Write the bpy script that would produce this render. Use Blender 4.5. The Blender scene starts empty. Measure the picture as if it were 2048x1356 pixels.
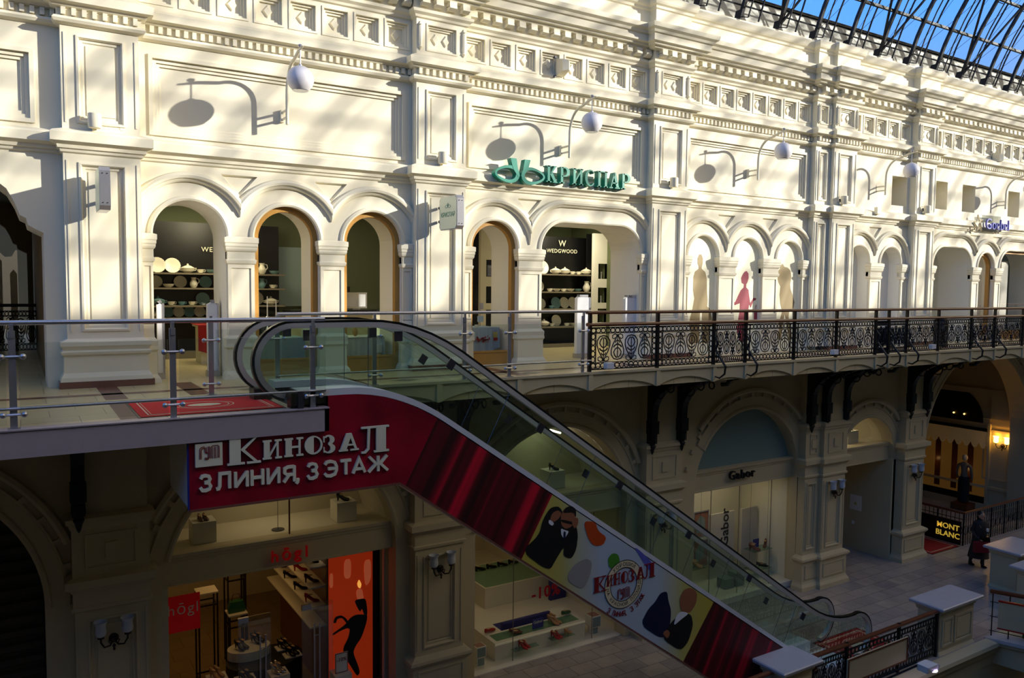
import bpy, math, random
from mathutils import Vector, Matrix, geometry
random.seed(7)
C = bpy.context.scene.collection
SC = bpy.context.scene
pi = math.pi
# ---------------------------------------------------------------- camera
FPX = 1583.9
YAW, PITCH, ROLL = [math.radians(a) for a in (32.02, -3.726, 0.592)]
EYE = 1.6
fwd = Vector((math.sin(YAW)*math.cos(PITCH), math.cos(YAW)*math.cos(PITCH), math.sin(PITCH)))
rgt = Vector((math.cos(YAW), -math.sin(YAW), 0.0))
upv = rgt.cross(fwd)
cr, sr = math.cos(ROLL), math.sin(ROLL)
RX, RY = cr*rgt + sr*upv, -sr*rgt + cr*upv
cd = bpy.data.cameras.new('camera'); cam = bpy.data.objects.new('camera', cd); C.objects.link(cam)
cd.sensor_width = 36.0; cd.lens = FPX/2048*36.0; cd.clip_start = 0.1; cd.clip_end = 400
cam.matrix_world = Matrix(((RX.x, RY.x, -fwd.x, 0), (RX.y, RY.y, -fwd.y, 0), (RX.z, RY.z, -fwd.z, EYE), (0, 0, 0, 1)))
SC.camera = cam
def W(px, py, Y=None, Z=None, X=None):
    """point of the photograph (pixels of the 2048x1356 frame) on a plane of the building"""
    d = RX*((px-1024)/FPX) + RY*((678-py)/FPX) + fwd
    if Y is not None: t = Y/d.y
    elif Z is not None: t = (Z-EYE)/d.z
    else: t = X/d.x
    return Vector((d.x*t, d.y*t, d.z*t+EYE))
# ---------------------------------------------------------------- light
SUN = Vector((1.35, -1.0, 0.48)).normalized()
w = bpy.data.worlds.new('world'); SC.world = w; w.use_nodes = True
nt = w.node_tree; nt.nodes.clear()
tc = nt.nodes.new('ShaderNodeTexCoord'); sp = nt.nodes.new('ShaderNodeSeparateXYZ'); nt.links.new(tc.outputs['Generated'], sp.inputs[0])
rp = nt.nodes.new('ShaderNodeValToRGB'); nt.links.new(sp.outputs[2], rp.inputs[0])
e = rp.color_ramp.elements; e[0].position = 0.0; e[0].color = (.52, .47, .38, 1); e[1].position = 1.0; e[1].color = (.10, .25, .62, 1)
x = e.new(.12); x.color = (.40, .52, .72, 1)
x = e.new(.3); x.color = (.17, .56, 1.45, 1)
x = e.new(.65); x.color = (.12, .40, 1.15, 1)
# pale warm haze on the sun's side of the sky
dt = nt.nodes.new('ShaderNodeVectorMath'); dt.operation = 'DOT_PRODUCT'; dt.inputs[1].default_value = tuple(SUN); nt.links.new(tc.outputs['Generated'], dt.inputs[0])
mr = nt.nodes.new('ShaderNodeMapRange'); mr.interpolation_type = 'SMOOTHSTEP'; mr.inputs[1].default_value = .45; mr.inputs[2].default_value = .95; nt.links.new(dt.outputs['Value'], mr.inputs[0])
mx = nt.nodes.new('ShaderNodeMix'); mx.data_type = 'RGBA'; mx.inputs[7].default_value = (2.1, 1.65, 1.05, 1); nt.links.new(mr.outputs[0], mx.inputs[0]); nt.links.new(rp.outputs[0], mx.inputs[6])
bg = nt.nodes.new('ShaderNodeBackground'); bg.inputs[1].default_value = 0.95
wo = nt.nodes.new('ShaderNodeOutputWorld')
nt.links.new(mx.outputs[2], bg.inputs[0]); nt.links.new(bg.outputs[0], wo.inputs[0])
sl = bpy.data.lights.new('sun', 'SUN'); sl.energy = 8.7; sl.angle = math.radians(.7); sl.color = (1.0, 0.93, 0.81)
so = bpy.data.objects.new('sun', sl); C.objects.link(so); so.rotation_euler = SUN.to_track_quat('Z', 'Y').to_euler()
so.location = (30, -20, 25)
vs = SC.view_settings
SC.display_settings.display_device = 'sRGB'
vs.view_transform = 'Standard'; vs.look = 'None'; vs.gamma = 1.0; vs.exposure = 0.0; vs.use_curve_mapping = False
SC.cycles.use_denoising = True
SC.cycles.max_bounces = 8; SC.cycles.transparent_max_bounces = 24; SC.cycles.diffuse_bounces = 3
SC.cycles.caustics_reflective = False; SC.cycles.caustics_refractive = False
SC.cycles.sample_clamp_indirect = 4.0
LAMP = .20
def area(name, loc, size, power, color=(1, .82, .58), rot=(0, 0, 0), sy=None):
    power = power*LAMP
    l = bpy.data.lights.new(name, 'AREA'); l.energy = power; l.size = size; l.color = color
    if sy: l.shape = 'RECTANGLE'; l.size_y = sy
    o = bpy.data.objects.new(name, l); o.location = loc; o.rotation_euler = rot; C.objects.link(o); return o
def point(name, loc, power, color=(1, .7, .35), r=.05):
    power = power*LAMP
    l = bpy.data.lights.new(name, 'POINT'); l.energy = power; l.color = color; l.shadow_soft_size = r
    o = bpy.data.objects.new(name, l); o.location = loc; C.objects.link(o); return o
# ---------------------------------------------------------------- materials
def lin(c):
    return tuple((v/255/12.92 if v/255 <= .04045 else ((v/255+.055)/1.055)**2.4) for v in c)
M = {}
def mat(name, col, rough=.6, metal=0.0, var=0.0, scale=4.0, bump=0.0, emit=None, estr=0.0, spec=.5, srgb=True):
    m = bpy.data.materials.new(name); m.use_nodes = True; n = m.node_tree.nodes; l = m.node_tree.links
    p = n['Principled BSDF']; c = lin(col) if srgb else col
    p.inputs['Base Color'].default_value = (*c, 1); p.inputs['Roughness'].default_value = rough
    p.inputs['Metallic'].default_value = metal; p.inputs['Specular IOR Level'].default_value = spec
    tc = n.new('ShaderNodeTexCoord')
    ns = n.new('ShaderNodeTexNoise'); ns.inputs['Scale'].default_value = scale; ns.inputs['Detail'].default_value = 5
    l.new(tc.outputs['Object'], ns.inputs['Vector'])
    v = max(var, .02)
    mx = n.new('ShaderNodeMix'); mx.data_type = 'RGBA'
    mx.inputs[6].default_value = (*[x*(1-v) for x in c], 1); mx.inputs[7].default_value = (*[min(1, x*(1+v)) for x in c], 1)
    l.new(ns.outputs['Fac'], mx.inputs[0]); l.new(mx.outputs[2], p.inputs['Base Color'])
    if bump:
        b = n.new('ShaderNodeBump'); b.inputs['Strength'].default_value = bump; b.inputs['Distance'].default_value = .01
        l.new(ns.outputs['Fac'], b.inputs['Height']); l.new(b.outputs[0], p.inputs['Normal'])
    if emit:
        p.inputs['Emission Color'].default_value = (*lin(emit), 1); p.inputs['Emission Strength'].default_value = estr
    M[name] = m; return m
def glassmat(name, tint=(.9, .97, .93), refl=.08, rough=.0, edge=.7):
    m = bpy.data.materials.new(name); m.use_nodes = True; n = m.node_tree.nodes; l = m.node_tree.links; n.clear()
    o = n.new('ShaderNodeOutputMaterial'); t = n.new('ShaderNodeBsdfTransparent'); g = n.new('ShaderNodeBsdfGlossy')
    t.inputs[0].default_value = (*tint, 1); g.inputs['Roughness'].default_value = max(rough, .02); g.inputs['Color'].default_value = (1, 1, 1, 1)
    f = n.new('ShaderNodeLayerWeight'); f.inputs[0].default_value = .25
    mm = n.new('ShaderNodeMapRange'); mm.inputs[3].default_value = refl; mm.inputs[4].default_value = edge
    l.new(f.outputs['Fresnel'], mm.inputs[0])
    mx = n.new('ShaderNodeMixShader'); l.new(mm.outputs[0], mx.inputs[0]); l.new(t.outputs[0], mx.inputs[1]); l.new(g.outputs[0], mx.inputs[2])
    l.new(mx.outputs[0], o.inputs[0]); M[name] = m; return m
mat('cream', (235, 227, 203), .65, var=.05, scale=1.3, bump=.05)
mat('cream_shaded', (196, 182, 146), .6, var=.06, scale=1.5, bump=.05)  # same cream paint, darkened to put the lower storey's shade into it
mat('dark_hall', (120, 106, 80), .8)
mat('passage_dim', (112, 92, 56), .7, var=.1)  # brown carries the shade of the unlit cream passage walls
mat('cream_metal', (205, 195, 172), .5, var=.2, scale=3)
mat('white_paint', (236, 232, 222), .5, var=.02)
mat('white_plastic', (225, 225, 228), .35)
mat('globe_white', (225, 222, 228), .3)
mat('soffit_white', (232, 230, 222), .5)
mat('steel', (196, 196, 204), .27, .75, var=.05)
mat('steel_bright', (214, 212, 208), .32, .45)
mat('face_cream', (226, 230, 200), .4, emit=(226, 230, 200), estr=.12)
mat('steel_dark', (85, 85, 95), .35, .8)
mat('deck_alu', (226, 230, 236), .35, .15)
mat('fascia_grey', (176, 164, 170), .5, .1, var=.08, scale=6)
mat('rubber', (10, 9, 9), .3)
mat('iron', (22, 20, 22), .45, .3, var=.2, scale=30)
mat('roof_steel', (24, 26, 32), .6, .1)
mat('wood_oak', (186, 138, 66), .4, var=.15, scale=9)
mat('wood_rail', (104, 54, 30), .3, var=.2, scale=14)
mat('marble_dark', (118, 78, 66), .25, var=.15, scale=8)
mat('marble_cap', (190, 188, 192), .25, var=.1, scale=5)
mat('red_gloss', (170, 8, 22), .3, var=.05)
mat('red_cloth', (150, 8, 14), .8, var=.1)
mat('banner_red', (226, 16, 20), .5, emit=(220, 10, 10), estr=.05)
mat('board_grey', (196, 192, 182), .5)
mat('mat_red', (214, 14, 30), .9, var=.08, scale=30)
mat('letter_ivory', (232, 230, 205), .5)
mat('letter_edge', (60, 20, 24), .6)
mat('ink_red', (128, 16, 26), .5); mat('ink_dark', (14, 14, 18), .5); mat('ink_gold', (190, 170, 120), .5)
mat('ink_skin', (150, 95, 66), .5); mat('ink_white', (225, 228, 235), .5); mat('ink_orange', (190, 70, 20), .5)
mat('ink_green', (70, 140, 40), .5); mat('ink_blue', (14, 22, 60), .45); mat('ink_grey', (150, 148, 146), .5); mat('ink_yellow', (205, 190, 90), .5)
mat('ink_pink', (165, 58, 76), .6); mat('ink_tan', (164, 142, 96), .6); mat('ink_violet', (92, 96, 190), .5); mat('ink_sand', (222, 208, 172), .6)
mat('teal', (8, 138, 116), .35, var=.03); mat('teal_text', (60, 140, 110), .5)
mat('black_panel', (12, 12, 14), .35); mat('china', (236, 232, 214), .2); mat('china_blue', (120, 160, 165), .2)
mat('room_wall', (214, 206, 180), .7); mat('room_green', (92, 100, 70), .7); mat('room_white', (230, 228, 218), .6)
mat('shelf_grey', (120, 112, 96), .5); mat('shoe_black', (14, 10, 10), .25); mat('shoe_brown', (84, 40, 26), .35)
mat('shoe_red', (168, 22, 26), .25); mat('shoe_tan', (190, 140, 92), .35); mat('shoe_green', (30, 92, 44), .3); mat('shoe_lining', (196, 158, 110), .6)
mat('plinth_white', (228, 222, 204), .5); mat('linen', (224, 224, 222), .8, var=.05); mat('linen_blue', (176, 196, 208), .8)
mat('blue_sofa', (34, 34, 110), .7); mat('blue_card', (34, 44, 140), .4); mat('gold_text', (212, 176, 60), .4, emit=(230, 190, 70), estr=.5)
mat('green_turf', (28, 84, 30), .9, var=.4, scale=60); mat('bronze', (52, 34, 24), .4, .6); mat('brass', (190, 150, 70), .3, .8)
mat('skin', (190, 140, 112), .5); mat('coat', (46, 36, 32), .75, var=.15, scale=12); mat('hair', (20, 14, 12), .5); mat('bag_red', (120, 16, 34), .5)
mat('knit', (120, 112, 100), .8); mat('trousers', (24, 24, 28), .8); mat('curtain', (216, 196, 150), .8, emit=(200, 160, 100), estr=.05)  # curtain glows faintly in place of light from the shop window
mat('shutter', (58, 48, 36), .6); mat('silver', (225, 225, 228), .15, .9); mat('wax', (240, 236, 224), .5)
mat('book_a', (150, 70, 60), .5); mat('photo_sea', (130, 150, 150), .5); mat('photo_warm', (160, 110, 90), .5)
mat('lit_warm', (255, 226, 150), .5, emit=(255, 196, 84), estr=9.0)
mat('lit_white', (255, 255, 255), .5, emit=(255, 246, 220), estr=12.0)
mat('lit_violet', (255, 255, 255), .5, emit=(216, 196, 255), estr=14.0)
mat('frost', (196, 200, 206), .35)
mat('lunette_frost', (126, 150, 148), .3)
mat('poster_orange', (200, 66, 26), .4, emit=(210, 60, 20), estr=.22)
mat('poster_flame', (255, 190, 90), .4, emit=(255, 180, 80), estr=.7)
mat('poster_candle', (236, 130, 90), .4, emit=(230, 110, 70), estr=.25)
mat('shop_glow', (70, 46, 20), .6, emit=(200, 140, 60), estr=.07)
mat('lit_panel', (250, 244, 214), .5, emit=(250, 240, 200), estr=.06)
glassmat('glass_clear', (.93, .96, .95), .05)
glassmat('glass_green', (.70, .84, .77), .05, 0, .22)
glassmat('glass_roof', (.95, .98, 1.0), .02, 0, .12)
glassmat('glass_shop', (.93, .93, .90), .03, 0, .25)
def curtain_mat(name, tilt=.18, strength=1.0):
    """printed theatre curtain: dark and bright red folds running across the slope"""
    m = bpy.data.materials.new(name); m.use_nodes = True; n = m.node_tree.nodes; l = m.node_tree.links; p = n['Principled BSDF']
    g = n.new('ShaderNodeNewGeometry'); d = n.new('ShaderNodeVectorMath'); d.operation = 'DOT_PRODUCT'
    d.inputs[1].default_value = (math.cos(.5), 0, -math.sin(.5)) if tilt else (1, 0, .15)
    l.new(g.outputs['Position'], d.inputs[0])
    cv = n.new('ShaderNodeCombineXYZ'); l.new(d.outputs['Value'], cv.inputs[0])
    a = n.new('ShaderNodeTexNoise'); a.noise_dimensions = '3D'; a.inputs['Scale'].default_value = 3.4; a.inputs['Detail'].default_value = 2.5
    l.new(cv.outputs[0], a.inputs['Vector'])
    r = n.new('ShaderNodeValToRGB'); e = r.color_ramp.elements
    e[0].position = .40; e[0].color = (.025, 0, .002, 1); e[1].position = .64; e[1].color = (.62*strength, .002, .03, 1)
    x = e.new(.52); x.color = (.11, 0, .007, 1)
    l.new(a.outputs['Fac'], r.inputs[0]); l.new(r.outputs[0], p.inputs['Base Color']); p.inputs['Roughness'].default_value = .5
    M[name] = m
curtain_mat('print_curtain')
def flat_red():
    m = bpy.data.materials.new('print_red'); m.use_nodes = True; n = m.node_tree.nodes; l = m.node_tree.links; p = n['Principled BSDF']
    t = n.new('ShaderNodeTexCoord'); a = n.new('ShaderNodeTexNoise'); a.inputs['Scale'].default_value = 1.3; l.new(t.outputs['Object'], a.inputs[0])
    r = n.new('ShaderNodeValToRGB'); e = r.color_ramp.elements
    e[0].position = .3; e[0].color = (.16, 0, .010, 1); e[1].position = .75; e[1].color = (.42, .002, .028, 1)
    l.new(a.outputs['Fac'], r.inputs[0]); l.new(r.outputs[0], p.inputs['Base Color']); p.inputs['Roughness'].default_value = .35
    M['print_red'] = m
flat_red()
def film_mat():
    """film poster ground: yellow at both ends, pale blue-white in the middle"""
    m = bpy.data.materials.new('print_film'); m.use_nodes = True; n = m.node_tree.nodes; l = m.node_tree.links; p = n['Principled BSDF']
    g = n.new('ShaderNodeNewGeometry'); s = n.new('ShaderNodeSeparateXYZ'); l.new(g.outputs['Position'], s.inputs[0])
    r = n.new('ShaderNodeMapRange'); r.inputs[1].default_value = 6.6; r.inputs[2].default_value = 10.6; l.new(s.outputs[0], r.inputs[0])
    c = n.new('ShaderNodeValToRGB'); e = c.color_ramp.elements
    e[0].position = 0; e[0].color = (.50, .42, .06, 1); e[1].position = 1; e[1].color = (.50, .42, .06, 1)
    for q, col in ((.16, (.50, .45, .12)), (.36, (.46, .55, .66)), (.68, (.46, .55, .66)), (.84, (.52, .48, .14))):
        x = e.new(q); x.color = (*col, 1)
    l.new(r.outputs[0], c.inputs[0]); l.new(c.outputs[0], p.inputs['Base Color']); p.inputs['Roughness'].default_value = .35
    M['print_film'] = m
film_mat()
def stone_floor(name, c1, c2, c3, bw, bh, mortar, gap=.012, rough=.3):
    m = bpy.data.materials.new(name); m.use_nodes = True; n = m.node_tree.nodes; l = m.node_tree.links; p = n['Principled BSDF']
    g = n.new('ShaderNodeNewGeometry'); b = n.new('ShaderNodeTexBrick'); l.new(g.outputs['Position'], b.inputs['Vector'])
    b.inputs['Color1'].default_value = (*lin(c1), 1); b.inputs['Color2'].default_value = (*lin(c2), 1); b.inputs['Mortar'].default_value = (*lin(mortar), 1)
    b.inputs['Scale'].default_value = 1; b.inputs['Brick Width'].default_value = bw; b.inputs['Row Height'].default_value = bh; b.inputs['Mortar Size'].default_value = gap
    ns = n.new('ShaderNodeTexNoise'); ns.inputs['Scale'].default_value = 2.5; l.new(g.outputs['Position'], ns.inputs[0])
    mx = n.new('ShaderNodeMix'); mx.data_type = 'RGBA'; mx.blend_type = 'MULTIPLY'; mx.inputs[7].default_value = (*lin(c3), 1)
    l.new(ns.outputs[0], mx.inputs[0]); l.new(b.outputs[0], mx.inputs[6]); l.new(mx.outputs[2], p.inputs['Base Color'])
    p.inputs['Roughness'].default_value = rough; M[name] = m
stone_floor('paving', (168, 162, 158), (194, 184, 170), (190, 184, 190), .62, .42, (112, 108, 106), .008)
stone_floor('gallery_tile', (206, 190, 148), (214, 198, 158), (240, 236, 226), .6, .6, (150, 136, 104), .006)
stone_floor('shop_tile', (150, 128, 92), (158, 134, 98), (220, 216, 206), .6, .6, (96, 80, 56), .006)
# ---------------------------------------------------------------- mesh builder
WP = {}
class MB:
    def __init__(s): s.v = []; s.f = []; s.m = []; s.k = 0
    def mat(s, k): s.k = k; return s
    def add(s, vs, fs):
        o = len(s.v); s.v += [tuple(x) for x in vs]
        for f in fs: s.f.append([o+i for i in f]); s.m.append(s.k)
    def box(s, x0, x1, y0, y1, z0, z1):
        s.add([(x, y, z) for z in (z0, z1) for y in (y0, y1) for x in (x0, x1)],
              [(0, 2, 3, 1), (4, 5, 7, 6), (0, 1, 5, 4), (2, 6, 7, 3), (0, 4, 6, 2), (1, 3, 7, 5)])
        return s
    def chain(s, loops, closed=True, cap0=False, cap1=False):
        n = len(loops[0]); vs = [p for L in loops for p in L]; fs = []
        for a in range(len(loops)-1):
            for i in range(n if closed else n-1):
                j = (i+1) % n; fs.append((a*n+i, a*n+j, (a+1)*n+j, (a+1)*n+i))
        if cap0: fs.append(tuple(range(n)))
        if cap1: fs.append(tuple((len(loops)-1)*n+i for i in range(n)))
        s.add(vs, fs); return s
    def rect(s, x0, x1, z0, z1, steps, cap=True):
        """nested rectangle mouldings on a wall facing -Y: steps = [(inset, y), ...]"""
        L = [[(x0+i, y, z0+i), (x1-i, y, z0+i), (x1-i, y, z1-i), (x0+i, y, z1-i)] for i, y in steps]
        return s.chain(L, True, False, cap)
    def poly(s, outer, holes=(), f=lambda u, v: (u, 0, v)):
        loops = [[Vector((a, b, 0)) for a, b in L] for L in (outer, *holes)]
        flat = [p for L in loops for p in L]
        s.add([f(p.x, p.y) for p in flat], [tuple(t) for t in geometry.tessellate_polygon(loops)]); return s
    def slab(s, outer, y0, y1, holes=(), f=None):
        """2-D outline in the (x,z) plane given the thickness y0..y1"""
        f = f or (lambda u, v, y: (u, y, v))
        s.poly(outer, holes, lambda u, v: f(u, v, y0)); s.poly(outer, holes, lambda u, v: f(u, v, y1))
        for L in (outer, *holes): s.chain([[f(u, v, y0) for u, v in L], [f(u, v, y1) for u, v in L]])
        return s
    def tube(s, pts, r, n=8, closed=False, caps=True):
        P = [Vector(p) for p in pts]; loops = []; N = len(P); up = None
        rr = r if isinstance(r, (list, tuple)) else [r]*N
        for i, p in enumerate(P):
            a = P[i-1] if (i or closed) else P[i]; b = P[(i+1) % N] if (i < N-1 or closed) else P[i]
            t = (b-a).normalized()
            if up is None:
                up = Vector((0, 0, 1)) if abs(t.z) < .9 else Vector((1, 0, 0))
            sd = t.cross(up).normalized(); up = sd.cross(t).normalized()
            loops.append([p + (sd*math.cos(2*pi*k/n) + up*math.sin(2*pi*k/n))*rr[i] for k in range(n)])
        if closed: loops.append(loops[0])
        return s.chain(loops, True, caps and not closed, caps and not closed)
    def lathe(s, c, prof, n=20, axis='z'):
        c = Vector(c); L = []
        for r, h in prof:
            ring = []
            for k in range(n):
                a = 2*pi*k/n; q = (r*math.cos(a), r*math.sin(a), h)
                if axis == 'y': q = (q[0], q[2], q[1])
                if axis == 'x': q = (q[2], q[0], q[1])
                ring.append(c+Vector(q))
            L.append(ring)
        return s.chain(L, True, prof[0][0] > 1e-4, prof[-1][0] > 1e-4)
    def ball(s, c, r, n=14, sx=1, sy=1, sz=1):
        c = Vector(c); L = []
        for i in range(n//2+1):
            t = -pi/2+pi*i/(n//2)
            L.append([c+Vector((sx*r*math.cos(t)*math.cos(2*pi*k/n), sy*r*math.cos(t)*math.sin(2*pi*k/n), sz*r*math.sin(t))) for k in range(n)])
        return s.chain(L)
    def sweep(s, path, prof, closed=False):
        """moulding: path [(x,y)..] in plan walked with the outside on the right hand; prof [(outward, z)..]"""
        n = len(path); L = []
        for i in range(n):
            p = Vector(path[i]); a = Vector(path[i-1]) if (i or closed) else None; b = Vector(path[(i+1) % n]) if (i < n-1 or closed) else None
            ns = []
            if a is not None: d = (p-a).normalized(); ns.append(Vector((d.y, -d.x)))
            if b is not None: d = (b-p).normalized(); ns.append(Vector((d.y, -d.x)))
            m = ns[0] if len(ns) == 1 else (ns[0]+ns[1])/(1+ns[0].dot(ns[1]))
            L.append([(p.x+m.x*o, p.y+m.y*o, z) for o, z in prof])
        if closed: L.append(L[0])
        return s.chain(L, False)
    def arcband(s, cx, cz, prof, a0, a1, n=24, sx=1.0, sz=1.0, cut=None):
        """moulding around an arch in the wall plane: prof [(radius, y)..]"""
        L = []
        for i in range(n+1):
            row = []
            for r, y in prof:
                p, q = a0, a1
                if cut:      # mitre both ends on the vertical lines x = cut
                    if cut[1] is not None: p = max(a0, math.acos(max(-1, min(1, (cut[1]-cx)/r))))
                    if cut[0] is not None: q = min(a1, math.acos(max(-1, min(1, (cut[0]-cx)/r))))
                a = p+(q-p)*i/n
                row.append((cx+r*sx*math.cos(a), y, cz+r*sz*math.sin(a)))
            L.append(row)
        return s.chain(L, False)
    def build(s, name, mats, parent=None, smooth=False, bevel=0, at=None):
        me = bpy.data.meshes.new(name); o = bpy.data.objects.new(name, me)
        base = WP.get(parent.as_pointer(), Vector((0, 0, 0))) if parent else (Vector(at) if at else Vector((0, 0, 0)))
        me.from_pydata([(x-base.x, y-base.y, z-base.z) for x, y, z in s.v], [], s.f)
        if not isinstance(mats, (list, tuple)): mats = [mats]
        for k in mats: me.materials.append(M[k])
        if len(mats) > 1: me.polygons.foreach_set('material_index', s.m)
        me.validate(); me.update()
        if smooth:
            me.polygons.foreach_set('use_smooth', [True]*len(me.polygons))
            try: me.set_sharp_from_angle(angle=math.radians(40))
            except Exception: pass
        C.objects.link(o)
        if parent: o.parent = parent
        else: o.location = base
        WP[o.as_pointer()] = base
        if bevel:
            b = o.modifiers.new('b', 'BEVEL'); b.width = bevel; b.segments = 2; b.limit_method = 'ANGLE'
        return o
def thing(name, label, cat, loc=(0, 0, 0), group=None):
    o = bpy.data.objects.new(name, None); C.objects.link(o); o.location = loc; o.empty_display_size = .1
    WP[o.as_pointer()] = Vector(loc); return tag(o, label, cat, group)
def tag(o, label, cat, group=None, kind=None):
    o['label'] = label; o['category'] = cat
    if group: o['group'] = group
    if kind: o['kind'] = kind
    return o
def struct(o): o['kind'] = 'structure'; return o
def copy_tree(o, loc=None, parent=None, label=None, rz=None):
    c = o.copy(); C.objects.link(c)
    if parent is not None: c.parent = parent
    if loc is not None: c.location = loc
    if rz is not None: c.rotation_euler = (0, 0, rz)
    if label: c['label'] = label
    for ch in list(o.children): copy_tree(ch, parent=c)
    return c
TXT = {}
def text(b, body, size, x, z, y, depth=.01, f=None, bold=0.0, align='CENTER', sp=1.0, shear=0.0):
    """lettering standing on the wall plane (or mapped by f(u,v,d))"""
    key = (body, bold, align, sp, shear)
    if key not in TXT:
        c = bpy.data.curves.new('t', 'FONT'); c.body = body; c.align_x = align; c.size = 1; c.offset = bold; c.space_character = sp; c.shear = shear
        c.extrude = .5; c.resolution_u = 3
        o = bpy.data.objects.new('t', c); me = bpy.data.meshes.new_from_object(o)
        TXT[key] = ([tuple(v.co) for v in me.vertices], [tuple(p.vertices) for p in me.polygons])
        bpy.data.objects.remove(o); bpy.data.curves.remove(c); bpy.data.meshes.remove(me)
    vs, fs = TXT[key]
    f = f or (lambda u, v, d: (x+u, y-d, z+v))
    b.add([f(p[0]*size, p[1]*size, (p[2]+.5)*depth) for p in vs], fs)
def arc(cx, cz, r, a0, a1, n=12, sx=1, sz=1):
    return [(cx+r*sx*math.cos(a0+(a1-a0)*i/n), cz+r*sz*math.sin(a0+(a1-a0)*i/n)) for i in range(n+1)]
# ================================================================ the building shell
YW, YP, YB = 13.95, 13.74, 15.0
ZS = 2.40
ZF = -6.6
PIL = [(-6.5, -5.4, YP), (.64, 1.70, YP), (6.43, 7.49, YP), (12.32, 13.41, YP), (18.05, 18.66, YP+.04), (18.66, 19.64, YP-.08), (22.62, 23.65, YP), (31.3, 32.4, YP), (38.4, 39.5, YP)]
BAYS = [
 (-5.4, .64, [('portal', -4.3, .37)]),
 (1.70, 6.43, [('a', 2.45, .57), ('a', 4.05, .57), ('a', 5.65, .57)]),
 (7.49, 12.32, [('a', 8.28, .55), ('w', 9.42, 12.16)]),
 (13.41, 18.05, [('a', 14.17, .5), ('a', 15.75, .5), ('a', 17.32, .48)]),
 (19.64, 22.62, [('a', 20.28, .49), ('a', 21.80, .49)]),
 (23.65, 31.3, [('w', 24.0, 26.17), ('a', 27.08, .49), ('w', 27.95, 30.8)]),
 (32.4, 38.4, []),
]
def hole_outline(a):
    if a[0] == 'a':
        _, cx, r = a
        return [(cx-r, 0), (cx-r, ZS)] + arc(cx, ZS, r, pi, 0, 20)[1:] + [(cx+r, 0)]
    if a[0] == 'w':
        _, x0, x1 = a; r = .6
        return [(x0, 0), (x0, ZS)] + arc(x0+r, ZS, r, pi, pi/2, 10)[1:] + arc(x1-r, ZS, r, pi/2, 0, 10) + [(x1, 0)]
    _, x0, x1 = a       # portal with scalloped shoulders
    L = [(x0, 0), (x0, 2.35)]; R = [(x1, 0), (x1, 2.35)]
    sh = [(.0, 2.35), (.10, 2.40), (.20, 2.46), (.22, 2.56), (.30, 2.60), (.36, 2.78), (.46, 2.98), (.60, 3.10), (.78, 3.16), (.86, 3.20), (.90, 3.28), (1.0, 3.32)]
    return [(x0, 0)] + [(x0+u, v) for u, v in sh] + [(x1-u, v) for u, v in reversed(sh)] + [(x1, 0)]
wall = MB(); arch_tr = MB(); rev = MB()
def coffers(b, x0, x1, z0, z1, y, n, size=.44):
    p = (x1-x0)/n; zc = (z0+z1)/2
    for i in range(n):
        a = x0+i*p; c = a+p/2; h = size/2
        outer = [(a, y, z0), (a+p, y, z0), (a+p, y, z1), (a, y, z1)]
        L = [outer]
        for ins, dy in ((-.035, 0), (-.035, -.015), (0, -.015), (0, .035), (.04, .035), (.04, .07), (.08, .07), (.08, .105), (.12, .105)):
            k = h-ins
            L.append([(c-k, y+dy, zc-k), (c+k, y+dy, zc-k), (c+k, y+dy, zc+k), (c-k, y+dy, zc+k)])
        b.chain(L, True, False, True)
        for s, q, yy in ((.115, .085, y+.105),):
            d0 = [(c-s*.8, yy, zc), (c, yy, zc-s), (c+s*.8, yy, zc), (c, yy, zc+s)]
            d1 = [(c-q*.8, yy-.03, zc), (c, yy-.03, zc-q), (c+q*.8, yy-.03, zc), (c, yy-.03, zc+q)]
            b.chain([d0, d1], True, False, True)
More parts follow.
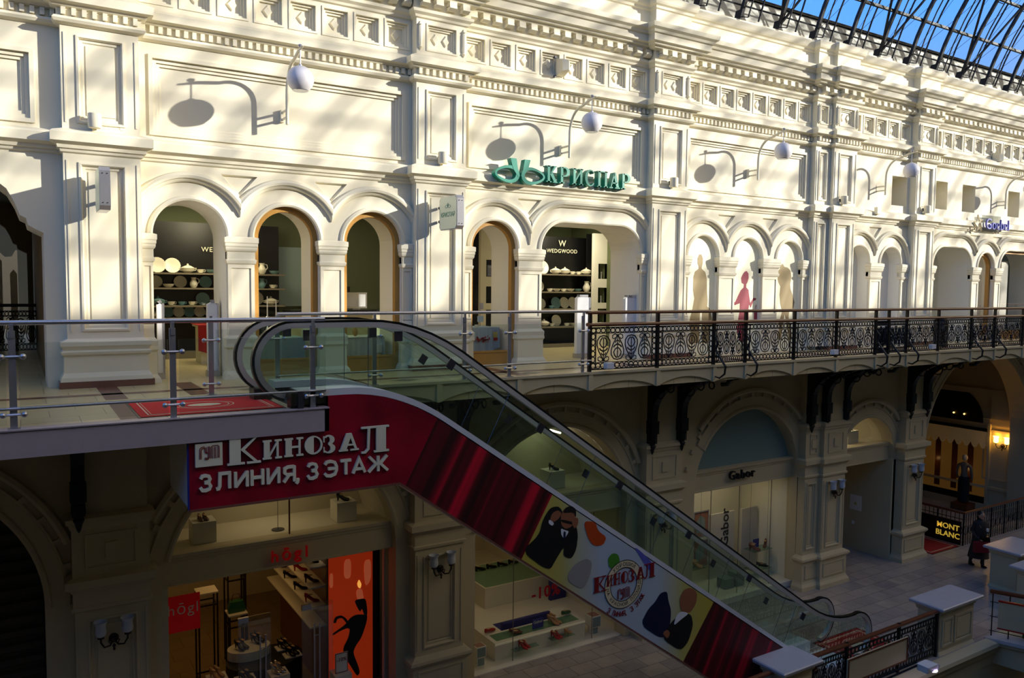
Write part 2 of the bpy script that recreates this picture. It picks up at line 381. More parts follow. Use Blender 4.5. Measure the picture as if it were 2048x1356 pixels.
for bi, (x0, x1, ars) in enumerate(BAYS):
    out = [(x0, 0)]
    for a in ars: out += hole_outline(a)
    out += [(x1, 0), (x1, 5.45), (x0, 5.45)]
    holes = []
    # sunk spandrel triangles between neighbouring arches
    cuts = []
    for k in range(len(ars)-1):
        xe = ars[k][1]+ars[k][2] if ars[k][0] == 'a' else ars[k][2]
        xs = ars[k+1][1]-(ars[k+1][2] if ars[k+1][0] == 'a' else 0)
        cuts.append((xe+xs)/2)
    if ars and ars[0][0] != 'portal':
        for xm in cuts:
            t = [(xm-.30, 3.44), (xm, 3.10), (xm+.30, 3.44)]; holes.append(t)
            s = [(xm-.26, 3.42), (xm, 3.14), (xm+.26, 3.42)]
            wall.chain([[(u, YW, v) for u, v in t], [(u, YW+.06, v) for u, v in s]], True, False, True)
    # framed panel above the string course, or small square windows
    if bi in (1, 2, 3):
        X0, X1, Z0, Z1 = x0+.16, x1-.14, 3.97, 5.24
        holes.append([(X0, Z0), (X1, Z0), (X1, Z1), (X0, Z1)])
        wall.rect(X0, X1, Z0, Z1, [(0, YW), (0, YW-.035), (.06, YW-.035), (.06, YW+.015), (.12, YW+.015), (.12, YW+.045), (.17, YW+.045), (.17, YW+.075), (.22, YW+.075)])
    if bi == 0:
        for X0, X1, Z0, Z1 in ((x0+.5, x1-.34, 3.97, 5.05), (x0+.4, x1-.3, 3.42, 3.5)):
            if Z0 > 3.5:
                holes.append([(X0, Z0), (X1, Z0), (X1, Z1), (X0, Z1)])
                wall.rect(X0, X1, Z0, Z1, [(0, YW), (0, YW-.035), (.06, YW-.035), (.06, YW+.015), (.12, YW+.015), (.12, YW+.045), (.17, YW+.045), (.17, YW+.075)])
    sq = {4: [(21.75, 4.12, .75, .85)], 5: [(23.9, 4.15, .75, .85), (25.5, 4.15, .75, .85), (28.3, 4.15, .75, .85)]}.get(bi, [])
    for sx, sz, sw, sh in sq:
        t = [(sx, sz), (sx+sw, sz), (sx+sw, sz+sh), (sx, sz+sh)]; holes.append(t)
        wall.chain([[(u, YW, v) for u, v in t], [(u, YW+.9, v) for u, v in t]], True, False, True)
    wall.poly(out, holes, lambda u, v: (u, YW, v))
    for a in ars:
        H = hole_outline(a); d = YB if a[0] != 'portal' else YB+.3
        rev.chain([[(u, YW, v) for u, v in H], [(u, d, v) for u, v in H]], False)
        if a[0] == 'a':
            _, cx, r = a
            arch_tr.arcband(cx, ZS, [(r, YW+.04), (r, YW-.03), (r+.03, YW-.045), (r+.07, YW-.03), (r+.085, YW)], 0, pi, 28)
        elif a[0] == 'w':
            o = a
            for (cx, a0, a1) in ((a[1]+.6, pi, pi/2), (a[2]-.6, pi/2, 0)):
                arch_tr.arcband(cx, ZS, [(.6, YW+.04), (.6, YW-.03), (.63, YW-.045), (.67, YW-.03), (.685, YW)], a0, a1, 12)
            z = ZS+.6
            arch_tr.chain([[(x, YW+.04, z), (x, YW-.03, z), (x, YW-.045, z+.03), (x, YW-.03, z+.07), (x, YW, z+.085)] for x in (a[1]+.6, a[2]-.6)], False)
    # outer archivolts, cut where neighbours meet
    if ars and ars[0][0] != 'portal':
        edges = [x0]+cuts+[x1]
        pr = [(0, 0), (.0, -.03), (.02, -.055), (.05, -.065), (.06, -.10), (.10, -.11), (.13, -.08), (.15, -.07), (.17, 0)]
        for k, a in enumerate(ars):
            L, Rr = edges[k], edges[k+1]
            if a[0] == 'a':
                cx = a[1]; R = a[2]+.30
                tl = math.acos(min(1, max(-1, (L-cx)/(R+.02)))); tr = math.acos(min(1, (Rr-cx)/(R+.02)))
                arch_tr.arcband(cx, ZS, [(R+q, YW+y) for q, y in pr], 0, pi, 30, cut=(L, Rr))
            else:
                R = .6+.32
                c1, c2 = a[1]+.6, a[2]-.6
                tl = math.acos(min(1, max(-1, (L-c1)/(R+.02)))); tr = math.acos(min(1, (Rr-c2)/(R+.02)))
                arch_tr.arcband(c1, ZS, [(R+q, YW+y) for q, y in pr], pi/2, pi, 14, cut=(L, None))
                arch_tr.arcband(c2, ZS, [(R+q, YW+y) for q, y in pr], 0, pi/2, 14, cut=(None, Rr))
                arch_tr.chain([[(x, YW+y, ZS+R+q) for q, y in pr] for x in (c1, c2)], False)
    n = max(1, round((x1-x0)/.59))
    coffers(wall, x0, x1, 5.93, 6.62, YW, n)
    wall.box(x0, x1, YW, YW+.2, 7.40, 8.22)
    wall.box(x0, x1, YW+.16, YW+.3, 5.3, 7.5)
struct(wall.build('wall_facade', 'cream')); struct(rev.build('trim_1', 'white_paint')); struct(arch_tr.build('trim_2', 'cream', smooth=True))
# ---- long mouldings that break forward round every pilaster
path = [(-12, YW)]
for i, (a, c, y) in enumerate(PIL):
    if abs(a-18.66) < .001: path += [(a, y), (c, y), (c, YW)]
    elif abs(a-18.05) < .001: path += [(a, YW), (a, y), (c, y)]
    else: path += [(a, YW), (a, y), (c, y), (c, YW)]
path.append((60, YW))
def moulding(name, prof, blocks=None):
    b = MB(); b.sweep(path, prof)
    if blocks:
        pitch, wd, o0, o1, z0, z1, foot = blocks
        for i in range(len(path)-1):
            (ax, ay), (bx, by) = path[i], path[i+1]
            if abs(ay-by) > 1e-6 or bx < -6 or ax > 40: continue
            pil = ay < YW-.01
            L0, L1 = (ax-o0*(1 if pil else -1)*.6, bx+o0*(1 if pil else -1)*.6)
            n = max(1, int((min(L1, 44)-max(L0, -7))/pitch)); lo = max(L0, -7); st = (min(L1, 44)-lo)/n
            for k in range(n):
                c = lo+(k+.5)*st
                if not foot: b.box(c-wd/2, c+wd/2, ay-o1, ay-o0, z0, z1)
                else:
                    b.box(c-wd/2, c+wd/2, ay-o1, ay-o0, z0+.06, z1)
                    b.chain([[(xx, ay-o0, z0), (xx, ay-(o0*.4+o1*.6), z0-.01), (xx, ay-o1-.01, z0+.03), (xx, ay-o1, z0+.07), (xx, ay-o0, z0+.07)] for xx in (c-wd/2, c+wd/2)], True, True, True)
    return struct(b.build(name, 'cream'))
moulding('trim_3', [(0, 3.54), (.035, 3.56), (.045, 3.60), (.075, 3.61), (.085, 3.66), (.15, 3.69), (.17, 3.70), (.17, 3.83), (.14, 3.86), (0, 3.91)])
moulding('trim_4', [(0, 5.42), (.03, 5.43), (.08, 5.45), (.105, 5.49), (.08, 5.53), (.045, 5.545), (.045, 5.655), (.10, 5.665), (.13, 5.70), (.20, 5.72), (.21, 5.83), (.08, 5.90), (0, 5.94)],
         (.125, .062, .04, .105, 5.55, 5.655, False))
moulding('trim_5', [(0, 6.58), (.035, 6.60), (.05, 6.64), (.10, 6.68), (.11, 6.73), (.06, 6.745), (.06, 6.93), (.17, 6.95), (.20, 6.99), (.25, 7.0), (.27, 7.04), (.33, 7.06), (.33, 7.20), (.37, 7.22), (.39, 7.27), (.45, 7.31), (.47, 7.40), (0, 7.46)],
         (.27, .15, .05, .20, 6.79, 6.94, True))
moulding('trim_6', [(0, 7.86), (.035, 7.88), (.045, 7.93), (.09, 7.96), (.11, 8.0), (.13, 8.10), (.10, 8.14), (-.05, 8.2), (-.9, 8.22)])
# ---- pilasters
def shaft(b, x0, x1, y, z0, z1, px=.2, pz0=.12, pz1=.14, back=None):
    back = back or YW+.05
    b.chain([[(x0, back, z0), (x1, back, z0), (x1, back, z1), (x0, back, z1)], [(x0, y, z0), (x1, y, z0), (x1, y, z1), (x0, y, z1)]], True)
    a0, a1, c0, c1 = x0+px, x1-px, z0+pz0, z1-pz1
    b.chain([[(x0, y, z0), (x1, y, z0), (x1, y, z1), (x0, y, z1)]] +
            [[(a0+i, y+d, c0+i), (a1-i, y+d, c0+i), (a1-i, y+d, c1-i), (a0+i, y+d, c1-i)] for i, d in ((0, 0), (0, -.02), (.03, -.025), (.045, 0), (.05, .03), (.09, .03), (.10, .05), (.13, .05), (.135, .035))], True, False, True)
    # quirked corner beads
    for xx in (x0+.05, x1-.05):
        b.box(xx-.012, xx+.012, y-.014, y+.01, z0+.12, z1-.12)
PN = ['at the far left edge', 'left of the three-arch shop front', 'between three-arch front and wide doorway', 'right of the wide doorway',
      'narrow half of the doubled pair', 'broad half of the doubled pair', 'right of the two blank arches', 'beyond the bay of square windows', 'farthest along the gallery']
ORD = ['', 'with blank sign box', 'with green-lettered sign box', '', '', '', '', '', '']
def wrap(b, x0, x1, y, prof, back):
    b.sweep([(x0, back), (x0, y), (x1, y), (x1, back)], prof)
    zs = [z for o, z in prof]; L = [(x0-o, back, z) for o, z in prof]+[(x1+o, back, z) for o, z in reversed(prof)]
    b.add(L, [tuple(range(len(L)))])
for i, (x0, x1, y) in enumerate(PIL):
    if i in (0, 8): pass
    t = thing('pilaster', 'cream upper pilaster, %s%s' % (PN[i], (', '+ORD[i]) if ORD[i] else ''), 'pilaster', ((x0+x1)/2, y, 0), 'upper pilasters')
    wide = x1-x0 > .8; px = .2 if wide else .13
    if wide:
        b = MB(); wrap(b, x0, x1, y, [(.13, 0), (.13, .10), (0, .10)], YW); b.build('skirting', 'marble_dark', t)
    b = MB(); wrap(b, x0, x1, y, [(.11, .10), (.10, .16), (.06, .23), (.055, .48), (.09, .51), (.10, .55), (.06, .575), (.08, .61), (.10, .64), (.10, .70), (.02, .74), (0, .75)], YW); b.build('plinth', 'cream', t)
    b = MB(); shaft(b, x0, x1, y, .74, 3.56, px); b.build('lower_shaft', 'cream', t)
    b = MB(); shaft(b, x0, x1, y, 3.88, 5.44, px); b.build('upper_shaft', 'cream', t)
    b = MB(); xc = (x0+x1)/2; n = 1
    b.chain([[(x0, YW, 5.92), (x1, YW, 5.92), (x1, YW, 6.62), (x0, YW, 6.62)], [(x0, y, 5.92), (x1, y, 5.92), (x1, y, 6.62), (x0, y, 6.62)]])
    hw = .30 if wide else .14
    L = [[(x0, y, 5.92), (x1, y, 5.92), (x1, y, 6.62), (x0, y, 6.62)]]
    for ins, dy in ((-.03, 0), (-.03, -.015), (0, -.015), (0, .03), (.035, .03), (.035, .06), (.07, .06), (.07, .09)):
        L.append([(xc-hw+ins, y+dy, 6.04+ins), (xc+hw-ins, y+dy, 6.04+ins), (xc+hw-ins, y+dy, 6.49-ins), (xc-hw+ins, y+dy, 6.49-ins)])
    b.chain(L, True, False, True)
    if wide:
        for dx in (-.11, .11):
            b.chain([[(xc+dx-.09, y+.09, 6.265), (xc+dx, y+.09, 6.15), (xc+dx+.09, y+.09, 6.265), (xc+dx, y+.09, 6.38)],
                     [(xc+dx-.06, y+.06, 6.265), (xc+dx, y+.06, 6.18), (xc+dx+.06, y+.06, 6.265), (xc+dx, y+.06, 6.35)]], True, False, True)
    b.build('frieze_block', 'cream', t)
    for xx in (x0+.07, x1-.07):
        b = MB()
        b.lathe((xx, y-.01, 0), [(.0, 6.00), (.02, 6.03), (.045, 6.06), (.03, 6.08), (.04, 6.12), (.04, 6.42), (.03, 6.45), (.045, 6.47), (.02, 6.5), (0, 6.54)], 8)
        b.build('corner_baluster', 'cream', t, smooth=True)
    b = MB(); b.box(x0, x1, y, YW+.1, 7.40, 7.90); b.box(x0, x1, y, YW+.1, 6.6, 7.1); b.build('attic_block', 'cream', t)
# ---- piers with impost capitals between the arches
PIERLAB = iter([
 'half pier left of the open arched doorway', 'pier between the open arched doorway and the candelabra window', 'pier between the two oak-framed windows of the three-arch front', 'half pier right of the oak-framed window with the counter',
 'half pier left of the rose-tablecloth window', 'pier between rose-tablecloth window and wide doorway', 'half pier right of the wide doorway',
 'half pier left of the man silhouette', 'pier between man silhouette and crimson woman silhouette', 'pier between crimson woman silhouette and leaning silhouette', 'half pier right of the leaning silhouette',
 'half pier left of the blank white arches', 'pier between the two blank white arches', 'half pier right of the blank white arches',
 'half pier at the left of the far open doorway', 'pier between far open doorway and narrow far window', 'pier between narrow far window and last wide window', 'half pier right of the last wide window'])
for bi, (x0, x1, ars) in enumerate(BAYS):
    if not ars or ars[0][0] == 'portal': continue
    ed = [x0]
    for a in ars: ed += [a[1]-a[2], a[1]+a[2]] if a[0] == 'a' else [a[1], a[2]]
    ed.append(x1)
    for k in range(0, len(ed), 2):
        a, c = ed[k], ed[k+1]
        y = YW-.06
        t = thing('arch_pier', 'cream ' + next(PIERLAB), 'pier', ((a+c)/2, y, 0), 'piers between the upper arches')
        b = MB(); wrap(b, a+.015, c-.015, y, [(.10, 0), (.08, .08), (.04, .14), (.035, .50), (.06, .54), (.05, .60), (.055, .68), (.01, .74), (0, .95), (0, .96)], YW+.075); b.build('base', 'cream', t)
        b = MB(); b.chain([[(a+.01, YW, .9), (c-.01, YW, .9), (c-.01, YW, 1.95), (a+.01, YW, 1.95)], [(a+.01, y, .9), (c-.01, y, .9), (c-.01, y, 1.95), (a+.01, y, 1.95)]])
        L = [[(a+.01, y, .9), (c-.01, y, .9), (c-.01, y, 1.95), (a+.01, y, 1.95)]]
        iw = .07 if c-a > .3 else .04
        for i, d in ((iw, 0), (iw, .02), (iw+.015, .02)):
            L.append([(a+i, y+d, .98+i*.3), (c-i, y+d, .98+i*.3), (c-i, y+d, 1.90-i*.3), (a+i, y+d, 1.90-i*.3)])
        b.chain(L, True, False, True); b.build('shaft', 'cream', t)
        b = MB(); wrap(b, a+.01, c-.01, y, [(0, 1.94), (.02, 1.96), (.03, 2.0), (.03, 2.02), (.01, 2.03), (.01, 2.15), (.03, 2.17), (.04, 2.2), (.04, 2.23), (.05, 2.25), (.05, 2.29), (.06, 2.31), (.06, 2.39), (0, 2.41)], YW+.075); b.build('impost', 'cream', t)
# ---- oak window frames with plate glass
def arch_frame(cx, r, label, n, y=14.03):
    t = thing('window_%d' % n, label, 'window', (cx, y, 0)); t['kind'] = 'structure'
    out = [(cx-r, 0), (cx-r, ZS)] + arc(cx, ZS, r, pi, 0, 20)[1:] + [(cx+r, 0)]
    ri = r-.09; zb = .28
    inn = [(cx-ri, zb), (cx-ri, ZS)] + arc(cx, ZS, ri, pi, 0, 20)[1:] + [(cx+ri, zb)]
    MB().slab(out, y, y+.12, [inn]).build('frame', 'wood_oak', t)
    MB().box(cx-ri, cx+ri, y-.02, y, .26, .30).build('sill', 'wood_oak', t)
    MB().poly(inn, (), lambda u, v: (u, y+.06, v)).build('pane', 'glass_shop', t)
arch_frame(4.05, .57, 'arched oak-framed shop window showing a silver candelabra', 2)
arch_frame(5.65, .57, 'arched oak-framed shop window showing a dark counter', 3)
arch_frame(8.28, .55, 'arched oak-framed shop window showing the rose tablecloth', 4)
arch_frame(27.08, .49, 'narrow oak-framed window in the far shop', 5)
def wide_frame(x0, x1, n, label):
    y = 14.03; t = thing('window_%d' % n, label, 'window', ((x0+x1)/2, y, 0)); t['kind'] = 'structure'
    o = [(x0, 0), (x0, ZS)] + arc(x0+.6, ZS, .6, pi, pi/2, 10)[1:] + arc(x1-.6, ZS, .6, pi/2, 0, 10) + [(x1, 0)]
    i = [(x0+.09, .3), (x0+.09, ZS)] + arc(x0+.6, ZS, .51, pi, pi/2, 10)[1:] + arc(x1-.6, ZS, .51, pi/2, 0, 10) + [(x1-.09, .3)]
    MB().slab(o, y, y+.12, [i]).build('frame', 'wood_oak', t)
    MB().poly(i, (), lambda u, v: (u, y+.06, v)).build('pane', 'glass_shop', t)
wide_frame(27.95, 30.8, 6, 'last wide oak-framed shop window of the far shop')
# ---- blank and printed panels filling arches
def blank(cx, r, n, label, m, y=14.3):
    out = [(cx-r, 0), (cx-r, ZS)] + arc(cx, ZS, r, pi, 0, 20)[1:] + [(cx+r, 0)]
    o = MB().slab(out, y, y+.04).build('window_%d' % n, m); tag(o, label, 'window panel', None, 'structure'); return o
sil = []
for k, (cx, r, lb) in enumerate(((14.17, .5, 'white window panel behind the pale man silhouette'), (15.75, .5, 'white window panel behind the crimson woman silhouette'), (17.32, .48, 'white window panel behind the pale leaning silhouette'))):
    sil.append(blank(cx, r, 7+k, lb, 'lit_panel', 14.03))
blank(20.28, .49, 10, 'left blank white arch panel', 'white_paint'); blank(21.8, .49, 11, 'right blank white arch panel', 'white_paint')
def decal(name, outs, m, y, lab, cat, parent=None, th=.004):
    b = MB()
    for o in outs: b.slab(o[0], y-th, y, o[1:])
    ob = b.build(name, m, parent)
    if parent is None: tag(ob, lab, cat)
    elif lab: ob['label'] = lab
    return ob
def sym(cx, z0, pts, s=1.0): return [(cx+u*s, z0+v*s) for u, v in pts]
def blob(cx, cz, rx, rz, n=16): return [(cx+rx*math.cos(2*pi*k/n), cz+rz*math.sin(2*pi*k/n)) for k in range(n)]
man = [(-.33, 0), (-.34, .35), (-.30, .62), (-.22, .85), (-.17, 1.1), (-.22, 1.3), (-.22, 1.62), (-.17, 1.75), (-.05, 1.82), (-.05, 1.87), (-.09, 1.95), (-.09, 2.08), (-.04, 2.17), (.03, 2.17), (.08, 2.08), (.08, 1.95), (.05, 1.87), (.05, 1.82), (.17, 1.75), (.23, 1.6), (.25, 1.3), (.28, 1.05), (.27, .9), (.36, .85), (.44, .62), (.46, .42), (.36, .36), (.34, 0), (.12, 0), (.10, .8), (.03, .8), (.02, 0)]
decal('silhouette_print', [(sym(14.17, .28, man, 1.0),)], 'ink_tan', 14.03, 'tall pale silhouette of a man holding bags', 'silhouette')
wom = [(-.06, 0), (-.16, .10), (-.27, .38), (-.36, .50), (-.40, .62), (-.34, .55), (-.30, .42), (-.22, .42), (-.20, .62), (-.16, .82), (-.16, 1.0), (-.24, .98), (-.34, .95), (-.46, .96), (-.44, 1.02), (-.33, 1.03), (-.24, 1.18), (-.14, 1.33), (-.04, 1.40), (-.03, 1.48), (-.12, 1.52), (-.14, 1.64), (-.08, 1.74), (-.02, 1.80), (.05, 1.82), (.12, 1.76), (.13, 1.64), (.09, 1.53), (.05, 1.48), (.05, 1.40), (.14, 1.34), (.17, 1.18), (.22, 1.0), (.34, 1.14), (.44, 1.12), (.42, 1.08), (.34, 1.06), (.24, .88), (.18, .98), (.16, .86), (.17, .6), (.16, .4), (.10, .1), (.06, 0)]
t = decal('silhouette_print', [(sym(15.76, .26, wom),)], 'ink_pink', 14.03, 'crimson silhouette of a woman holding a small square bag', 'silhouette')
MB().slab([(16.13, 1.02), (16.25, 1.02), (16.25, .84), (16.13, .84)][::-1], 14.026, 14.03).build('bag_print', 'ink_pink', t)
MB().tube([(16.15, 14.027, 1.0), (16.17, 14.027, 1.16), (16.20, 14.027, 1.22), (16.23, 14.027, 1.0)], .006, 5).build('strap_print', 'ink_pink', t)
lea = [(-.30, 0), (-.24, .4), (-.10, .75), (-.18, .95), (-.22, 1.2), (-.20, 1.42), (-.28, 1.52), (-.34, 1.66), (-.32, 1.82), (-.24, 1.88), (-.22, 1.98), (-.14, 2.02), (-.08, 1.94), (.06, 1.92), (.18, 1.84), (.22, 1.66), (.18, 1.48), (.20, 1.36), (.28, 1.22), (.38, 1.0), (.34, .84), (.18, .78), (.16, .6), (.26, .3), (.34, 0), (.20, 0), (.08, .45), (.0, .7), (-.06, .4), (-.12, 0)]
decal('silhouette_print', [(sym(17.32, .28, lea),)], 'ink_tan', 14.03, 'pale leaning silhouette with raised camera at the right arch', 'silhouette')
# ---- floors, galleries, interiors of the shell
g = MB(); g.box(-9, 45, 11.95, 26, -.34, 0); g.box(-9, 3.42, 10.02, 11.95, -.26, 0); struct(g.build('floor', 'gallery_tile'))
b = MB()
for x in (-4.5, -1.2, 1.0, 2.1): b.box(x, x+.28, 10.2, 13.7, 0, .003)
b.box(-9, 8.9, 12.62, 12.80, 0, .003); b.box(8.9, 45, 12.62, 12.80, 0, .003)
for k in range(10): b.box(4.6+3.1*k, 4.85+3.1*k, 12.0, 13.7, 0, .003)
struct(b.build('trim_7', 'marble_dark'))
b = MB()
for k in range(11):
    c = (3.05+2.55*k, 12.35); b.add([(c[0]-.28, c[1], .004), (c[0], c[1]-.14, .004), (c[0]+.28, c[1], .004), (c[0], c[1]+.14, .004)], [(0, 1, 2, 3)])
struct(b.build('trim_8', 'shelf_grey'))
# platform edge of the landing
b = MB(); b.box(-9, 3.43, 9.98, 10.04, -.30, .0); b.box(-9, 3.43, 9.96, 10.16, 0, .015); b.box(3.37, 3.43, 9.98, 11.9, -.3, 0)
struct(b.build('trim_9', 'fascia_grey'))
# scalloped front of the gallery slab
SP = [-8.4, -6.8, -5.2, -3.6, -2.0, -.4, 1.2, 2.8, 4.4, 6.0, 7.6, 9.20, 10.91, 12.5, 13.47, 15.08, 16.61, 18.16, 18.70, 19.49, 20.94, 22.56, 23.81, 25.4, 27.0, 28.6, 30.2, 31.3, 32.4, 34, 35.6, 37.2, 38.8, 40.4]
b = MB()
for k in range(len(SP)-1):
    a, c = SP[k], SP[k+1]; wd = c-a; rise = .17 if wd > 1.2 else .08
    low = [(a+wd*j/12, -.36+rise*math.sin(pi*j/12)**.8) for j in range(13)]
    b.slab([(a, .0)] + low + [(c, 0)], 11.9, 11.98)
    if wd > .9:
        L = [[(a+.1, 11.9, -.06), (c-.1, 11.9, -.06), (c-.1, 11.9, -.13), (a+.1, 11.9, -.13)]]
    b.box(a-.05, a+.05, 11.87, 11.9, -.34, -.03)
    if wd > .9: b.box(a+.1, c-.1, 11.885, 11.9, -.06, -.045)
b.box(SP[0], SP[-1], 11.86, 11.98, -.035, .012)
struct(b.build('trim_11', 'cream_shaded'))
# shop rooms of the upper level
b = MB()
for x0, x1, y1, z1 in ((1.2, 13.9, 19.0, 4.2), (23.3, 31.2, 18.5, 4.2)):
    b.box(x0, x1, y1, y1+.1, 0, z1); b.box(x0-.1, x0, YB-.8, y1, 0, z1); b.box(x1, x1+.1, YB-.8, y1, 0, z1)
struct(b.build('wall_shops', 'room_green'))
b = MB(); b.box(1.1, 14, YW+.4, 19.1, 3.5, 3.6); b.box(23.2, 31.3, YW+.4, 18.6, 3.5, 3.6); struct(b.build('ceiling', 'room_wall'))
b = MB(); b.box(-9, 45, 11.99, 25.9, .0005, .001); 
# rear face of the facade wall so the rooms are closed
bk = MB()
for bi, (x0, x1, ars) in enumerate(BAYS):
    if bi in (1, 2, 5):
        out = [(x0-.6, 0)]
        for a in ars: out += hole_outline(a)
        out += [(x1+.6, 0), (x1+.6, 4.2), (x0-.6, 4.2)]
        bk.poly(out, (), lambda u, v: (u, YB, v))
struct(bk.build('wall_inner', 'room_white'))
# passage to the left of the first pilaster
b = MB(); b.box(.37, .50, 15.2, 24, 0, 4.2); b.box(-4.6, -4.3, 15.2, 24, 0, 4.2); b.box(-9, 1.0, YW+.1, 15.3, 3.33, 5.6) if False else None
struct(b.build('wall_passage', 'passage_dim'))
b = MB(); b.box(-4.4, .4, 15.2, 24, 3.6, 3.7); struct(b.build('ceiling.001', 'passage_dim'))
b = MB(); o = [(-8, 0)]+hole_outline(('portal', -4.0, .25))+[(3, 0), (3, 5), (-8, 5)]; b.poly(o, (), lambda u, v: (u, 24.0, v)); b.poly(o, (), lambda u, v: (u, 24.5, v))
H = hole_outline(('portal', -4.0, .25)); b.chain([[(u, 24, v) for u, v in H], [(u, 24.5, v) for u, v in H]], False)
struct(b.build('wall_far', 'passage_dim'))
b = MB(); b.box(-9, 45, 26.01, 32, -.34, 0); b.box(-9, 9, 36, 36.3, -7, 9); struct(b.build('wall_beyond', 'cream_shaded'))
# light-coloured portal glimpsed beyond
b = MB(); 
for x in (-3.2, .05): b.box(x, x+.3, 29.0, 29.3, 0, 3.0)
b.box(-3.2, .35, 29.0, 29.3, 2.6, 3.4)
b.slab([(-.0, 2.6), (-.1, 2.4), (-.28, 2.38), (-.40, 2.5), (-.6, 2.6)], 29.0, 29.3)
struct(b.build('trim_12', 'cream'))
# roof springing wall and opposite side of the hall (casts the shade on the lower storey)
b = MB(); b.box(-12, 60, 14.5, 14.6, 8.1, 9.05); struct(b.build('wall_springing', 'cream_metal'))
b = MB(); b.box(-12, 60, -2.6, -2.4, -12, 8.87); b.box(-14, -12, -2.6, 27, -12, 6.0)  # second box: unseen left end wall, its height set to limit sky light
struct(b.build('wall_opposite', 'dark_hall'))
b = MB(); b.box(-12, 60, 14.5, 28.5, 9.0, 9.1); b.box(-12, 60, -20, -2.4, 8.82, 8.87); struct(b.build('ceiling.002', 'dark_hall'))
# ================================================================ lower storey
YL = 14.0
LB = [(-5.4, .64, -2.05, 2.30), (1.70, 6.43, 4.08, 2.06), (7.49, 12.32, 9.93, 2.02), (13.41, 18.05, 16.1, 1.96), (19.64, 22.62, 21.15, 1.34), (23.65, 31.3, 27.3, 3.25)]
ZC = -3.45
lw = MB(); lt = MB(); lr = MB()
for bi, (x0, x1, cx, r) in enumerate(LB):
    rz = 1.0 if bi != 5 else .95
    H = [(cx-r, ZF), (cx-r, ZC)] + arc(cx, ZC, r, pi, 0, 36, 1, rz)[1:] + [(cx+r, ZF)]
    lw.poly([(x0, ZF)] + H + [(x1, ZF), (x1, -.3), (x0, -.3)], (), lambda u, v: (u, YL, v))
    dep = .35 if bi != 5 else .6
    lr.chain([[(u, YL, v) for u, v in H], [(u, YL+dep, v) for u, v in H]], False)
    a0 = 0.0
    lim = lambda R: math.acos(max(-1, min(1, (x1-cx)/R)))
    for pr, R0 in (([(0, .02), (0, -.04), (.04, -.06), (.08, -.05), (.10, -.02), (.30, -.02), (.31, -.05), (.34, -.05)], r), ([(.44, 0), (.45, -.09), (.50, -.12), (.56, -.10), (.58, 0)], r)):
        ro = R0+pr[-1][0]; tr = lim(ro) if ro > (x1-cx) else 0; 
        lt.arcband(cx, ZC, [(R0+q, YL+y) for q, y in pr], tr, pi-tr, 40, 1, rz)
    n = int(r*9)
    for k in range(n):       # dentil ring
        a = pi*(k+.5)/n; R = r+.39
        if abs(R*math.cos(a)) > (x1-x0)/2-.03: continue
        u, v = cx+R*math.cos(a), ZC+R*rz*math.sin(a); h = .05
        ca, sa = math.cos(a), math.sin(a); q = .045
        pts = [(u+ca*s*h-sa*t*q, v+sa*s*h+ca*t*q) for s, t in ((-1, -1), (1, -1), (1, 1), (-1, 1))]
        lt.slab(pts, YL-.06, YL)
struct(lw.build('wall_arcade', 'cream_shaded')); struct(lr.build('trim_13', 'cream_shaded')); struct(lt.build('trim_14', 'cream_shaded'))
b = MB(); b.sweep([(-12, YL)]+[q for q in path[1:-1]]+[(60, YL)], [(0, -.62), (.04, -.60), (.08, -.52), (.08, -.46), (.0, -.42)]); struct(b.build('trim_15', 'cream_shaded'))
LN = ['at the far left edge beyond the shutter', 'between the roller shutter and the orange-poster shop', 'between the orange-poster shop and the white-counter window', 'left of the frosted fanlight, behind the escalator',
      'narrow half of the pair right of the frosted fanlight', 'broad half of the pair left of the cream doorway', 'right of the cream doorway', 'beyond the deep passage', 'farthest right']
for i, (x0, x1, y) in enumerate(PIL):
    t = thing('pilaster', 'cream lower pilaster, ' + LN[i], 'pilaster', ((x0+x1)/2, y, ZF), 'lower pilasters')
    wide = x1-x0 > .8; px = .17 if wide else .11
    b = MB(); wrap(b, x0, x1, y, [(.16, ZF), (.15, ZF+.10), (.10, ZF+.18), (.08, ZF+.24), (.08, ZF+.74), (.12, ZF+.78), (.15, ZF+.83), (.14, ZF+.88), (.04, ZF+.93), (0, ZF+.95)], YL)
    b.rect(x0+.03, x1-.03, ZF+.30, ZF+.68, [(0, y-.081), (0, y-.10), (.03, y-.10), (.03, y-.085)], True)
    b.build('plinth', 'cream_shaded', t)
    b = MB(); shaft(b, x0, x1, y, ZF+.94, -3.50, px, .14, .16, YL+.02); b.build('shaft', 'cream_shaded', t)
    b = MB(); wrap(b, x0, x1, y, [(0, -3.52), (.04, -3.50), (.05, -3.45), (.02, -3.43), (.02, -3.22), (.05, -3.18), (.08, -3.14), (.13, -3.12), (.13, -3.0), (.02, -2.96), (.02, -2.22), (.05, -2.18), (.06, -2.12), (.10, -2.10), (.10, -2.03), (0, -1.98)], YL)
    b.build('capital', 'cream_shaded', t)
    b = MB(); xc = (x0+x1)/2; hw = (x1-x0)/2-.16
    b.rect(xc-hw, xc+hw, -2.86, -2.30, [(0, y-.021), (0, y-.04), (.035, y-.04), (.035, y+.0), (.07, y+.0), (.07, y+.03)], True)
    b.box(xc-.09, xc+.09, y-.05, y+.03, -2.70, -2.46); b.build('boss', 'cream_shaded', t)
    b = MB(); b.box(x0, x1, y+.02, YL+.05, -2.0, -.30); b.build('upper_block', 'cream_shaded', t)
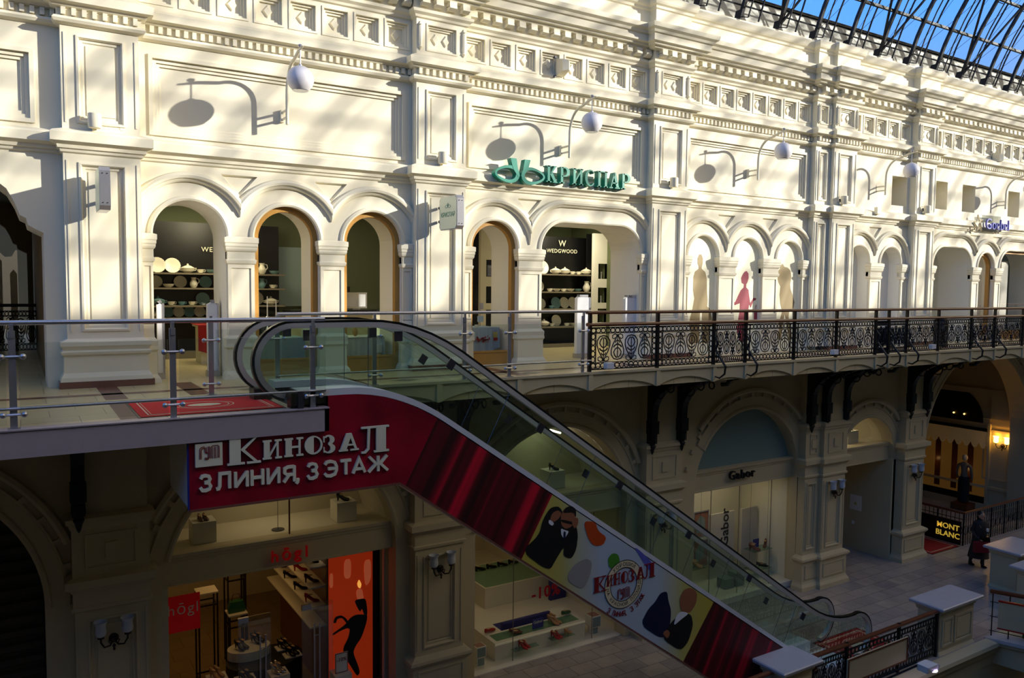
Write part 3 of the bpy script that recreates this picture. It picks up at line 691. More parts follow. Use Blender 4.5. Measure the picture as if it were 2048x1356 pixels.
# ---- iron brackets carrying the gallery
def bracket(x, label):
    t = thing('iron_bracket', label, 'bracket', (x, YP, -2), 'black iron brackets under the gallery')
    y0, y1 = YP+.02, 12.05
    out = [(y0, -1.98), (y0-.16, -1.98), (y0-.17, -1.30)] + [(y0-.17-(y0-.17-y1)*(1-math.cos(a)), -1.30+.92*math.sin(a)) for a in [pi/2*k/12 for k in range(1, 13)]] + [(y1, -.34), (y0, -.34)]
    b = MB(); b.slab(out, x-.09, x+.09, (), lambda u, v, q: (q, u, v)); b.build('arm', 'iron', t)
    b = MB(); b.box(x-.11, x+.11, y0-.2, y0+.0, -1.75, -1.45); b.lathe((x, y0-.1, 0), [(0, -2.25), (.03, -2.2), (.05, -2.12), (.09, -2.04), (.06, -2.0), (.10, -1.95), (.10, -1.80), (0, -1.75)], 8); b.build('drop', 'iron', t)
    b = MB()
    for k in (0, 1, 2):
        cy, cz, rr = y0-.42-.34*k, -.62+.03*k-.12*(k == 0), .15-.035*k
        b.tube([(x-.1, cy+rr*math.cos(a), cz+rr*math.sin(a)) for a in [2*pi*j/12 for j in range(12)]], .018, 5, True)
    b.tube([(x, y1+.15, -.38), (x, y1+.25, -.5), (x, y1+.40, -.52)], .05, 6)
    b.build('scroll', 'iron', t)
k = 0
BL = ['hanging alone under the landing', 'left one of the pair behind the escalator', 'right one of the pair behind the escalator', 'left of the frosted arch, left one of its pair', 'left of the frosted arch, right one of its pair',
      'first of the three right of the frosted arch', 'middle of the three right of the frosted arch', 'last of the three, above the cream doorway', 'left one right of the cream doorway', 'right one right of the cream doorway']
for x in (.72, 6.52, 7.42, 12.41, 13.34, 18.12, 18.74, 19.58, 22.72, 23.58): bracket(x, 'black curved iron bracket, ' + BL[k]); k += 1
# ---- floors below
b = MB(); b.box(-12, 60, 9.50, 30, ZF-.3, ZF); struct(b.build('floor.001', 'paving'))
b = MB(); b.sweep([(60, 9.5), (-12, 9.5)][::-1], [(0, ZF+.02), (.28, ZF+.02), (.30, ZF-.06), (.22, ZF-.12), (.18, ZF-.28), (.10, ZF-.32), (.08, ZF-.60), (.02, ZF-.66), (0, ZF-1.2)]); b.box(-12, 60, 9.45, 9.6, ZF-1.6, ZF-.25)
struct(b.build('trim_16', 'cream_shaded'))
b = MB(); b.box(-12, 60, -2.4, 30, -12.3, -12); struct(b.build('floor.002', 'dark_hall'))
b = MB(); b.box(-12, 60, 13, 13.2, -12, ZF-.3); b.box(59.8, 60, -2.4, 27, -12, 9.05); struct(b.build('wall_basement', 'cream_shaded'))
b = MB()
for x in (11.3, 17.4): b.box(x, x+1.5, 9.4, 11.2, -12, ZF-.3)
struct(b.build('wall_footing', 'cream_shaded'))
# ---- shop fronts: fascia beams
def fascia(x0, x1, label, n, y=14.18, z0=-3.52, z1=-2.97):
    b = MB(); b.box(x0, x1, y, y+.25, z0, z1); b.sweep([(x0, y), (x1, y)], [(0, z1-.14), (.02, z1-.13), (.03, z1-.08), (.06, z1-.06), (.07, z1), (0, z1+.01)]); b.sweep([(x0, y), (x1, y)], [(0, z0), (.02, z0), (.02, z0+.03), (0, z0+.04)])
    o = b.build('trim_%d' % n, 'cream_shaded'); struct(o); return o
fascia(2.02, 6.14, '', 17); fascia(7.91, 11.95, '', 18); fascia(14.14, 18.06, '', 19); fascia(19.81, 22.49, '', 20)
# rooms behind
def room(x0, x1, y0, y1, z1, m, n, floor='shop_tile'):
    b = MB(); b.box(x0-.1, x0, y0, y1, ZF, z1); b.box(x1, x1+.1, y0, y1, ZF, z1); b.box(x0, x1, y1, y1+.1, ZF, z1); struct(b.build('wall_room_%d' % n, m))
    b = MB(); b.box(x0, x1, y0, y1, ZF, ZF+.012); struct(b.build('floor.%03d' % (n+10), floor))
    b = MB(); b.box(x0, x1, y0, y1, z1, z1+.1); struct(b.build('ceiling.%03d' % (n+10), 'room_wall'))
room(1.9, 6.3, 14.35, 21.0, -3.50, 'room_wall', 1)
room(7.6, 12.2, 14.35, 21.0, -3.50, 'room_wall', 2, 'shop_tile')
room(13.9, 18.1, 14.35, 16.0, -3.50, 'room_white', 3, 'gallery_tile')
# lunette display boxes above the fascias
def lunette(cx, r, n, m='room_wall', depth=1.3):
    b = MB(); L = arc(cx, ZC, r, pi, 0, 24)
    b.chain([[(u, 14.35, v) for u, v in L], [(u, 14.35+depth, v) for u, v in L]], False); b.poly(L, (), lambda u, v: (u, 14.35+depth, v))
    b.box(cx-r, cx+r, 14.35, 14.35+depth, ZC-.02, -2.99)
    struct(b.build('wall_lunette_%d' % n, m))
lunette(4.08, 2.06, 1); lunette(9.93, 2.02, 2); lunette(21.15, 1.34, 3)
def pane(cx, r, n, m, lab, z=-2.97, y=14.3, mull=()):
    a = math.asin(min(.99, (z-ZC)/r)); L = arc(cx, ZC, r, pi-a, a, 24)
    t = thing('window_%d' % n, lab, 'window', (cx, y, z)); t['kind'] = 'structure'
    MB().poly(L, (), lambda u, v: (u, y, v)).build('pane', m, t)
    if mull:
        b = MB()
        for x in mull: b.box(x-.012, x+.012, y-.015, y+.015, z, ZC+math.sqrt(r*r-(x-cx)**2))
        b.build('mullion', 'wood_rail', t)
pane(4.08, 2.06, 12, 'glass_shop', 'arched fanlight above the red shop lettering', mull=(4.15,))
pane(9.93, 2.02, 13, 'glass_shop', 'arched fanlight behind the escalator')
pane(16.1, 1.96, 14, 'lunette_frost', 'frosted blue-green fanlight above the dark lettering')
pane(21.15, 1.34, 15, 'glass_shop', 'small arched fanlight above the cream doorway')
# glass fronts
def front(x0, x1, n, lab, xs, z0=ZF+.03, z1=-3.52, y=14.26):
    t = thing('window_%d' % n, lab, 'window', (x0, y, z0)); t['kind'] = 'structure'
    b = MB(); b.add([(x0, y, z0), (x1, y, z0), (x1, y, z1), (x0, y, z1)], [(0, 1, 2, 3)]); b.build('pane', 'glass_shop', t)
    b = MB()
    for x in xs: b.box(x-.006, x+.006, y-.008, y+.008, z0, z1)
    b.build('joint', 'shelf_grey', t)
front(7.93, 11.95, 16, 'plate-glass front of the window with a white counter', (9.02, 11.2))
front(14.16, 18.04, 17, 'plate-glass front below the frosted fanlight', (15.0, 16.05, 17.3))
b = MB(); b.box(7.6, 12.2, 14.1, 21, ZF, ZF+.02); b.box(13.9, 18.1, 14.1, 16, ZF, ZF+.16); struct(b.build('baseboard_front', 'plinth_white'))
# shuttered arch at the far left
t = thing('roller_shutter', 'dark ribbed roller shutter closing the far left arch', 'shutter', (-2.05, 14.28, ZF))
b = MB(); L = [(-4.35, ZF), (-4.35, ZC)] + arc(-2.05, ZC, 2.30, pi, 0, 24)[1:] + [(.25, ZF)]
b.poly(L, (), lambda u, v: (u, 14.33, v))
z = ZF
while z < -1.3:
    hw = 2.28 if z < ZC else math.sqrt(max(0.01, 2.28**2-(z-ZC)**2))
    b.chain([[(-2.05-hw, 14.33, z), (-2.05-hw, 14.26, z+.04), (-2.05-hw, 14.26, z+.13), (-2.05-hw, 14.33, z+.16)], [(-2.05+hw, 14.33, z), (-2.05+hw, 14.26, z+.04), (-2.05+hw, 14.26, z+.13), (-2.05+hw, 14.33, z+.16)]], False)
    z += .22
b.build('slats', 'shutter', t)
# cream doorway (bay four)
b = MB(); b.box(22.42, 22.6, 14.0, 15.7, ZF, -3.5); b.box(22.3, 22.6, 15.7, 15.8, ZF, -3.5); b.box(19.5, 19.85, 14.35, 17, ZF, -3.5); b.box(19.7, 22.6, 14.3, 15.7, -3.5, -3.42)
struct(b.build('wall_doorway', 'cream_shaded'))
b = MB(); b.box(19.6, 24, 18, 18.1, ZF, -3.3); b.box(22.6, 24, 15.8, 18, ZF, -3.3); struct(b.build('wall_doorway_end', 'wood_rail'))
t = MB().box(22.40, 22.42, 14.97, 15.37, -5.34, -4.86).build('notice_plate', 'white_paint'); tag(t, 'square white hazard plate on the cream doorway wall', 'sign')
tr = MB().slab([(15.11, -5.16), (15.23, -5.16), (15.17, -5.05)], 22.395, 22.40, (), lambda u, v, q: (q, u, v)).build('warning_triangle', 'ink_yellow', t); tr['label'] = 'small yellow warning triangle'
tag(MB().box(22.40, 22.42, 15.2, 15.28, -5.8, -5.7).build('wall_switch', 'white_plastic'), 'tiny white switch below the hazard plate', 'switch')
# deep passage right of the last big pilaster
XR = 30.75
b = MB(); b.box(XR, XR+.3, 14.0, 27, ZF, -.4); b.box(23.4, 23.65, 14.1, 27, ZF, -.4); b.box(23.6, 31, 25, 25.2, ZF, -.4); b.box(24.0, XR, 20.0, 27, -1.9, -1.7)
b.sweep([(XR, 27), (XR, 14.0)][::-1], [(0, 0), (0, 0)]) if False else None
struct(b.build('wall_corridor', 'cream_shaded'))
b = MB()
for z0, z1, o in ((ZF, ZF+.25, .10), (ZF+.85, ZF+.95, .09), (-3.35, -3.1, .08), (-3.6, -3.52, .05)): b.box(XR-o, XR, 14.0, 27, z0, z1)
for s in ((14.15, 15.6, -5.4, -3.8),):
    a, c, d, e = s
    b.chain([[(XR-q, a+i, d+i), (XR-q, c-i, d+i), (XR-q, c-i, e-i), (XR-q, a+i, e-i)] for i, q in ((0, 0), (0, .04), (.06, .04), (.06, .005))], True)
b.box(XR-.12, XR, 14.0, 15.32, -3.1, -.5); b.box(XR-.16, XR, 14.0, 27, -2.2, -2.0)
b.box(XR-.12, XR, 15.32, 15.42, ZF, -3.3)
struct(b.build('trim_21', 'cream_shaded'))
t = thing('window_19', 'dark arched fanlight high in the passage wall', 'window', (XR, 16.9, -3.2)); t['kind'] = 'structure'
b = MB(); b.slab([(15.6, -3.3)]+arc(16.9, -3.3, 1.3, pi, 0, 20)+[(18.2, -3.3)], XR-.09, XR-.06, (), lambda u, v, q: (q, u, v)); b.build('pane', 'black_panel', t)
b = MB()
for yy in (16.3, 16.7): b.ball((XR-.12, yy, -3.05), .03, 8)
b.build('reflected_bulb', 'lit_warm', t)
# ================================================================ escalator
T = .68                              # slope
XA, XB = 4.95, 14.55                 # ends of the straight incline (hand-rail line)
def hz(x, top=1.12, off=0.0):
    """height of the hand-rail line above x with eased knees"""
    x1, x2 = 4.86+off, 14.50+off; r = .75
    def knee(x):
        if x < x1-r: return 0
        if x < x1+r: return (x-(x1-r))**2/(4*r)
        return x-x1
    def knee2(x):
        q = x2
        if x < q-r: return 0
        if x < q+r: return (x-(q-r))**2/(4*r)
        return x-q
    return top - T*(knee(x)-knee2(x))
ZT, ZBm = 1.12, 1.12-T*(14.50-4.86)
esc = thing('escalator', 'glass-sided escalator descending right from the landing, red printed side', 'escalator', (8, 10.8, ZF))
RN = .515
def rail_path(o=0.0):
    """closed newel loop + hand-rail; o shrinks the loop"""
    P = []
    cx, cz = 3.05, ZT-RN
    for k in range(0, 17): a = -pi/2 - .25 - (pi-.25)*k/16; P.append((cx+(RN-o)*math.cos(a), cz+(RN-o)*math.sin(a)))
    x = 3.2
    xs = [3.3+.25*k for k in range(int((15.35-3.3)/.25)+1)]
    for x in xs:
        z = hz(x); s = (hz(x+.01)-hz(x-.01))/.02; n = math.hypot(1, s)
        P.append((x+o*s/n, z-o/n))
    cx, cz = 15.40, ZBm-RN+.02
    for k in range(0, 15): a = pi/2-(pi-.1)*k/14; P.append((cx+(RN-o)*math.cos(a), cz+(RN-o)*math.sin(a)))
    return P
def deckz(x): return hz(x, .245, -.42) if True else 0
def flatband(b, pts, y0, y1, th):
    """ribbon following pts (x,z), th thick downwards-inwards"""
    L = []
    for i, (x, z) in enumerate(pts):
        a = pts[max(0, i-1)]; c = pts[min(len(pts)-1, i+1)]; dx, dz = c[0]-a[0], c[1]-a[1]; n = math.hypot(dx, dz); nx, nz = dz/n, -dx/n
        L.append([(x, y0, z), (x, y1, z), (x+nx*th, y1, z+nz*th), (x+nx*th, y0, z+nz*th)])
    b.chain(L, True, True, True)
for yc, nm in ((10.30, 'near'), (11.25, 'far')):
    b = MB(); flatband(b, rail_path(-.02), yc-.040, yc+.045, .032)
    o = b.build('handrail', 'rubber', esc, smooth=True); o['label'] = 'black rubber handrail, %s side' % nm
    b = MB(); flatband(b, rail_path(.014), yc-.046, yc+.046, .07); o = b.build('handrail_track', 'steel_bright', esc, smooth=True); o['label'] = 'polished steel track under the %s handrail' % nm
    b = MB(); P = rail_path(.06); n = len(P)
    xs = [3.3+.25*k for k in range(int((15.35-3.3)/.25)+1)]
    up = [(x, hz(x)-.06*math.hypot(1, (hz(x+.01)-hz(x-.01))/.02)) for x in xs]; dn = [(x, deckz(x)-.02) for x in xs]
    b.chain([[(x, yc, z) for x, z in up], [(x, yc, z) for x, z in dn]], False)
    L = P[:17]; b.poly(L+[(3.3, .225), (3.3, ZT-.06)][::-1][0:0] + [(3.3, ZT-.06), (3.3, .1)], (), lambda u, v: (u, yc, v))
    L = P[-15:]; b.poly([(15.3, ZBm-.06)]+L+[(15.3, ZBm-RN*2+.1)], (), lambda u, v: (u, yc, v))
    b.build('glass_panel', 'glass_green', esc)
    for x in (3.25, 4.55, 5.5, 7.1, 8.75, 10.4, 12.05, 13.7):
        zt = hz(x); s = math.atan(T) if 5 < x < 14.4 else 0
        c, sn = math.cos(s), math.sin(s)
        cxx, czz = x-.20*sn, zt-.20/max(c, .3)*1.0+.02
        pts = [(cxx+u*c+v*sn, czz-u*sn+v*c) for u, v in ((-.06, -.07), (.06, -.07), (.06, .07), (-.06, .07))]
        b = MB(); b.slab(pts, yc-.012, yc+.012); b.build('glass_clip', 'steel_dark', esc)
    for x in (4.1, 6.0, 7.7, 9.35, 11.0, 12.65, 14.2):
        z0, z1 = deckz(x), hz(x)-.06; dx = .0 if x < 4.9 or x > 14.3 else .42
        b = MB(); b.tube([(x, yc, z0), (x+dx*1.0, yc, hz(x+dx)-.06)], .005, 4); b.build('glass_joint', 'steel_dark', esc)
    sgn = -1 if nm == 'near' else 1
    ya, yb = (10.05, yc+.10) if nm == 'near' else (yc-.10, 11.50)
    xs2 = [3.05+.2*k for k in range(int((14.15-3.05)/.2)+1)]
    b = MB(); flatband(b, [(x, deckz(x)) for x in xs2], ya, yb, .09)
    o = b.build('deck', 'deck_alu', esc, smooth=True); o['label'] = 'pale aluminium deck strip, %s side' % nm
    b = MB(); yi = yb-.01 if nm == 'near' else ya+.01
    b.chain([[(x, yi, deckz(x)-.08) for x in xs2], [(x, yi, deckz(x)-.42) for x in xs2]], False); b.build('skirt', 'black_panel', esc)
# steps and comb plates
for k in range(24):
    x = 4.3+.41*k; z = deckz(x+.2)-.22
    b = MB(); b.box(x, x+.41, 10.42, 11.13, z-.26, z); o = b.build('step', 'steel_dark', esc)
b = MB(); b.box(3.05, 4.3, 10.40, 11.15, -.03, .012); b.box(3.03, 3.1, 10.0, 10.40, -.25, .24); b.build('top_plate', 'steel_dark', esc)
b = MB(); b.box(13.9, 15.5, 10.40, 11.15, ZF-.02, ZF+.02); b.box(13.6, 15.0, 10.1, 10.40, ZF, ZF+.30); b.box(13.6, 15.0, 11.15, 11.45, ZF, ZF+.30); b.build('bottom_plate', 'deck_alu', esc)
b = MB(); b.box(2.95, 3.13, 10.05, 10.24, 0.0, .22); b.box(2.75, 3.0, 11.1, 11.4, 0, .18); b.build('newel_foot', 'rubber', esc, bevel=.02)
b = MB(); b.box(13.62, 14.98, 10.12, 10.39, ZF+.30, ZF+.305); b.build('bottom_newel_cover', 'linen_blue', esc)
b = MB()
for xx, m in ((3.55, 0), (3.62, 0), (3.95, 0), (4.05, 0)): b.add([(xx, 10.37, .27), (xx+.05, 10.37, .27), (xx+.05, 10.39, .27), (xx, 10.39, .27)], [(0, 1, 2, 3)])
b.build('notice_stickers', 'blue_card', esc)
# truss box
def bot(x): return -1.13 if x < 4.47 else -1.13-.715*(x-4.47)
b = MB(); xs = [1.71, 3.05, 3.42, 4.0, 4.47]+[4.6+.2*k for k in range(49)]
xs = [x for x in xs if x < 14.2]
def topz(x): return -.31 if x < 3.44 else deckz(x)-.09
b.chain([[(x, 10.07, max(ZF, topz(x))), (x, 11.48, max(ZF, topz(x))-(.45 if x > 3.44 else 0)), (x, 11.48, max(ZF, bot(x))), (x, 10.07, max(ZF, bot(x)))] for x in xs], True, True, True)
o = b.build('truss_casing', 'soffit_white', esc)
# printed side cladding in three lengths, cut square to the slope
def strip(name, m, pt, pb, lab, y=10.05, n=24):
    """pt, pb: x of the top and bottom ends of each side"""
    b = MB(); L0 = []; L1 = []
    for k in range(n+1):
        xt = pt[0]+(pt[1]-pt[0])*k/n; xb = pb[0]+(pb[1]-pb[0])*k/n
        L0.append((xt, y, max(ZF, topz(xt)))); L1.append((xb, y, max(ZF, bot(xb))))
    b.chain([L0, L1], False); b.chain([L0, [(p[0], y+.02, p[2]) for p in L0]], False); b.chain([L1, [(p[0], y+.02, p[2]) for p in L1]], False)
    o = b.build(name, m, esc); o['label'] = lab; return o
strip('side_panel', 'print_red', (1.71, 3.44), (1.71, 3.44), 'plain red upper cladding, left length')
strip('side_panel', 'print_red', (3.44, 5.05), (3.44, 4.55), 'plain red upper cladding, right length')
strip('curtain_panel', 'print_curtain', (5.05, 7.07), (4.55, 6.50), 'cladding printed with red curtain folds, upper length')
strip('film_panel', 'print_film', (7.07, 10.72), (6.50, 9.98), 'cladding with yellow and pale film poster')
strip('curtain_panel', 'print_curtain', (10.72, 13.9), (9.98, 12.15), 'cladding printed with red curtain folds, lower length')
MB().box(1.69, 1.712, 10.05, 10.07, -1.13, -.3).build('edge_strip', 'blue_card', esc)
b = MB(); flatband(b, [(x, bot(x)) for x in [1.71, 3, 4.3, 4.47]+[4.7+.25*k for k in range(28)] if bot(x) > ZF+.1], 10.04, 10.09, .03); b.build('bottom_trim', 'marble_dark', esc)
# ---- fat slab lettering
def Lr(x0, x1, z0, z1): return [(x0, z0), (x1, z0), (x1, z1), (x0, z1)]
FAT = {
 'К': [(0, 0, .55, .07), (.07, .07, .42, .93), (0, .93, .55, 1), 'P', [(.42, .52), (.86, .93), (.94, .93), (.55, .52), (.97, .07), (.85, .07)], (.6, .93, 1.02, 1), (.62, 0, 1.06, .07)],
 'И': [(0, 0, .42, .09), (.05, .09, .33, .91), (0, .91, .42, 1), (.60, 0, .92, .09), (.66, .09, .76, .91), (.58, .91, .92, 1), 'P', [(.33, .12), (.33, .27), (.66, .88), (.66, .73)]],
 'Н': [(0, 0, .44, .09), (.06, .09, .37, .91), (0, .91, .44, 1), (.62, 0, .96, .09), (.72, .09, .82, .91), (.62, .91, .96, 1), (.37, .46, .72, .55)],
 'О': ['O'], 'З': ['Z'],
 'А': [(0, 0, .44, .09), (.56, 0, .98, .09), 'P', [(.06, .09), (.36, .09), (.60, .88), (.56, 1), (.36, 1)], 'P', [(.56, 1), (.36, .94), (.50, .94), (.78, .09), (.90, .09), (.62, 1)], (.34, .30, .70, .38)],
 'Л': [(.48, 0, 1.05, .07), (.56, .07, .93, .93), (.0, .93, 1.05, 1), 'P', [(.0, 0), (.16, 0), (.30, .14), (.33, .93), (.24, .93), (.22, .18), (.12, .07), (0, .07)]],
}
def fat(ch, x, z, w_, h):
    outs = []; sh = FAT[ch]; i = 0
    while i < len(sh):
        s = sh[i]
        if s == 'P': outs.append(([(x+u*w_, z+v*h) for u, v in sh[i+1]],)); i += 2; continue
        if s == 'O':
            o = [(x+w_*(.5+.5*math.cos(a)), z+h*(.5+.5*math.sin(a))) for a in [2*pi*k/28 for k in range(28)]]
            hh = [(x+w_*(.50+(.40*math.cos(a) if math.cos(a) > 0 else 0)), z+h*(.5+.43*math.sin(a))) for a in [-pi/2+pi*k/14 for k in range(15)]]
            outs.append((o, hh)); i += 1; continue
        if s == 'Z':
            o = []
            for cz, ra, rb, a0, a1 in ((.74, .42, .26, 150, -70), (.27, .48, .27, 70, -150)):
                o += [(x+w_*(.42+ra*math.cos(math.radians(a0+(a1-a0)*k/12))), z+h*(cz+rb*math.sin(math.radians(a0+(a1-a0)*k/12)))) for k in range(13)]
            q = []
            for cz, ra, rb, a0, a1 in ((.27, .20, .19, -140, 80), (.74, .16, .18, -80, 140)):
                q += [(x+w_*(.34+ra*math.cos(math.radians(a0+(a1-a0)*k/10))), z+h*(cz+rb*math.sin(math.radians(a0+(a1-a0)*k/10)))) for k in range(11)]
            outs.append((o+q,)); outs.append((Lr(x, x+.07*w_, z+h*.62, z+h*.95),)); outs.append((Lr(x, x+.07*w_, z+h*.06, z+h*.36),)); i += 1; continue
        outs.append((Lr(x+s[0]*w_, x+s[2]*w_, z+s[1]*h, z+s[3]*h),)); i += 1
    return outs
def kinozal(x0, z0, u, y, th, m, parent, name='letter', f=None, split=True):
    """the cinema name; u = unit height of the small letters"""
    spec = [('К', 0, -.12, .98, 1.62), ('И', 1.10, 0, .78, 1.0), ('Н', 1.98, .06, .74, 1.0), ('О', 2.78, .08, .72, 1.02), ('З', 3.52, .13, .56, 1.0), ('А', 4.12, .18, .84, 1.0), ('Л', 5.06, .05, .98, 1.50)]
    bb = MB()
    for ch, dx, dz, w_, h in spec:
        b = MB() if split else bb
        for o in fat(ch, x0+dx*u, z0+dz*u, w_*u, h*u):
            b.slab(o[0], y-th, y, o[1:], f)
        if split: b.build(name, m, parent)
    if not split: bb.build(name, m, parent)
sg = thing('cinema_sign', 'ivory raised cinema lettering and square logo on the red cladding', 'sign', (3, 10.03, -.7))
def gum(x0, z0, s, y, th, m, parent, f=None):
    """outlined three-letter emblem drawn as double strokes"""
    b = MB(); f2 = f or (lambda u, v, d: (u, d, v))
    def stroke(pts, wd=.024):
        for i in range(len(pts)-1):
            (a, c), (d, e) = pts[i], pts[i+1]; wd = wd; L = math.hypot(d-a, e-c); nx, nz = -(e-c)/L*wd, (d-a)/L*wd
            b.slab([(x0+(a+nx)*s, z0+(c+nz)*s), (x0+(a-nx)*s, z0+(c-nz)*s), (x0+(d-nx)*s, z0+(e-nz)*s), (x0+(d+nx)*s, z0+(e+nz)*s)], y-th, y, (), f)
    for q in (0, .1):
        stroke([(.0+q, 0), (.0+q, .72-q), (.08+q*.6, .85-q), (.33, .92-q)])
        stroke([(.36+q, .85), (.36+q, .50), (.42+q*.4, .42+q*.3), (.60-q, .42+q)])
        stroke([(.68-q*.9, .9), (.68-q*.9, .1+q), (.58, -.05+q), (.34, -.05+q)])
    for xx in (.78, .88, 1.02, 1.12, 1.27, 1.37): stroke([(xx, 0), (xx, .82)], .02)
    stroke([(.78, .82), (.9, .93), (1.28, .93), (1.37, .82)], .02)
    return b.build('emblem', m, parent)
def fatpx(spec, y, th, m, parent, name, split=True):
    """letters set by their left, right, top, bottom on the cladding"""
    bb = MB()
    for ch, l, r, tp, bt in spec:
        p, q = W(l, bt, Y=y), W(r, tp, Y=y); q2 = W(r, bt, Y=y); b = MB() if split else bb
        sl = (W(r, bt, Y=y).z-W(l, bt, Y=y).z)
        for i_, o in enumerate(fat(ch, p.x, p.z, q2.x-p.x, W(l, tp, Y=y).z-p.z)):
            b.slab(o[0], y-th-.0008*i_, y, o[1:])
        if split: b.build(name, m, parent)
    if not split: bb.build(name, m, parent)
TITLE = [('К', 454, 517, 875, 931), ('И', 525, 566, 881, 919), ('Н', 568, 607, 877, 914), ('О', 608.5, 644, 873, 910), ('З', 646, 672, 870.5, 907), ('А', 677, 717, 868, 903), ('Л', 721.5, 774, 854, 907)]
fatpx(TITLE, 10.02, .03, 'letter_ivory', sg, 'letter')
fatpx([(c, l+1.5, r+1.5, t_+2, b_+2.5) for c, l, r, t_, b_ in TITLE], 10.045, .012, 'letter_edge', sg, 'letter_backing', False)
p, q = W(391, 936, Y=10.0), W(445, 887, Y=10.0)
MB().box(p.x, q.x, 10.0, 10.04, p.z, p.z+(W(391, 889, Y=10.0).z-p.z)).build('logo_plate', 'letter_ivory', sg, bevel=.004)
gum(p.x+.05, p.z+.10, .165, 9.998, .006, 'ink_red', sg)
SANS = {
 '3': [[(.05, .80), (.2, .97), (.5, 1), (.8, .93), (.9, .76), (.78, .58), (.4, .53)], [(.4, .53), (.8, .48), (.95, .28), (.82, .08), (.5, 0), (.2, .03), (.03, .22)]],
 'Л': [[(0, .02), (.16, .04), (.24, .2), (.27, 1), (.93, 1), (.93, 0)]],
 'И': [[(.07, 1), (.07, 0)], [(.93, 1), (.93, 0)], [(.07, .03), (.93, .97)]],
 'Н': [[(.07, 1), (.07, 0)], [(.93, 1), (.93, 0)], [(.07, .5), (.93, .5)]],
 'Я': [[(.93, 1), (.93, 0)], [(.93, .95), (.4, .95), (.14, .86), (.12, .6), (.35, .46), (.93, .46)], [(.5, .46), (.05, 0)]],
 ',': [[(.25, .16), (.25, -.02)], [(.32, .0), (-.2, -.18)]],
 'Э': [[(.06, .8), (.2, .96), (.5, 1), (.82, .9), (.95, .62), (.95, .38), (.82, .1), (.5, 0), (.2, .04), (.06, .2)], [(.3, .5), (.93, .5)]],
 'Т': [[(0, .95), (1, .95)], [(.5, .95), (.5, 0)]],
 'А': [[(.03, 0), (.5, .97), (.97, 0)], [(.22, .28), (.78, .28)]],
 'Ж': [[(.5, 1), (.5, 0)], [(-.02, 1), (.38, .5), (-.06, 0)], [(1.02, 1), (.62, .5), (1.06, 0)], [(.3, .5), (.7, .5)]],
}
def sans(b, ch, x, z, w_, h, y0, y1, f=None, t=.0185):
    for ln in SANS[ch]:
        P = [Vector((x+u*w_, z+v*h)) for u, v in ln]; A = []; Bq = []
        for i, p in enumerate(P):
            ds = []
            if i: ds.append((P[i]-P[i-1]).normalized())
            if i < len(P)-1: ds.append((P[i+1]-P[i]).normalized())
            ns = [Vector((-d.y, d.x)) for d in ds]; m = ns[0] if len(ns) == 1 else (ns[0]+ns[1])/max(.35, 1+ns[0].dot(ns[1]))
            A.append(p+m*t); Bq.append(p-m*t)
        b.slab([(q.x, q.y) for q in A]+[(q.x, q.y) for q in reversed(Bq)], y0-.0012*SANS[ch].index(ln), y1, (), f)
for ch, l, r, tp, bt in (('3', 401, 423, 953, 983), ('Л', 433, 462, 949, 980), ('И', 470, 497, 945, 976), ('Н', 503, 528, 941, 972), ('И', 535, 560, 937.5, 969), ('Я', 567, 591, 934, 965.5), (',', 594, 602, 933, 962),
        ('3', 616, 636, 929, 958.5), ('Э', 649, 675, 924.5, 954), ('Т', 682, 703, 921, 950.5), ('А', 706, 731.5, 918, 947.5), ('Ж', 740, 774, 914, 944.5)):
    y = 10.01; p = W(l, bt, Y=y); q = W(r, bt, Y=y); h = W(l, tp, Y=y).z-p.z
    b = MB(); sans(b, ch, p.x, p.z, q.x-p.x, h, y, y+.04, t=.0185 if ch != ',' else .022); b.build('letter', 'letter_ivory', sg)
# ---- film poster prints: plain stand-ins and the round cinema badge
def px2(pts, y=10.046): return [(W(a, c, Y=y).x, W(a, c, Y=y).z) for a, c in pts]
def pprint(name, polys, m, lab=None, dy=0.0):
    b = MB()
    for p in polys:
        P = px2(p, 10.05)
        for _ in range(2): P = [q for i in range(len(P)) for q in ((P[i][0]*.8+P[(i+1) % len(P)][0]*.2, P[i][1]*.8+P[(i+1) % len(P)][1]*.2), (P[i][0]*.2+P[(i+1) % len(P)][0]*.8, P[i][1]*.2+P[(i+1) % len(P)][1]*.8))]
        b.slab(P, 10.046-dy-.002, 10.046-dy)
    o = b.build(name, m, esc)
    if lab: o['label'] = lab
    return o
def phead(*polys):
    for q in polys: pprint('printed_head', [q], 'ink_skin', None, .003)
pprint('printed_figure', [[(1042, 1103), (1078, 1070), (1085, 1040), (1100, 1015), (1118, 1012), (1128, 1030), (1150, 1042), (1156, 1070), (1152, 1100), (1142, 1118), (1126, 1112), (1128, 1092), (1112, 1118), (1098, 1143)]], 'ink_dark', 'printed man in a dark suit')
pprint('printed_head', [[(1122, 1050), (1121, 1030), (1128, 1017), (1140, 1014), (1149, 1022), (1150, 1040), (1142, 1054), (1130, 1058)], [(1099, 1040), (1104, 1026), (1115, 1020), (1123, 1026), (1118, 1036), (1108, 1044)]], 'ink_skin', None, .002)
pprint('printed_hair', [[(1124, 1026), (1130, 1015), (1142, 1011), (1152, 1019), (1151, 1036), (1147, 1024)], [(1121, 1038), (1147, 1044), (1146, 1050), (1122, 1044)]], 'ink_dark', None, .004)
pprint('printed_shirt', [[(1121, 1056), (1129, 1060), (1138, 1062), (1128, 1078), (1122, 1070)], [(1098, 1038), (1108, 1046), (1104, 1052), (1096, 1046)]], 'ink_white', None, .004)
pprint('printed_tie', [[(1126, 1062), (1131, 1063), (1130, 1076), (1126, 1082)]], 'ink_blue', None, .006)
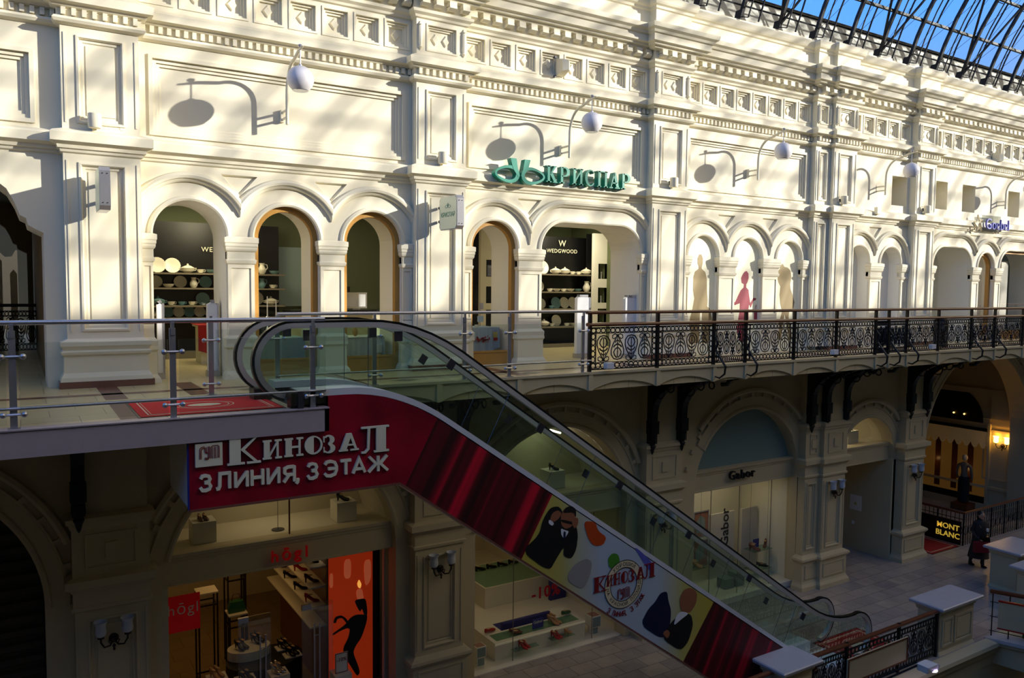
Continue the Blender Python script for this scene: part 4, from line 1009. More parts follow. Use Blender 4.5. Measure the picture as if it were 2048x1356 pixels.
pprint('printed_hand', [[(1142, 1044), (1148, 1034), (1156, 1036), (1155, 1050), (1148, 1058)]], 'ink_skin', None, .006)
pprint('printed_shirt', [[(1352, 1230), (1362, 1222), (1378, 1226), (1362, 1238), (1346, 1252)]], 'ink_white', None, .004)
pprint('printed_patch', [[(1166, 1042), (1190, 1043), (1196, 1062), (1213, 1074), (1206, 1090), (1188, 1092), (1176, 1078)]], 'ink_orange', 'printed orange-red patch', .001)
pprint('printed_patch', [[(1136, 1146), (1150, 1128), (1172, 1116), (1184, 1124), (1180, 1150), (1166, 1180), (1136, 1163)]], 'ink_grey', 'printed pale grey patch', .001)
pprint('printed_patch', [[(1215, 1118), (1224, 1106), (1236, 1108), (1240, 1124), (1230, 1136), (1218, 1136)]], 'ink_green', 'printed green patch', .001)
pprint('printed_figure', [[(1280, 1250), (1296, 1218), (1310, 1204), (1320, 1186), (1334, 1182), (1336, 1200), (1342, 1220), (1340, 1250), (1326, 1280)]], 'ink_blue', 'printed dark blue patch')
pprint('printed_figure', [[(1322, 1276), (1340, 1246), (1362, 1226), (1382, 1228), (1386, 1250), (1376, 1284), (1360, 1302)]], 'ink_dark', 'printed second man in a dark suit', .001)
phead([(1362, 1224), (1358, 1200), (1366, 1180), (1380, 1174), (1394, 1184), (1392, 1206), (1380, 1226)], [(1324, 1266), (1334, 1258), (1340, 1266), (1334, 1278)])
pprint('printed_patch', [[(1268, 1094), (1276, 1098), (1300, 1120), (1306, 1134), (1298, 1142), (1284, 1120)]], 'ink_violet', 'printed blue streak', .0)
BS = 1.36
bc = W(1247, 1168, Y=10.05); bx, bz = bc.x, bc.z
def ring2(r0, r1, n=36):
    r0 *= BS; r1 *= BS
    return ([(bx+r1*math.cos(2*pi*k/n), bz+r1*math.sin(2*pi*k/n)) for k in range(n)], [(bx+r0*math.cos(2*pi*k/n), bz+r0*math.sin(2*pi*k/n)) for k in range(n)])
b = MB(); o, h = ring2(.215, .30); b.slab(o, 10.04, 10.043, [h]); bd = b.build('badge_ring', 'ink_sand', esc)
b = MB(); o, h = ring2(.298, .305); b.slab(o, 10.038, 10.043, [h]); o, h = ring2(.208, .216); b.slab(o, 10.038, 10.043, [h]); b.build('badge_outline', 'ink_dark', bd)
def arctext(b, s, size, r, a_mid, spread, top=True):
    size *= BS; r *= BS
    n = len(s)
    for i, ch in enumerate(s):
        if ch == ' ': continue
        a = a_mid + (spread*(.5-(i+.5)/n) if top else -spread*(.5-(i+.5)/n))
        th = a-pi/2 if top else a+pi/2; c, sn = math.cos(th), math.sin(th); rr = r
        f = lambda u, v, d, c=c, sn=sn, a=a, rr=rr: (bx+rr*math.cos(a)+u*c-v*sn, 10.042-d, bz+rr*math.sin(a)+u*sn+v*c)
        text(b, ch, size, 0, 0, 0, .004, f)
b = MB(); arctext(b, 'ХОРОШИЙ', .065, .232, pi*.5, 1.55); arctext(b, 'НА КРАСНОЙ ПЛОЩАДИ', .06, .275, -pi*.5+.1, 3.3, False); b.build('badge_text', 'ink_dark', bd)
b = MB(); s_ = '3 ЛИНИЯ, 3 ЭТАЖ'
for i, ch in enumerate(s_):
    if ch == ' ': continue
    a = -pi*.5+.15-1.75*(.5-(i+.5)/len(s_)); th = a+pi/2; c, sn = math.cos(th), math.sin(th)
    f = lambda u, v, d, c=c, sn=sn, a=a: (bx+.545*math.cos(a)+u*c-v*sn, d, bz+.545*math.sin(a)+u*sn+v*c)
    sans(b, ch, -.028, 0, .056, .085, 10.040, 10.043, f, .0065)
pass; b.build('poster_text', 'ink_red', esc)
gum(bx-.13, bz-.24, .19, 10.043, .005, 'ink_red', esc)
fatpx([('К', 1187, 1211, 1156, 1187), ('И', 1213, 1226, 1152, 1174), ('Н', 1227, 1241, 1148, 1171), ('О', 1242, 1256, 1144, 1168), ('З', 1257, 1270, 1140, 1165), ('А', 1272, 1289, 1136, 1160), ('Л', 1288, 1309, 1129, 1158)], 10.038, .003, 'ink_red', esc, 'poster_title', False)
# ================================================================ railings
def rod(b, x, y0, y1, z, r): b.tube([(x, y0, z), (x, y1, z)], r)
def glass_rail(name, label, xs, y, x0, x1, group=None, sgn=-1):
    t = thing(name, label, 'railing', ((x0+x1)/2, y, 0), group)
    b = MB(); b.tube([(x0, y, 1.165), (x1-.01, y, 1.165), (x1, y, 1.165)], .027, 12); b.build('handrail', 'steel', t, smooth=True)
    b = MB(); b.tube([(x0, y-.03, .235), (x1, y-.03, .235)], .016, 10); b.build('lower_rail', 'steel', t, smooth=True)
    for x in xs:
        b = MB(); b.box(x-.035, x+.035, y-.01, y+.01, .015, 1.08); b.box(x-.02, x+.02, y-.03, y+.0, 1.0, 1.15); b.box(x-.06, x+.06, y-.05, y+.05, .0, .02)
        p = b.build('post', 'steel', t)
        for z in (.17, .80):
            b = MB()
            for dx in (-.10, .10): b.ball((x+dx, y-.04, z), .033, 12)
            b.tube([(x-.1, y-.02, z), (x+.1, y-.02, z)], .015, 6)
            b.build('glass_clamp', 'steel', p, smooth=True)
    for a, c in zip(xs[:-1], xs[1:]):
        b = MB(); b.box(a+.06, c-.06, y-.046, y-.036, .06, .95); b.build('glass_panel', 'glass_clear', t)
    return t
t = glass_rail('glass_railing', 'steel and glass railing along the front of the landing', [-3.2, -1.62, -.06, 1.55, 3.24], 10.06, -9, 3.40)
MB().box(3.25, 3.40, 10.014, 10.024, .06, .95).build('glass_panel', 'glass_clear', t)
glass_rail('glass_railing', 'steel and glass railing of the gallery behind the escalator', [2.35, 3.3, 4.85, 6.49, 7.40, 9.03], 11.92, 3.3, 9.2)
# cast-iron balustrade
PW, PZ0, PZ1 = 1.5, .05, .86
def iron_panel():
    b = MB(); r = .009
    def tb(pts, rr=r, closed=False, n=4): b.tube([(x, 0, z) for x, z in pts], rr, n, closed)
    b.box(0, PW, -.012, .012, PZ0-.01, PZ0+.012); b.box(0, PW, -.012, .012, .735, .752); b.box(0, PW, -.012, .012, .172, .186); b.box(0, PW, -.012, .012, PZ1-.02, PZ1)
    n = 14; st = PW/n
    for k in range(n):
        for zc, rz in ((.795, .044), (.117, .052)):
            c = (k+.5)*st
            tb([(c+(st/2-.003)*math.cos(a), zc+rz*math.sin(a)) for a in [2*pi*j/10 for j in range(10)]], .011, True)
    for x0 in (.05, PW-.05):
        for k in range(5):
            zc = .24+.11*k; tb([(x0+.042*math.cos(a), zc+.052*math.sin(a)) for a in [2*pi*j/10 for j in range(10)]], .011, True)
    for x0 in (.105, PW-.105, .0, PW): b.box(x0-.006, x0+.006, -.01, .01, PZ0, PZ1)
    m = 4; st = (PW-.24)/m
    for k in range(m):
        c = .12+(k+.5)*st; up = k % 2 == 0; S = 1 if up else -1; zm = .46
        def q(pts): return [(c+u, zm+S*v) for u, v in pts]
        # lyre outline: rounded head, pointed foot
        for s in (-1, 1):
            tb(q([(0, .235), (s*.085, .215), (s*.140, .14), (s*.142, .05), (s*.105, -.06), (s*.045, -.16), (s*.012, -.24)]), .013)
            tb(q([(s*.012, -.24), (s*.06, -.262), (s*.115, -.235), (s*.118, -.185), (s*.075, -.165), (s*.055, -.195)]), .011)
            tb(q([(0, .0), (s*.05, .03), (s*.085, .09), (s*.065, .15), (s*.02, .20)]), .013)
            tb(q([(0, -.07), (s*.04, -.05), (s*.075, -.03), (s*.085, .0)]), .015)
            tb(q([(0, -.14), (s*.035, -.125), (s*.05, -.09)]), .012)
        tb(q([(0, -.26), (0, .20)]), .011)
        tb(q([(0, .05), (.02, .10), (0, .16), (-.02, .10)]), .008, True)
    return b
ib = thing('iron_balustrade', 'black cast-iron balustrade with brown wooden rails along the gallery', 'balustrade', (9.2, 11.93, 0))
posts = [9.20, 10.91, 12.5, 13.47, 15.08, 16.61, 18.16, 18.70, 19.49, 20.94, 22.56, 23.81, 25.4, 27.0, 28.6, 30.2, 31.3, 32.4, 34.0, 35.6, 37.2]
pb = MB(); pm = iron_panel(); pm.v = [(x, y, z) for x, y, z in pm.v]
me = None
for a, c in zip(posts[:-1], posts[1:]):
    if me is None:
        pan = pm.build('panel', 'iron'); me = pan; pm_mesh = pan.data
    else:
        pan = me.copy(); C.objects.link(pan)
    pan.parent = ib; pan.location = (a+.03-9.2, 0, 0); pan.scale = ((c-a-.06)/PW, 1, 1)
for k, x in enumerate(posts):
    b = MB(); b.box(x-.03, x+.03, 11.90, 11.96, 0, 1.12); b.build('post', 'iron', ib)
b = MB(); L = [(-.035, -.02), (-.045, .01), (-.035, .035), (0, .045), (.035, .035), (.045, .01), (.035, -.02)]
b.chain([[(x, 11.93+u, 1.13+v) for u, v in L] for x in (9.12, 38)], True, True, True); b.build('top_rail', 'wood_rail', ib, smooth=True)
b = MB(); b.chain([[(x, 11.93+u*1.5, .90+v*1.1) for u, v in L] for x in (9.15, 38)], True, True, True); b.build('lower_rail', 'wood_rail', ib, smooth=True)
for x in (12.5, 13.47, 18.16, 18.70, 19.49, 22.56, 23.81):
    b = MB(); b.tube([(x, 11.9, .62), (x, 11.80, .50), (x, 11.86, .34), (x, 11.72, .16), (x, 11.58, .0), (x, 11.60, -.16), (x, 11.74, -.26), (x, 11.86, -.24)], [.02, .02, .024, .026, .026, .022, .018, .015], 7)
    b.tube([(x, 11.84+.06*math.cos(a), .15+.06*math.sin(a)) for a in [5.2*j/10 for j in range(11)]], .012, 5); b.build('scroll_bracket', 'iron', ib, smooth=True)
lb = ['left', 'second', 'third', 'fourth']
for k, (px, py) in enumerate(((1216, 731), (1667, 704), (1668+195, 693))):
    p = W(px, py, Y=11.86); o = MB().box(p.x-.09, p.x+.09, 11.78, 11.89, p.z-.06, p.z+.06).build('junction_box', 'white_plastic', bevel=.01)
    tag(o, ['small white box at the left end of the iron balustrade', 'small white box midway along the iron balustrade', 'small white box near the far end of the iron balustrade'][k], 'box', 'white boxes on the iron balustrade')
# lower balustrade with marble-capped pedestals
def pedestal(x0, x1, y0, y1, zt, label, z0=None):
    z0 = z0 or ZF-.25; xc, yc = (x0+x1)/2, (y0+y1)/2
    t = thing('pedestal', label, 'pedestal', (xc, yc, z0), 'marble-capped pedestals of the lower balustrade')
    def loop(o, z, step=.0): return [(x0-o, y0-o, z), (x1+o, y0-o, z), (x1+o, y1+o, z), (x0-o, y1+o, z)]
    b = MB(); b.chain([loop(o, z) for o, z in ((.08, z0), (.08, z0+.2), (.04, z0+.26), (.0, z0+.32), (0, zt-.22), (.03, zt-.19), (.04, zt-.12), (.08, zt-.09))], True, True, True)
    b.build('body', 'cream_shaded', t)
    b = MB(); b.chain([loop(o, z) for o, z in ((.09, zt-.09), (.14, zt-.07), (.15, zt-.02), (.13, zt))], True, True, True); b.build('cap', 'marble_cap', t)
    b = MB(); w3 = (x1-x0)
    for a, c in ((x0+.08, x0+w3*.36), (x0+w3*.42, x1-.08)): b.rect(a, c, z0+.42, zt-.32, [(0, y0-.001), (0, y0-.03), (.05, y0-.03), (.05, y0-.005), (.09, y0-.005), (.09, y0-.02)])
    b.build('panel', 'cream_shaded', t)
    return t
ZH = -5.46
pedestal(11.95, 12.80, 9.45, 9.92, ZH, 'marble-topped pedestal at the foot of the escalator')
pedestal(17.45, 18.85, 9.60, 10.12, ZH, 'marble-topped pedestal between iron balustrade and curved bridge')
p3 = pedestal(22.95, 24.2, 10.6, 11.3, ZH, 'marble-topped pedestal behind the woman with the red bag')
pedestal(22.0, 23.4, 9.62, 10.15, ZH-.05, 'marble-topped pedestal at the right edge of the photo')
lo = thing('iron_balustrade', 'black iron balustrade with cream sign boards between marble pedestals', 'balustrade', (12.9, 9.62, ZF))
pp = [12.95, 14.1, 15.9, 17.35]
for a, c in zip(pp[:-1], pp[1:]):
    pan = me.copy(); C.objects.link(pan); pan.parent = lo; pan.location = (a+.03-12.9, 0, .02); pan.scale = ((c-a-.06)/PW, 1, 1.06)
for x in pp: MB().box(x-.03, x+.03, 9.59, 9.65, ZF, ZH-.05).build('post', 'iron', lo)
b = MB(); b.chain([[(x, 9.62+u*1.2, ZH-.10+v) for u, v in L] for x in (12.85, 17.4)], True, True, True); b.build('top_rail', 'wood_rail', lo, smooth=True)
t = MB().box(13.95, 16.0, 9.47, 9.50, ZF+.30, ZF+.82).build('sign_board', 'cream_shaded', lo); t['label'] = 'blank cream board'
MB().rect(13.95, 16.0, ZF+.30, ZF+.82, [(0, 9.47), (0, 9.455), (.03, 9.455), (.03, 9.468)], False).build('board_frame', 'wood_rail', lo)
lp = thing('iron_balustrade', 'black iron balustrade left of the marble pedestal by the escalator foot', 'balustrade', (11.8, 9.62, ZF))
pan = me.copy(); C.objects.link(pan); pan.parent = lp; pan.location = (-1.5, 0, .02); pan.scale = (1, 1, 1.06)
b = MB(); b.chain([[(x, 9.62+u*1.2, ZH-.10+v) for u, v in L] for x in (10.2, 11.85)], True, True, True); b.build('top_rail', 'wood_rail', lp, smooth=True)
# projector lamp on arms
q = W(1857, 1333, Y=8.85); t = thing('projector_lamp', 'white projector lamp glowing violet, held out on two black arms', 'lamp', (q.x, 8.85, q.z))
a = Vector((q.x-1.0, 9.5, ZF+.15))
b = MB(); b.tube([a, (q.x-.25, 8.95, q.z+.12)], .02, 6); b.tube([a+Vector((0, 0, -.1)), (q.x-.25, 8.95, q.z+.04)], .02, 6); b.build('arm', 'iron', t)
b = MB(); b.chain([[(q.x+u, 8.85+v, q.z+w_) for v, w_ in ((-.11, -.06), (.11, -.06), (.13, .07), (-.13, .07))] for u in (-.22, .10)] + [[(q.x+.22+u, 8.85+v, q.z+w_-.03) for v, w_ in ((-.10, -.05), (.10, -.05), (.12, .06), (-.12, .06))] for u in (0,)], True, True, True); b.build('housing', 'white_plastic', t)
b = MB(); b.lathe((q.x+.08, 8.80, q.z-.07), [(.09, 0), (.08, -.02), (0, -.025)], 14); b.build('lens', 'lit_violet', t)
# ---- bridge crossing the hall at the lower right
t = thing('footbridge', 'footbridge with cream side boards, red trims and green turf at the lower right', 'bridge', (20.3, 8.8, ZF))
ys = [9.55-.6*k for k in range(20)]
def bz(y): s = (9.55-y)/11.4; return .55*math.sin(pi*s)
b = MB(); b.chain([[(19.35, y, ZF+.02+bz(y)), (19.35, y, ZF-.14+bz(y)), (19.45, y, ZF-.20+bz(y)), (19.45, y, ZF-.60+bz(y)*.6), (21.9, y, ZF-.60+bz(y)*.6), (21.9, y, ZF+.02+bz(y))] for y in ys], True, True, True); b.build('deck', 'cream_shaded', t)
b = MB(); b.chain([[(19.28, y, ZF+.03+bz(y)), (19.28, y, ZF-.05+bz(y)), (19.75, y, ZF-.05+bz(y)), (19.75, y, ZF+.03+bz(y))] for y in ys], True, True, True); b.build('kerb', 'marble_cap', t)
for z0_, z1_, xo, m, nm in ((.30, .92, .0, 'cream_shaded', 'side_board'), (.92, .955, .02, 'red_gloss', 'upper_trim'), (.27, .30, .02, 'red_gloss', 'lower_trim')):
    b = MB(); b.chain([[(19.36-xo, y, ZF+z0_+bz(y)), (19.36-xo, y, ZF+z1_+bz(y)), (19.40, y, ZF+z1_+bz(y)), (19.40, y, ZF+z0_+bz(y))] for y in [9.30]+ys[1:]], True, True, True); b.build(nm, m, t)
b = MB(); b.chain([[(19.8, y, ZF+.03+bz(y)), (19.8, y, ZF+.62+bz(y)), (20.6, y, ZF+.62+bz(y)), (20.6, y, ZF+.03+bz(y))] for y in ys if y < 9.0], True, True, True); b.build('planter_turf', 'green_turf', t)
b = MB(); b.tube([(19.5, y, ZF+1.10+bz(y)) for y in ys], .05, 8); b.build('handrail', 'wood_rail', t, smooth=True)
b = MB()
for k in range(30): y = 9.5-.38*k; b.box(19.49, 19.51, y-.01, y+.01, ZF+bz(y), ZF+1.08+bz(y))
for z in (.15, .5, .85): b.tube([(19.5, y, ZF+z+bz(y)) for y in ys], .010, 4)
b.build('railing_bars', 'iron', t)
# ---- railings round the stair opening in the passage
def yrail(x0, y0, x1, y1, label):
    t = thing('stair_railing', label, 'railing', (x0, y0, ZF), 'railings round the stair opening'); b = MB(); n = max(2, int(math.hypot(x1-x0, y1-y0)/.14))
    for k in range(n+1):
        x, y = x0+(x1-x0)*k/n, y0+(y1-y0)*k/n; b.tube([(x, y, ZF), (x, y, ZF+1.02)], .012 if k % 6 else .03, 4)
    for z in (.1, .85): b.tube([(x0, y0, ZF+z), (x1, y1, ZF+z)], .012, 4)
    for k in range(n//2):
        x, y = x0+(x1-x0)*(2*k+1)/n, y0+(y1-y0)*(2*k+1)/n
        dx, dy = (x1-x0)/n, (y1-y0)/n
        b.tube([(x+dx*.8*math.cos(a), y+dy*.8*math.cos(a), ZF+.48+.16*math.sin(a)) for a in [2*pi*j/8 for j in range(8)]], .010, 4, True)
    b.build('bars', 'iron', t); b = MB(); b.tube([(x0, y0, ZF+1.06), (x1, y1, ZF+1.06)], .04, 8); b.build('handrail', 'wood_rail', t); return t
yrail(25.8, 13.58, 30.2, 13.58, 'iron stair railing with wooden rail nearest the hall')
yrail(25.8, 13.58, 25.8, 18.0, 'iron stair railing running away into the passage')
yrail(25.8, 18.0, 30.2, 18.0, 'iron stair railing at the back of the stair opening')
t = MB().box(25.70, 25.76, 13.62, 16.0, ZF+.02, ZF+.78).build('sign_board', 'black_panel'); tag(t, 'black board with gold capitals hung on the stair railing', 'sign')
b = MB()
for s, z in (('MONT', .46), ('BLANC', .20)): text(b, s, .25, 0, 0, 0, .01, lambda u, v, d, z=z: (25.69-d, 14.02-u, ZF+z+v), bold=.012, align='CENTER')
b.build('board_text', 'gold_text', t)
# ================================================================ wall lamps, signs, roof
def globe_lamp(x, label):
    t = thing('globe_lamp', label, 'lamp', (x, YW, 4.33), 'white globe lamps on bent arms')
    b = MB(); b.box(x-.03, x+.03, YW-.012, YW+.09, 4.42, 4.63); b.build('wall_plate', 'cream', t)
    b = MB()
    for z in (4.46, 4.58): b.box(x-.012, x+.012, YW-.28, YW, z-.018, z+.018)
    b.build('strut', 'cream', t)
    pts = [(x, YW-.27, 4.33), (x, YW-.27, 4.72)] + [(x, YW-.27-.42*(1-math.cos(a)), 4.82+.50*math.sin(a)) for a in [pi/2*k/10 for k in range(11)]] + [(x, YW-.95, 5.40), (x, YW-1.17, 5.43)]
    b = MB(); b.tube(pts, [.028]*(len(pts)-1)+[.014], 10); b.build('arm', 'cream', t, smooth=True)
    c = (x, YW-1.02, 4.93)
    b = MB(); b.tube([(c[0], c[1], 5.12), (c[0], c[1], 5.42)], .010, 8); b.tube([(c[0], c[1], 5.08), (c[0], c[1], 5.16)], .03, 10); b.build('rod', 'steel', t, smooth=True)
    b = MB(); b.ball((c[0], c[1], 5.46), .042, 12, sz=.7); b.build('knob', 'steel', t, smooth=True)
    R = .215; P = [(R*math.sin(a), R*math.cos(a)) for a in [pi*k/20 for k in range(0, 17)]]
    P = [(.001, R)] + P[1:] + [(P[-1][0]*.9, P[-1][1]+.02), (.0, P[-1][1]+.05)]
    b = MB(); b.lathe(c, P, 28); b.build('globe', 'globe_white', t, smooth=True)
    b = MB(); r = P[16][0]; b.lathe((c[0], c[1], c[2]+P[16][1]), [(r, .005), (r+.006, -.002), (r-.002, -.012), (r-.03, -.008)], 24); b.build('rim', 'steel', t)
    return t
g0 = globe_lamp(3.99, 'white globe lamp on a bent cream arm above the three-arch shop front')
for x, lb in ((9.93, 'above the green wall lettering'), (15.72, 'above the silhouette windows'), (21.02, 'above the two blank white arches'), (27.6, 'by the violet lettering, at the right edge')):
    copy_tree(g0, (x, YW, 4.33), label='white globe lamp on a bent cream arm ' + lb)
def spot(x, y, label):
    t = thing('floodlight', label, 'light', (x, y, 3.9), 'small cylinder lights on the string course')
    b = MB(); b.lathe((x, y-.13, 0), [(0, 3.93), (.085, 3.93), (.095, 3.96), (.095, 4.14), (.08, 4.15), (0, 4.15)], 16); b.build('housing', 'cream', t, smooth=True)
    MB().box(x-.03, x+.03, y-.06, y+.02, 3.86, 3.95).build('foot', 'cream', t)
    b = MB(); b.box(x-.05, x+.05, y-.04, y, 4.0, 4.08); b.build('bracket', 'steel_dark', t)
for (px, X, lb) in ((190, None, 'first pilaster from the left'), (880, None, 'pilaster left of the green lettering'), (1341, None, 'pilaster right of the green lettering'), (1683, None, 'broad half of the doubled pilaster pair'), (1850, None, 'pilaster right of the two blank arches')):
    y = YP if px != 1683 else YP-.08; spot(W(px, 330, Y=y).x, y, 'small white cylinder light on the '+lb)
b = MB()
for bi, (x0, x1, ars) in enumerate(BAYS[:5]):
    for x in (x0-.25 if bi else .2, x0+.18): b.lathe((x, YW-.0 if x > x0 else YP, 3.98), [(0, -.005), (.035, -.005), (.04, .0)], 12, 'y')
struct(b.build('trim_22', 'cream'))
# hanging box signs
def box_sign(px, yl, z0, z1, label, face=None):
    x = W(px, 400, Y=YP).x if not isinstance(px, float) else px
    t = thing('box_sign', label, 'sign', (x, YP, (z0+z1)/2))
    o = [(YP-.14-.72, z0+.06), (YP-.14-.66, z0), (YP-.14-.06, z0), (YP-.14, z0+.06), (YP-.14, z1-.06), (YP-.20, z1), (YP-.80, z1), (YP-.86, z1-.06)]
    b = MB(); b.slab(o, x-.07, x+.07, (), lambda u, v, q: (q, u, v)); b.build('case', 'steel', t)
    i = [(YP-.5+(u-(YP-.5))*.93, (z0+z1)/2+(v-(z0+z1)/2)*.95) for u, v in o]
    b = MB(); b.slab(i, x-.074, x-.069, (), lambda u, v, q: (q, u, v)); f = b.build('face', 'face_cream', t)
    b = MB()
    for z in (z0+.18, z1-.18): b.tube([(x, YP, z), (x, YP-.16, z)], .03, 8)
    b.build('bracket', 'rubber', t)
    b = MB()
    for z in (z0+.1, z1-.1):
        for d in (-.03, .03): b.lathe((x+d, YP-.865, z), [(0, -.004), (.008, -.004), (.008, 0)], 8, 'y')
    b.build('screw', 'steel_dark', t)
    return t, f, x
t, f, x = box_sign(1.12, 0, 2.66, 3.28, 'blank steel box sign standing out from the leftmost big pilaster')
t, f, x = box_sign(6.92, 0, 2.66, 3.28, 'steel box sign with green bow emblem and green Cyrillic name')
b = MB(); mp = lambda u, v, d: (x-.074-d, YP-.5-u, 2.90+v)
text(b, 'КРИСПАР', .118, 0, 0, 0, .003, mp, bold=.004)
for s in (-1, 1):
    b.tube([(x-.077, YP-.5-s*(.055+.05*math.cos(a)), 3.09+.026*math.sin(a)) for a in [2*pi*k/12 for k in range(12)]], .004, 4, True)
    b.tube([(x-.077, YP-.5-s*.008, 3.09), (x-.077, YP-.5-s*.02, 3.15)], .005, 4)
b.build('face_text', 'teal_text', f)
# green wall lettering with bow emblem
t = thing('shop_sign', 'green three-dimensional Cyrillic letters with a looped bow emblem on the wall', 'sign', (10, YW-.15, 3.95))
y0, y1 = YW-.30, YW-.16
SER = {
 'К': [(.0, 0, .42, .07), (.10, 0, .30, 1), (.0, .93, .42, 1), 'P', [(.28, .48), (.62, .93), (.56, 1), (.92, 1), (.78, .93), (.50, .58)], 'P', [(.28, .52), (.50, .60), (.86, .07), (.96, 0), (.54, 0), (.62, .07)]],
 'Р': [(.0, 0, .42, .07), (.10, 0, .30, 1), 'H'],
 'И': [(.0, 0, .36, .07), (.08, 0, .27, 1), (.0, .93, .36, 1), (.60, 0, .96, .07), (.68, 0, .87, 1), (.60, .93, .96, 1), 'P', [(.27, .18), (.27, .32), (.68, .84), (.68, .70)]],
 'С': ['C'],
 'П': [(.0, 0, .36, .07), (.08, 0, .27, 1), (.60, 0, .96, .07), (.68, 0, .87, 1), (.0, .93, .96, 1)],
 'А': [(.0, 0, .32, .07), (.54, 0, .98, .07), 'P', [(.10, .05), (.18, .05), (.48, .85), (.46, 1), (.42, 1)], 'P', [(.42, 1), (.56, 1), (.90, .05), (.66, .05), (.40, .78)], (.24, .30, .68, .37)],
}
def serif(ch, X, Z, w_, h):
    outs = []; s = SER[ch]; i = 0
    while i < len(s):
        if s[i] == 'P': outs.append(([(X+u*w_, Z+v*h) for u, v in s[i+1]],)); i += 2; continue
        if s[i] == 'H':
            o = [(X+w_*.2, Z+h*1.0), (X+w_*.2, Z+h*.93)]; A = [pi/2-pi*k/12 for k in range(13)]
            outs.append(([(X+w_*.2, Z+h)] + [(X+w_*(.45+.42*math.cos(a)), Z+h*(.71+.29*math.sin(a))) for a in A] + [(X+w_*.2, Z+h*.42), (X+w_*.2, Z+h*.49)] + [(X+w_*(.42+.20*math.cos(a)), Z+h*(.71+.22*math.sin(a))) for a in reversed(A)] + [(X+w_*.2, Z+h*.93)],)); i += 1; continue
        if s[i] == 'C':
            A = [math.radians(40+280*k/20) for k in range(21)]
            outs.append(([(X+w_*(.46+.46*math.cos(a)), Z+h*(.5+.52*math.sin(a))) for a in A] + [(X+w_*(.52+.30*math.cos(a)), Z+h*(.5+.44*math.sin(a))) for a in reversed(A)],)); i += 1; continue
        outs.append((Lr(X+s[i][0]*w_, X+s[i][2]*w_, Z+s[i][1]*h, Z+s[i][3]*h),)); i += 1
    return outs
lx0 = W(1093, 362, Y=y0).x; lx1 = W(1266, 375, Y=y0).x; zz = W(1180, 372, Y=y0).z; n = 7; st = (lx1-lx0)/n
for i, ch in enumerate('КРИСПАР'):
    b = MB()
    for o in serif(ch, lx0+i*st, zz+.0, st*.90, .34): b.slab(o[0], y0, y1)
    b.build('letter', 'teal', t)
cx = W(1041, 350, Y=y0).x; cz = W(1041, 352, Y=y0).z
for s in (-1, 1):
    b = MB(); oo = [(cx+s*(.02+.29*(1-math.cos(a))), cz+.02-.17*math.sin(a)*(1+.25*math.cos(a))) for a in [2*pi*k/28 for k in range(28)]]
    c0 = (cx+s*.31, cz+.0); ii = [(c0[0]+(u-c0[0])*.78+s*.02, c0[1]+(v-c0[1])*.66+.01) for u, v in oo]
    b.slab(oo, y0, y1, [ii])
    b.slab([(cx+s*.015, cz), (cx+s*.06, cz+.12), (cx+s*.10, cz+.34), (cx+s*.24, cz+.34), (cx+s*.18, cz+.14), (cx+s*.05, cz-.03)], y0-.004, y1-.002)
    b.build('bow_loop', 'teal', t)
b = MB()
for i in range(8): x = lx0-.9+i*.5; b.tube([(x, y1, zz+.06), (x, YW, zz+.06)], .012, 5)
b.build('stand_off', 'steel_dark', t)
# far violet lettering
t = thing('shop_sign', 'violet outlined lettering on clear plates beside a small star ornament, far right', 'sign', (26, YW-.2, 3.7))
b = MB(); p = W(1972, 458, Y=YW-.2); text(b, 'Goebel', .50, p.x-.1, p.z, YW-.2, .05, bold=-.01, align='LEFT'); b.build('letters', 'ink_violet', t)
MB().box(p.x-.15, p.x+1.0, YW-.15, YW-.13, p.z-.05, p.z+.45).build('clear_plate', 'glass_clear', t)
q = W(1957, 448, Y=YW-.2); b = MB()
for k in range(5):
    a = 2*pi*k/5; b.tube([(q.x+.12*math.cos(a), YW-.2, q.z+.12*math.sin(a)), (q.x+.28*math.cos(a+.5), YW-.2, q.z+.28*math.sin(a+.5)), (q.x+.12*math.cos(a+1.25), YW-.2, q.z+.12*math.sin(a+1.25))], .025, 5)
b.build('ornament', 'ink_sand', t)
# loudspeakers in the frieze
for (px, py, lb) in ((1130, 132, 'cream wall box fixed over the frieze above the green lettering'), (1999, 316, 'cream wall box fixed over the frieze at the far right')):
    p = W(px, py, Y=YW-.2); t = thing('wall_box', lb, 'box', (p.x, YW, p.z))
    b = MB(); b.chain([[(p.x-.10, YW-.02, p.z+s*.18), (p.x+.10, YW-.02, p.z+s*.18), (p.x+.08, YW-.26, p.z+s*.10), (p.x+.02, YW-.32, p.z+s*.10), (p.x-.10, YW-.26, p.z+s*.12)] for s in (-1, 1)], True, True, True); b.build('case', 'cream', t)
    b = MB()
    for s in (-1, 1): b.box(p.x-.16, p.x-.12, YW-.06, YW+.0, p.z+s*.2-.02, p.z+s*.2+.02)
    b.build('hinge', 'steel_dark', t)
# small gadgets on the string course of the blank-arch bay
p = W(1755, 423, Y=YW-.2); tag(MB().box(p.x-.09, p.x+.09, YW-.26, YW-.15, 3.78, 3.98).build('small_box', 'lit_panel', bevel=.01), 'small bright white box on the ledge above the blank arches', 'box')
